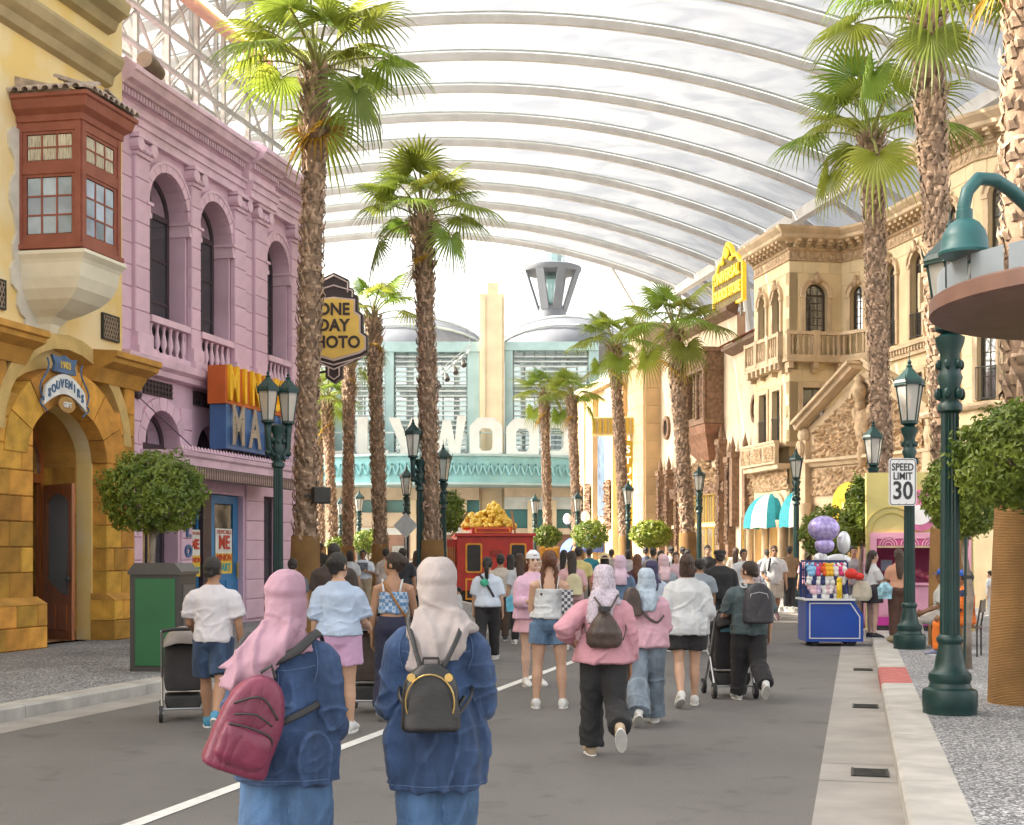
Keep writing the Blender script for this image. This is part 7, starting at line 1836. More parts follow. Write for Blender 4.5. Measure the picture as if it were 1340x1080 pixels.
white_sh = mat('shoe_white',(.66,.65,.63),.6,.08,9); black_sh = mat('shoe_black',(.03,.03,.032),.5); beige_sh = mat('shoe_beige',(.42,.32,.22),.7); blue_sh = mat('shoe_blue',(.06,.24,.38),.6)
dnm = denim('indigo',(.029,.060,.140)); jean = denim('mid_blue',(.075,.15,.29)); jeang = denim('grey_blue',(.17,.21,.26)); dsh = denim('short_blue',(.10,.17,.27)); dsh2 = denim('dark_blue',(.03,.055,.11))
blackc = cloth('black',(.022,.021,.023)); whitec = cloth('white',(.56,.57,.59)); leather = mat('black_leather',(.018,.017,.018),.38,.2,12,.12,90); strapm = mat('strap_black',(.03,.028,.03),.6,.1,20)
goldh = mat('gold_hardware',(.6,.42,.16),.3,metal=.9)
# --- woman in pink scarf, near left ---
Y = 5.4; h = hgt(757, Y)
P, g = person('woman in mauve-pink head scarf and denim shirt with maroon backpack', at(375, Y), -.10, h, 'f', 'tan', .012, stride=.12, arms=('bentn','bentn'), wide=.97)
sh_ = top(g, P, dnm, .009, .455, .024, .97, .855, .01, 'denim_shirt', .015, .022, cuff=1, fold=.05, bulge=.010)
MB().rings([ering((0,-.006*h,z*h), r*h, r*1.0*h, 20) for z, r in ((.848,.050),(.872,.045),(.874,.040),(.85,.044))], False).build('collar', dnm, P, smooth=True).location.z = g.dz
jn_ = trousers(g, P, jean, .011, 1.0, .018, name='jeans', disp=.012, flare=.012); shoes(g, P, white_sh)
def seams(sh_, P, g):
    h = g.h; st = denim('seam',(.05,.09,.18)); L_ = lambda a, b, n=16: [(a[0]+(b[0]-a[0])*i/n, a[1]+(b[1]-a[1])*i/n) for i in range(n+1)]
    seam(sh_, P, [(x, z-.012*h*(1-(x/(.09*h))**2)) for x, z in L_((-.09*h,.762*h),(.09*h,.762*h),24)], st)
    for s_ in (-1,1): seam(sh_, P, [(s_*(.083+.014*sin(pi*i/12))*h, (.815-.105*i/12)*h) for i in range(13)], st)
    seam(sh_, P, L_((.0,.745*h),(.006*h,.56*h)), st)
    zh = min(v.co.z for v in sh_.data.vertices)+.028*h; seam(sh_, P, L_((-.125*h,zh),(.125*h,zh),30), st)
bake(sh_, denim_fold(g.h, 1.3), lambda a=sh_, b=P, c=g: seams(a, b, c)); bake(jn_, pants_fold(g.h, 4.1))
sc_ = hijab(g, P, cloth('mauve_scarf',(.37,.215,.28),.7,.06,.1,60,.2,6), .008, [([(.0,-.045,.875),(-.025,-.085,.83),(-.05,-.105,.78),(-.075,-.105,.735),(-.085,-.10,.705)],.055,.075,.022), ([(-.01,-.05,.88),(-.06,-.07,.80),(-.11,-.07,.755)],.04,.05,.026)], .80, .93, .86); bake(sc_, scarf_fold(g.h, 3.0))
bpm = cloth('maroon_nylon',(.185,.028,.065),.42,.12,.1,80,.35,6)
BP = pack('backpack', 'maroon nylon backpack slung low on the back of the woman in pink scarf', P, P.location+V((-.17,-.235,.80)), .25, .255, .17, .38, bpm)
BP.rotation_euler = (radians(6), radians(20), radians(14))
o = MB().rings([[(.098*w*math.copysign(abs(cos(a))**.6,cos(a)), -.085-.03*d+.033*math.copysign(abs(sin(a))**.6,sin(a)), z) for a in [2*pi*k/20 for k in range(20)]] for z, w, d in ((.04,.8,0),(.07,1.05,.6),(.15,1.05,.6),(.19,.95,.2))]).build('front_pocket', bpm, BP); remesh(o, .01, 3, .008)
for pts in ([(-.075,-.098,.225),(0,-.112,.25),(.075,-.098,.225)], [(-.085,-.118,.19),(0,-.13,.2),(.085,-.118,.185),(.097,-.105,.13)], [(-.09,-.075,.26),(0,-.088,.315),(.09,-.072,.25)]): MB().tube(pts, .0045, 6, curve=5).build('zip', strapm, BP, smooth=True)
MB().tube([(-.03,-.0,.39),(0,.0,.43),(.03,0,.39)], .008, 6).build('handle', strapm, BP)
strap(P, g, [(-.09,-.125,.70),(-.02,-.108,.765),(.05,-.100,.80),(.085,-.055,.838),(.09,0,.842),(.085,.06,.80)], .012, strapm, th=.25); strap(P, g, [(-.02,-.125,.60),(.04,-.118,.63),(.095,-.06,.66),(.10,.0,.68)], .009, strapm, th=.25)
strap(P, g, [(-.115,-.10,.74),(-.10,-.06,.82),(-.09,0,.842),(-.09,.05,.81)], .011, strapm, th=.25)
# --- woman in beige scarf, near centre ---
Y = 5.65; h = hgt(741, Y)
P, g = person('woman in pale beige head scarf and long denim tunic with small black backpack', at(572, Y), .0, h, 'f', 'tan', .012, stride=.10, arms=('holdw','holdw'), wide=.92)
sh_ = top(g, P, dnm, .009, .40, .022, .92, .852, .014, 'denim_tunic', .015, .022, cuff=1, fold=.06, bulge=.006)
jn_ = trousers(g, P, jean, .011, 1.0, .014, name='jeans', disp=.012, flare=.012); shoes(g, P, white_sh)
bake(sh_, denim_fold(g.h, 7.7), lambda a=sh_, b=P, c=g: seams(a, b, c)); bake(jn_, pants_fold(g.h, 2.2))
sc_ = hijab(g, P, cloth('beige_scarf',(.37,.32,.31),.75,.05,.1,60,.2,6), .008, [([(.0,-.05,.875),(-.005,-.075,.83),(-.012,-.092,.79),(-.02,-.098,.75),(-.03,-.098,.715)],.062,.045,.02), ([(.02,-.05,.87),(.035,-.075,.82),(.03,-.09,.765),(.025,-.095,.738)],.045,.04,.02), ([(.03,-.03,.87),(.06,-.05,.815)],.045,.05,.03)], .80, .92, .88); bake(sc_, scarf_fold(g.h, 8.0))
BP = pack('backpack', 'small black leather backpack with gold zip on the denim tunic', P, P.location+V((-.012,-.235,.915)), .0, .235, .135, .275, leather, round_=.7)
zp = [(.098*sin(t), -.062-.012*cos(t), .12+.115*cos(t)) for t in [pi*(-.62+1.24*i/16) for i in range(17)]]
MB().tube(zp, .0035, 6).build('zip', goldh, BP)
for s_ in (-1,1): MB().tube([(s_*.075,-.056,.222),(s_*.075,-.066,.222)], .017, 12).build('rivet', goldh, BP)
MB().tube([(-.035,.0,.265),(-.03,0,.295),(.03,0,.295),(.035,0,.265)], .006, 6).build('handle', leather, BP)
MB().tube([(.11,-.02,.10),(.135,.0,.14)], .015, 6, .4).build('buckle_tab', leather, BP)
for s_ in (-1,1): strap(P, g, [(s_*.028-.006,-.145,.722),(s_*.055,-.118,.79),(s_*.072,-.075,.838),(s_*.076,-.01,.85),(s_*.075,.06,.81)], .0065, leather); strap(P, g, [(s_*.06,-.14,.60),(s_*.095,-.085,.65),(s_*.09,0,.69)], .005, leather)

# --- helpers for the rest ---
def folk(label, px, Y, py, rz=0, sex='f', skin='light', hairs=('short','black'), tp=(None,), bt=(None,), sh=white_sh, z=0, scarf=None, facing=False, shades=False, vox=None, wide=1.0, face=0, **k):
    vox = vox or (.012 if Y < 17 else .016 if Y < 27 else .022); h = hgt(py, Y)-z
    P, g = person(label, at(px, Y, z), rz, h, sex, skin, vox, face, wide=wide, **k)
    vg = .014 if Y < 17 else .018 if Y < 27 else .024
    near = Y < 16
    if tp[0]:
        o_ = top(g, P, tp[0], vg*(.8 if near else 1), **tp[1])
        if near: bake(o_, denim_fold(h, px*.37))
    if bt[0]:
        kw = dict(bt[1]); kind = kw.pop('kind','t')
        o_ = (skirt if kind == 's' else trousers)(g, P, bt[0], vg*(.8 if near else 1), **kw)
        if near and kind == 't': bake(o_, pants_fold(h, px*.21))
    shoes(g, P, sh) if Y < 40 else None
    if scarf:
      o_ = hijab(g, P, scarf[0], max(.012,vg*.8), scarf[1] if len(scarf) > 1 else [([(0,-.055,.87),(0,-.085,.82),(0,-.092,.77),(0,-.09,.73)],.055,.06,.02)], .80, 1.0, .85)
      if near: bake(o_, scarf_fold(h, px*.1))
    elif hairs: hair(g, P, hair_m(hairs[1]), hairs[0], max(.010, vg*.7))
    if facing: face_bits(g, P, shades)
    return P, g
def tee(hem=.5, loose=.018, sleeve=.42, **k): return dict(hem=hem, loose=loose, sleeve=sleeve, **k)
def wheel(mb, c, r, w): return mb.tube([V(c)-V((w/2,0,0)), V(c)+V((w/2,0,0))], r, 16)
def stroller(label, loc, rz, fabric, hood, seat_h=1.0, s=1.0):
    T = thing('stroller', label, 'stroller', loc, rz); al = mat('stroller_frame',(.42,.42,.43),.35,.1,5,metal=.7); blk_ = mat('stroller_black',(.03,.028,.028),.55)
    for x in (-.24,.24):
        for y in (-.28,.34):
            w = MB(); wheel(w, (x*s,y*s,.09*s), .09*s, .04*s); o = w.build('wheel', blk_, T, auto=40); MB().tube([(x*s-.025*s,y*s,.09*s),(x*s+.025*s,y*s,.09*s)], .045*s, 10).build('hub', al, o)
    f = MB()
    for x in (-.23,.23): f.tube([(x*s,-.28*s,.1*s),(x*s,.0,.45*s),(x*s,.3*s,.55*s)], .014*s, 8).tube([(x*s,.34*s,.1*s),(x*s,.0,.5*s),(x*s,-.3*s,.92*s),(x*s,-.42*s,1.0*s)], .014*s, 8)
    f.tube([(-.23*s,-.28*s,.14*s),(.23*s,-.28*s,.14*s)], .012*s, 8)
    f.build('frame', al, T)
    MB().tube([(-.23*s,-.42*s,1.0*s),(-.1*s,-.45*s,1.02*s),(.1*s,-.45*s,1.02*s),(.23*s,-.42*s,1.0*s)], .02*s, 8).build('handle', blk_, T)
    o = MB().rings([[(x*s,y*s,z*s) for x, y in ((-w,a),(w,a),(w,b),(-w,b))] for z, w, a, b in ((.32,.19,-.16,.22),(.45,.21,-.2,.26),(.7,.21,-.24,.08),(.84,.2,-.26,-.06))]).build('seat', fabric, T); remesh(o, .02, 3, .01)
    o = MB().rings([[V((.22*s*cos(a),0,0))+V((0,(-.16+.30*sin(t))*s,(.80+.22*cos(t)*sin(a)+.02)*s)) for a in [pi*i/10 for i in range(11)]]+[V((.2*s*cos(a),0,0))+V((0,(-.16+.29*sin(t))*s,(.80+.19*cos(t)*sin(a)+.02)*s)) for a in [pi*i/10 for i in range(10,-1,-1)]] for t in [pi*(-.42+.84*j/8) for j in range(9)]]).build('hood', hood, T, smooth=True)
    o = MB().rings([[(x*s,y*s,z*s) for x, y in ((-w,-.2),(w,-.2),(w,.24),(-w,.24))] for z, w in ((.12,.17),(.2,.2),(.28,.2))]).build('basket', blk_, T); remesh(o, .02, 2, .01)
    return T
# --- left group ---
whs = stripes('pale_linen',(.66,.62,.64),(.60,.56,.59),40)
P, g = folk('man in white short-sleeved shirt and dark denim shorts pushing a grey stroller', 279, 12.55, 730, .05, 'm', 'tan', ('short','black'), (whs, tee(.52,.016,.40,collar=True)), (dsh2, dict(length=.40,loose=.014,name='shorts')), blue_sh, stride=-.28, arms=('push','loose'), face=-.35, wide=1.02)
stroller('grey stroller with silver frame pushed by the man in white shirt', at(240, 13.4), .25, mat('stroller_charcoal',(.06,.055,.055),.9,.12,8,.3,90), mat('grey_canvas',(.30,.26,.24),.9,.12,8,.3,90), s=.9)
stp = stripes('lilac_stripe',(.50,.26,.46),(.62,.42,.58),70)
P, g = folk('woman with hair bun in pale blue tee and lilac striped shorts', 443, 12.2, 728, -.05, 'f', 'light', ('bun','black'), (cloth('pale_blue',(.40,.48,.62)), tee(.545,.026,.46,sl=.016)), (stp, dict(length=.26,loose=.02,name='shorts')), white_sh, stride=.15, arms=('loose','push'), face=-.5, wide=1.08)
stroller('dark taupe stroller with quilted black back between two women', at(488, 14.0), -.05, mat('taupe_canvas',(.12,.09,.08),.9,.15,8,.3,90), mat('taupe_canvas',(.12,.09,.08)), s=1.02)
P, g = folk('woman with dark bun and bare shoulders in blue plaid top looking left', 515, 13.4, 728, -.05, 'f', 'tan', ('bun','darkbrown'), (plaid('blue_plaid',(.45,.55,.70),(.12,.25,.45),28), tee(.635,.010,0,neck=.765)), (cloth('navy',(.02,.022,.05)), dict(length=1.0,loose=.014)), white_sh, stride=.12, arms=('loose','push'), face=1.25)
strap(P, g, [(-.062,-.045,.845),(-.055,-.068,.80),(-.05,-.072,.77)], .006, whitec); strap(P, g, [(.062,-.045,.845),(.055,-.068,.80),(.05,-.072,.77)], .006, whitec)
strap(P, g, [(-.055,-.06,.83),(0,-.08,.75),(.055,-.075,.66),(.09,-.03,.6)], .008, mat('tan_strap',(.3,.14,.04),.6))
P, g = folk('man in dark brown tee with thick black hair behind the bun-haired woman', 437, 18.5, 714, .0, 'm', 'brown', ('short','black'), (cloth('dark_brown',(.055,.038,.035)), tee(.5,.03,.45)), (blackc, dict(length=1.0,loose=.014)), black_sh, wide=1.2)
P, g = folk('dark-haired man half hidden behind the pink scarf at the left', 383, 22, 733, .0, 'm', 'tan', ('short','black'), (cloth('slate',(.1,.11,.13)), tee()), (blackc, dict(length=1.0)), black_sh)
P, g = folk('worker in white printed tee and khaki trousers standing with folded hands', 475, 36, 721, pi+.05, 'm', 'brown', ('short','black'), (cloth('print_white',(.58,.63,.72)), tee(.53,.03,.5)), (cloth('khaki',(.36,.29,.20)), dict(length=1.0,loose=.03)), black_sh, z=KERB, facing=True, arms=('fold','fold'), wide=1.25)
MB().box(-.14,.14,.215,.222,1.12,1.34).build('shirt_print', mat('print_dark',(.12,.13,.16),.7,.5,25), P)
P, g = folk('man in dark shirt standing by the left palms', 419, 42, 712, pi-.4, 'm', 'brown', ('short','black'), (cloth('charcoal',(.05,.05,.055)), tee(.5,.02,.9)), (blackc, dict(length=1.0)), black_sh, z=KERB, facing=True, arms=('fold','fold'))
P, g = folk('person in beige tee beside the far left palm foot', 505, 34, 719, .1, 'f', 'light', ('short','black'), (cloth('oatmeal',(.52,.46,.40)), tee(.5,.025,.45)), (blackc, dict(length=1.0)), black_sh)
P, g = folk('man with black hair in dark tee behind the plaid-top woman', 527, 30, 719, -.2, 'm', 'tan', ('short','black'), (cloth('ink',(.03,.032,.04)), tee()), (cloth('stone',(.3,.27,.23)), dict(length=1.0)), black_sh)
P, g = folk('woman in white top far left among the walkers', 458, 33, 722, .2, 'f', 'light', ('bob','black'), (whitec, tee()), (blackc, dict(length=1.0)), white_sh)
P, g = folk('child sitting by the red truck in white clothes', 600, 33, 757, 1.2, 'f', 'light', ('short','black'), (whitec, tee()), (whitec, dict(length=.9)), white_sh, sit=True, arms=('lap','lap'))
# --- centre group ---
P, g = folk('woman with ponytail in white tee with green print and black trousers', 638, 21, 730, -.1, 'f', 'light', ('ponytail','black'), (cloth('tee_ice',(.56,.62,.72)), tee(.52,.024,.48,sl=.014)), (blackc, dict(length=1.0,loose=.014)), white_sh, stride=.25, arms=('loose','loose'), wide=1.08)
strap(P, g, [(-.07,-.07,.84),(0,-.10,.75),(.075,-.10,.62)], .012, strapm)
o = MB().ball((-.03,-.165,1.22), (.07,.012,.06), 10, 6).build('shirt_print', mat('print_green',(.05,.35,.22),.7,.3,12), P)
tb_ = MB().prism([(-.06,.0),(.05,.0),(.07,.2),(.0,.26),(-.07,.2)], -.02, .02).build('plastic_bag', mat('aqua_plastic',(.12,.42,.58),.4,.3,8)); tb_.location = at(668,20.6,.78); tag(tb_, 'small aqua plastic bag in the hand of the woman in green-print tee', 'bag')
P, g = folk('woman in white camisole, denim shorts and fluffy orange bear ears', 719, 14.35, 724, -.05, 'f', 'light', ('braids','auburn'), (whitec, tee(.575,.012,0,neck=.765,flare=.018)), (dsh, dict(length=.22,loose=.014,name='shorts')), white_sh, apart=.05, arms=('hold','hold'), wide=1.0)
for s_ in (-1,1): strap(P, g, [(s_*.062,-.046,.846),(s_*.056,-.068,.80),(s_*.052,-.072,.765)], .0035, whitec)
M_ = Matrix.Translation((0,0,g.dz)) @ g.HM
er = MB(M_).tube([(-.05*g.h,0,.09*g.h),(-.045*g.h,0,.13*g.h),(0,0,.152*g.h),(.045*g.h,0,.13*g.h),(.05*g.h,0,.09*g.h)], .014*g.h, 8)
for s_ in (-1,1): er.ball((s_*.045*g.h,0,.145*g.h), (.025*g.h,.014*g.h,.025*g.h), 10, 8)
e_ = er.build('bear_ear_band', mat('orange_plush',(.55,.24,.03),.95,.3,40,.6,120), P); remesh(e_, .009, 1, .006, TEXC)
o = MB().rings([[(x,y,z) for x, y in ((-.06,-.1),(.06,-.1),(.06,.12),(-.06,.12))] for z in (0,.25)]).build('shoulder_bag', plaid('bag_check',(.55,.55,.57),(.08,.08,.1),30)); o.location = at(742,14.2,1.02); tag(o, 'black and white checked shoulder bag of the woman with bear ears', 'bag')
P, g = folk('woman in lilac-pink cardigan and skirt facing back with long red hair', 697, 16.8, 724, pi+.35, 'f', 'pale', ('long','auburn'), (cloth('lilac_pink',(.66,.42,.55)), tee(.5,.035,.95,flare=.02,sl=.02)), (cloth('rose_skirt',(.62,.36,.42)), dict(kind='s',z0=.40)), white_sh, facing=True, arms=('hold','hold'))
o = MB(Matrix.Translation((0,0,g.dz)) @ g.HM).lathe([(.056*g.h,.085*g.h),(.05*g.h,.12*g.h),(.02*g.h,.15*g.h)], n=16).build('knit_hat', cloth('hat_white',(.66,.67,.70)), P)
P, g = folk('woman with long brown hair in pale tee near the red truck', 680, 25, 726, .1, 'f', 'light', ('straight','brown'), (cloth('pale_grey',(.5,.52,.56)), tee()), (blackc, dict(length=1.0)), white_sh)
P, g = folk('second long-haired woman beside the truck', 668, 28, 727, .0, 'f', 'light', ('straight','black'), (cloth('cream',(.58,.53,.46)), tee()), (cloth('dark_olive',(.06,.055,.04)), dict(length=1.0)), black_sh)
P, g = folk('man in beige shirt in front of the red truck', 655, 26, 727, .1, 'm', 'tan', ('short','black'), (cloth('sand',(.48,.42,.36)), tee(.5,.024,.46)), (cloth('umber',(.08,.05,.035)), dict(length=1.0)), black_sh)
P, g = folk('woman in pink scarf-print blouse and black wide trousers with brown drawstring pack', 790, 10.8, 740, .03, 'f', 'tan', None, (cloth('dusty_rose',(.55,.27,.32)), tee(.50,.028,.86,flare=.024,sl=.020,disp=.02)), (blackc, dict(length=.97,loose=.018,flare=.006)), beige_sh, scarf=(mat('speckled_scarf',(.50,.43,.50),.8,.22,60,.3,14,detail=3),[([(0,-.06,.87),(-.015,-.085,.82),(-.03,-.098,.76),(-.035,-.098,.71)],.07,.075,.02)]), stride=-.22, lift=.95, arms=('hip','loose'), wide=1.06)
dp = thing('drawstring_pack', 'dark brown drawstring backpack on the pink blouse', 'backpack', P.location+V((-.01,-.19,.90)))
brn = mat('brown_leather',(.07,.045,.038),.45,.25,8,.3,30)
o = MB().rings([ering((0,0,z), rx, ry, 20, .05, 8, z*9) for z, rx, ry in ((0,.11,.05),(.03,.145,.07),(.12,.14,.085),(.22,.09,.065),(.28,.045,.04),(.32,.05,.045))]).build('bag_body', brn, dp); remesh(o, .012, 2, .012)
MB().tube([(0,-.05,.29),(.0,-.05,.33)], .05, 10).build('drawstring', strapm, dp)
for s_ in (-1,1): strap(P, g, [(s_*.012,-.135,.77),(s_*.045,-.12,.82),(s_*.07,-.06,.855),(s_*.07,.03,.84)], .0055, brn); strap(P, g, [(s_*.085,-.13,.62),(s_*.108,-.08,.68),(s_*.10,.0,.72)], .004, brn)
P, g = folk('woman in light blue scarf, pink shirt and grey jeans', 846, 12.95, 745, -.08, 'f', 'tan', None, (cloth('rose_shirt',(.62,.36,.44)), tee(.50,.026,.95,sl=.016,flare=.015)), (jeang, dict(length=1.0,loose=.022,flare=.015)), white_sh, scarf=(mat('sky_scarf',(.38,.46,.55),.8,.15,30,.3,14),), stride=.22, arms=('loose','hold'), wide=1.02)
strap(P, g, [(-.07,-.05,.85),(-.02,-.115,.72),(.06,-.115,.66),(.11,-.05,.70)], .009, brn)
o = pack('shoulder_backpack', 'brown backpack edge on the woman in light blue scarf', P, P.location+V((-.16,-.17,1.05)), .3, .18, .12, .28, brn)
P, g = folk('woman with auburn bob in loose white tee and black shorts', 899, 14.5, 730, -.03, 'f', 'light', ('bob','brown'), (cloth('soft_white',(.56,.57,.59)), tee(.47,.032,.62,sl=.024,flare=.015,disp=.018)), (blackc, dict(length=.30,loose=.02,name='shorts')), white_sh, stride=.10, arms=('loose','bent'), wide=1.05)
P, g = folk('man in teal-grey tee and black trousers with black backpack pushing a stroller', 980, 15.1, 736, .08, 'm', 'light', ('short','darkbrown'), (cloth('teal_grey',(.075,.105,.115)), tee(.48,.026,.50,sl=.018)), (blackc, dict(length=1.0,loose=.02)), white_sh, stride=-.20, lift=.75, arms=('push','loose'), face=.75, wide=1.1)
mb = MB(Matrix.Translation((0,0,g.dz)) @ g.HM); mb.tube([(-.045*g.h,0,.07*g.h),(-.046*g.h,.045*g.h,.07*g.h),(-.03*g.h,.058*g.h,.07*g.h),(-.004*g.h,.06*g.h,.07*g.h)], .0025*g.h, 5); mb.build('glasses', irn, P)
t_ = text('G   ss', .13, whitec, P, (-.0,-.155,1.315), .002, .004); t_.rotation_euler = (radians(-8),0,0)
bk = pack('backpack', 'black nylon backpack with pale piping on the man with the stroller', P, P.location+V((.06,-.23,.88)), .0, .34, .19, .45, cloth('black_nylon',(.035,.032,.04),.5,.12,.2,20), round_=.75)
MB().tube([(-.105,-.075,.26),(-.09,-.075,.33),(0,-.085,.35),(.09,-.075,.33),(.105,-.075,.26)], .004, 5).build('piping', whitec, bk)
for s_ in (-1,1): strap(P, g, [(s_*.045+.02,-.12,.75),(s_*.07+.01,-.07,.84),(s_*.07,.03,.84)], .012, strapm)
stroller('black stroller with light blue lining beside the teal-grey shirted man', at(955, 15.6), .05, mat('black_canvas',(.035,.032,.035),.9,.15,8,.3,90), mat('black_canvas',(.035,.032,.035)), s=1.0)
o = MB().box(-.15,.15,-.26,-.25,.76,.9).build('lining_patch', mat('blue_lining',(.16,.36,.48),.8,.2,20)); o.location = at(955,15.6); tag(o, 'light blue cloth draped on the back of the black stroller', 'cloth')
# --- behind them ---
P, g = folk('man in black tee and flat black cap ahead of the stroller', 942, 23.5, 722, .05, 'm', 'tan', ('short','black'), (blackc, tee(.5,.03,.48)), (cloth('char',(.04,.04,.042)), dict(length=1.0)), black_sh, wide=1.22)
MB(Matrix.Translation((0,0,g.dz)) @ g.HM).lathe([(.058*g.h,.095*g.h),(.066*g.h,.115*g.h),(.06*g.h,.135*g.h),(.02*g.h,.142*g.h)], n=18).build('flat_cap', mat('cap_black',(.02,.02,.02),.8), P, smooth=True)
P, g = folk('man in washed denim shirt and dark beanie between the two walkers', 916, 22.8, 733, .0, 'm', 'tan', ('short','black'), (stripes('washed_denim',(.30,.34,.38),(.2,.23,.27),26), tee(.5,.03,.48,sl=.02)), (cloth('graphite',(.06,.06,.065)), dict(length=1.0)), white_sh, stride=.2, arms=('loose','loose'))
MB(Matrix.Translation((0,0,g.dz)) @ g.HM).lathe([(.056*g.h,.06*g.h),(.058*g.h,.1*g.h),(.045*g.h,.13*g.h),(.015*g.h,.142*g.h)], n=18).build('beanie', mat('beanie_black',(.025,.025,.03),.9), P, smooth=True)
P, g = folk('man in white tee, shorts and sunglasses walking towards the camera', 1013, 34, 716, pi-.05, 'm', 'tan', ('short','brown'), (whitec, tee(.48,.02,.45)), (cloth('off_white',(.52,.47,.40)), dict(length=.44,loose=.02,name='shorts')), mat('sandal',(.2,.12,.14),.7), stride=.15, facing=True, shades=True, arms=('loose','bent'), wide=1.05, vox=.016)
MB().box(-.07,.07,.155,.162,1.35,1.46).build('shirt_print', mat('print_dark',(.12,.13,.16)), P); strap(P, g, [(.06,.06,.84),(.07,.085,.78),(.09,.07,.66)], .014, strapm)
P, g = folk('woman in floral grey head scarf behind the man with glasses', 987, 22, 738, .2, 'f', 'tan', None, (cloth('mauve_grey',(.28,.25,.31)), tee(.45,.03,.95)), (cloth('mauve_grey',(.28,.25,.31)), dict(kind='s',z0=.08)), black_sh, scarf=(mat('floral_scarf',(.30,.25,.26),.8,.5,45,.2,14),))
P, g = folk('man in white shirt facing back beyond the flat-capped man', 973, 32, 720, pi+.2, 'm', 'tan', ('short','black'), (whitec, tee()), (cloth('stone2',(.25,.23,.2)), dict(length=1.0)), black_sh, facing=True)
P, g = folk('woman in pink scarf and denim jacket in the middle crowd', 811, 20, 728, .05, 'f', 'tan', None, (denim('jacket_blue',(.09,.14,.22)), tee(.45,.032,.95)), (jeang, dict(length=1.0)), white_sh, scarf=(cloth('rose_scarf',(.58,.42,.52)),))
P, g = folk('woman in navy scarf and blue patterned blouse in the middle crowd', 853, 18.5, 735, -.05, 'f', 'tan', None, (stripes('blue_pattern',(.35,.42,.55),(.55,.6,.68),18), tee(.45,.03,.95)), (dsh2, dict(length=1.0)), white_sh, scarf=(cloth('navy_scarf',(.05,.045,.10)),))
P, g = folk('woman in second pale pink scarf right of the navy one', 868, 23, 727, .1, 'f', 'tan', None, (cloth('grey_blouse',(.3,.33,.38)), tee(.45,.03,.95)), (cloth('char2',(.05,.05,.055)), dict(length=1.0)), white_sh, scarf=(cloth('pale_rose_scarf',(.60,.42,.46)),))
P, g = folk('woman in straw sun hat and coral top', 791, 26, 727, .0, 'f', 'light', ('bob','black'), (cloth('coral',(.55,.2,.19)), tee()), (blackc, dict(length=1.0)), white_sh)
MB(Matrix.Translation((0,0,g.dz)) @ g.HM).lathe([(.11*g.h,.088*g.h),(.108*g.h,.095*g.h),(.06*g.h,.1*g.h),(.056*g.h,.14*g.h),(.02*g.h,.155*g.h)], n=24).build('straw_hat', mat('straw',(.58,.45,.26),.9,.15,30,.3,80), P, smooth=True)
P, g = folk('woman with long dark hair, pink top and cream backpack', 748, 23.5, 723, .05, 'f', 'light', ('straight','darkbrown'), (cloth('shell_pink',(.60,.36,.38)), tee(.5,.024,.46)), (cloth('rose2',(.50,.28,.30)), dict(length=1.0)), white_sh, arms=('loose','bent'))
pack('backpack', 'cream backpack on the long-haired woman in pink', P, P.location+V((.03,-.22,.95)), .0, .30, .2, .38, cloth('cream_canvas',(.56,.50,.32)))
P, g = folk('man in yellow shirt with dark backpack strap', 757, 29, 717, .1, 'm', 'tan', ('short','black'), (cloth('butter',(.60,.50,.20)), tee()), (cloth('stone3',(.22,.2,.17)), dict(length=1.0)), black_sh)
P, g = folk('person in teal backpack further up the street', 771, 38, 718, .0, 'm', 'tan', ('short','black'), (cloth('teal_shirt',(.03,.22,.28)), tee()), (blackc, dict(length=1.0)), black_sh)
P, g = folk('woman with auburn hair and dark jacket beside the pink scarf', 834, 24, 727, -.1, 'f', 'light', ('long','auburn'), (cloth('plum',(.07,.03,.05)), tee(.5,.024,.95)), (blackc, dict(length=1.0)), black_sh)
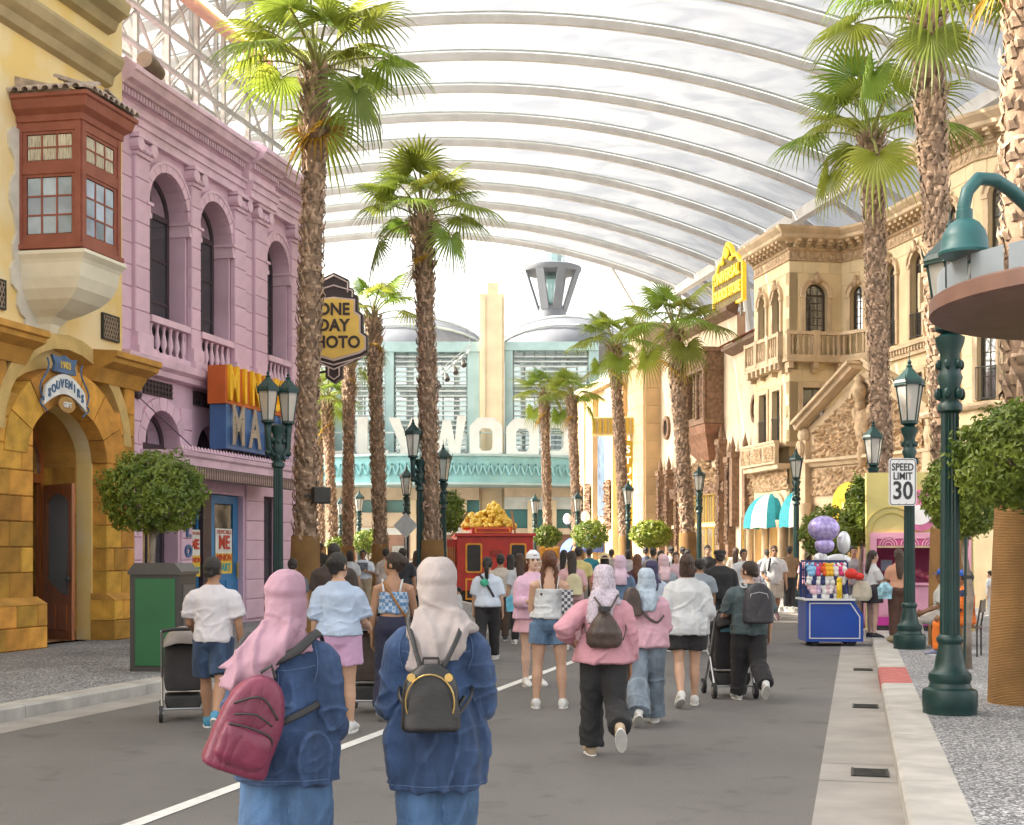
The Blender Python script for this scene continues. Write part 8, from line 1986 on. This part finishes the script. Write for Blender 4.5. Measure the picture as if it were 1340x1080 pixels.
# far crowd right of centre
for i, (px, Y, py, sx, sk, hr, col, lb, fc) in enumerate((
  (855,36,718,'m','tan',('short','black'),(.30,.27,.24),'dark-haired man in taupe tee below the bright clipped tree',False),
  (878,40,716,'m','light',('short','black'),(.62,.62,.64),'man in white tee with bag under the bright clipped tree',False),
  (865,33,722,'f','light',('long','black'),(.08,.07,.08),'long-haired woman in black facing back beside the child',True),
  (893,42,717,'m','light',('short','black'),(.6,.58,.56),'man in white cap-sleeved top before the carved doorway',False),
  (885,31,724,'f','light',('long','brown'),(.58,.40,.45),'woman in pink blouse facing back near the bob-haired woman',True),
  (900,38,720,'f','tan',('bun','black'),(.09,.09,.1),'woman with dark bun near the wrapped palm',False),
  (926,37,715,'f','light',('ponytail','black'),(.03,.028,.03),'woman in black vest by the gilded shop window',True),
  (845,44,717,'m','tan',('short','black'),(.12,.13,.2),'man in navy tee beneath the lamp by the vertical sign',False),
  (822,40,721,'f','light',('bob','black'),(.5,.45,.5),'bob-haired woman in lilac tee at the foot of the vertical-sign palm',False),
  (800,42,720,'m','tan',('short','black'),(.35,.33,.3),'man in grey tee near the blue awning',False),
  (738,34,721,'f','light',('straight','black'),(.5,.4,.38),'long-haired woman in beige left of the cream backpack',False),
  (727,36,722,'m','tan',('short','black'),(.55,.18,.16),'man in red tee right of the truck corner',False),
  (404,50,716,'f','brown',('bob','black'),(.09,.06,.05),'bob-haired woman in brown left of the dark-shirted man',False),
  (432,46,715,'m','brown',('short','black'),(.5,.5,.52),'man in pale grey tee right of the dark-shirted man',False),
  (493,44,718,'f','light',('short','black'),(.1,.09,.09),'woman in dark clothes by the right far shrub',False),
  (545,40,722,'f','light',('long','brown'),(.4,.3,.32),'woman in dusty pink tee beyond the plaid top',False),
  (1057,33,722,'f','light',('bob','brown'),(.6,.3,.35),'woman in pink tee behind the left end of the cart',False),
  (1033,38,716,'m','brown',('short','black'),(.22,.13,.07),'man in brown jacket behind the awning lamp post',False),
  (1117,29,716,'f','light',('bun','black'),(.36,.36,.38),'woman in grey vest with hair up behind the cart rack',True),
  (1130,31,718,'f','light',('long','darkbrown'),(.55,.4,.42),'woman with pink visor next to the grey vest',False),
  (963,40,718,'f','light',('long','brown'),(.5,.42,.36),'woman in cream blouse at the lit doorways',False),
  (1003,44,720,'m','light',('short','black'),(.4,.4,.42),'man in grey tee far off under the awnings',False))):
    P, g = folk(lb, px, Y, py, (pi+.1*((i*7)%5-2)) if fc else .15*((i*3)%5-2), sx, sk, hr, (cloth('far_%d' % i, col), tee()), ((blackc, dict(length=1.0)) if i % 3 else (jeang, dict(length=1.0))), white_sh, facing=fc, z=KERB if (px > 1020 or px < 500) else 0, arms=(('hold','loose') if i % 2 else ('loose','bent')))
    if px == 1130: MB(Matrix.Translation((0,0,g.dz)) @ g.HM).lathe([(.055*g.h,.08*g.h),(.058*g.h,.1*g.h),(.05*g.h,.105*g.h)], n=16).build('visor', mat('visor_pink',(.62,.3,.3),.7), P)
P, g = folk('young child with black hair in the crowd beside the bob-haired woman', 872, 29, 735, pi-.1, 'm', 'light', ('short','black'), (cloth('child_dark',(.04,.04,.05)), tee()), (dsh2, dict(length=.5)), white_sh, facing=True)
# --- right pavement ---
P, g = folk('young woman in white tee and dark pleated skirt holding her phone at the kiosk', 1142, 24.6, 722, -1.35, 'f', 'pale', ('long','darkbrown'), (whitec, tee(.6,.014,.42)), (cloth('dark_skirt',(.045,.035,.045)), dict(kind='s',z0=.40,flare=.045)), black_sh, z=KERB, arms=('loose','phone'), vox=.014)
o = MB().rings([ering((0,0,z), rx, ry, 16) for z, rx, ry in ((0,.12,.05),(.08,.19,.09),(.25,.17,.08),(.36,.1,.03))]).build('tote_bag', cloth('cream_tote',(.58,.52,.42))); remesh(o, .016, 2, .012); o.location = at(1128,24.3,.82); tag(o, 'cream tote bag on the shoulder of the phone-holding young woman', 'bag')
o = MB().rings([ering((0,0,z), rx, ry, 12) for z, rx, ry in ((0,.12,.04),(.2,.14,.06),(.3,.06,.02))]).build('gift_bag', mat('aqua_gift',(.28,.5,.6),.5,.5,12)); o.location = at(1158,24.2,.86); tag(o, 'aqua patterned bag hanging from the phone hand at the kiosk', 'bag')
P, g = folk('long-haired customer in orange top and brown trousers at the pink counter', 1176, 24.4, 720, -.1, 'f', 'tan', ('straight','brown'), (stripes('orange_stripe',(.55,.2,.1),(.6,.4,.3),20,'Z'), tee(.56,.016,.4)), (cloth('brown_trousers',(.10,.05,.035)), dict(length=1.0,loose=.018)), black_sh, z=KERB, arms=('hold','hold'), vox=.014)
chr_m = irn
def chair(label, loc, rz):
    C_ = thing('chair', label, 'chair', loc, rz); MB().cbox(-.21,.21,-.2,.2,.42,.45,.005).build('seat', mat('chair_seat',(.12,.08,.05),.6), C_)
    for x in (-.19,.19):
        for y in (-.18,.18): MB().tube([(x,y,0),(x,y,.42)], .014, 6).build('leg', chr_m, C_)
        MB().tube([(x,-.18,.45),(x,-.24,.85)], .014, 6).build('back_post', chr_m, C_)
    MB().box(-.2,.2,-.245,-.225,.66,.84).build('backrest', mat('chair_seat',(.12,.08,.05)), C_)
vest = stripes('orange_vest',(.75,.14,.01),(.78,.20,.03),6,'Z')
for j, (px, Y, col, lb) in enumerate(((1263,20.2,None,'seated worker in orange vest and blue cap on a chair behind the lamp post'),(1234,22.0,(.5,.5,.46),'seated person in blue cap and pale top hidden behind the lamp post'))):
    b = at(px, Y, KERB); rz = radians(62) if j == 0 else radians(75); h = 1.62
    P, g = person(lb, b, rz, h, 'm', 'brown', .015, .2, sit=True, arms=('lap','lap'), wide=1.05)
    top(g, P, vest if j == 0 else cloth('far_green',col), .017, .5, .022, .45); trousers(g, P, cloth('work_orange',(.70,.17,.02)) if j == 0 else cloth('cream_trs',(.6,.55,.5)), .017, .97, .016); shoes(g, P, mat('work_shoe',(.2,.2,.3),.6)); hair(g, P, hair_m('black'), 'short')
    if j == 0:
        mb = MB()
        for sd in (-1,1): mb.tube([g.sh[sd]+V((-sd*.02,0,.0)), g.sh[sd], g.sh[sd].lerp(g.el[sd],.95)], [.07,.075,.066], 14)
        sub(g, mb, 'navy_sleeves', cloth('navy_slv',(.02,.025,.07)), P, .017)
    M_ = Matrix.Translation((0,0,g.dz)) @ g.HM
    c = MB(M_); c.lathe([(.053*h,.082*h),(.056*h,.11*h),(.04*h,.135*h),(.01*h,.145*h)], n=18); c.rings([[V((x*h,y*h,(.082+dz)*h)) for x, y in ((-.04,.04),(.04,.04),(.028,.095),(-.028,.095))] for dz in (0,.006)]); c.build('cap', mat('cap_blue',(.02,.09,.42),.6), P, smooth=False)
    face_bits(g, P)
    d = V((-sin(rz), cos(rz), 0)); chair('dark metal chair under the %s' % ('worker in orange vest' if j == 0 else 'pale-topped seated person'), b+V((0,0,0))-d*.02, rz)
    P.location.z = KERB+.46-(.515*h+g.dz)+.055*h+.04 if False else KERB
P, g = folk('small girl with high bun in white outfit far right on the pavement', 1295, 33, 748, 1.2, 'f', 'light', ('bun','black'), (whitec, tee()), (whitec, dict(length=.95)), white_sh, z=KERB)
mb = MB().ball((0,0,0), (.22,.16,.08), 10, 6).build('shoe_bag', mat('tan_bag',(.25,.2,.12),.8,.2,6)); mb.location = ground(1176, 842, KERB)+V((0,0,.07)); tag(mb, 'small tan bundle on the pavement by the second lamp post foot', 'bag')
bake_all()
bpy.context.view_layer.update()
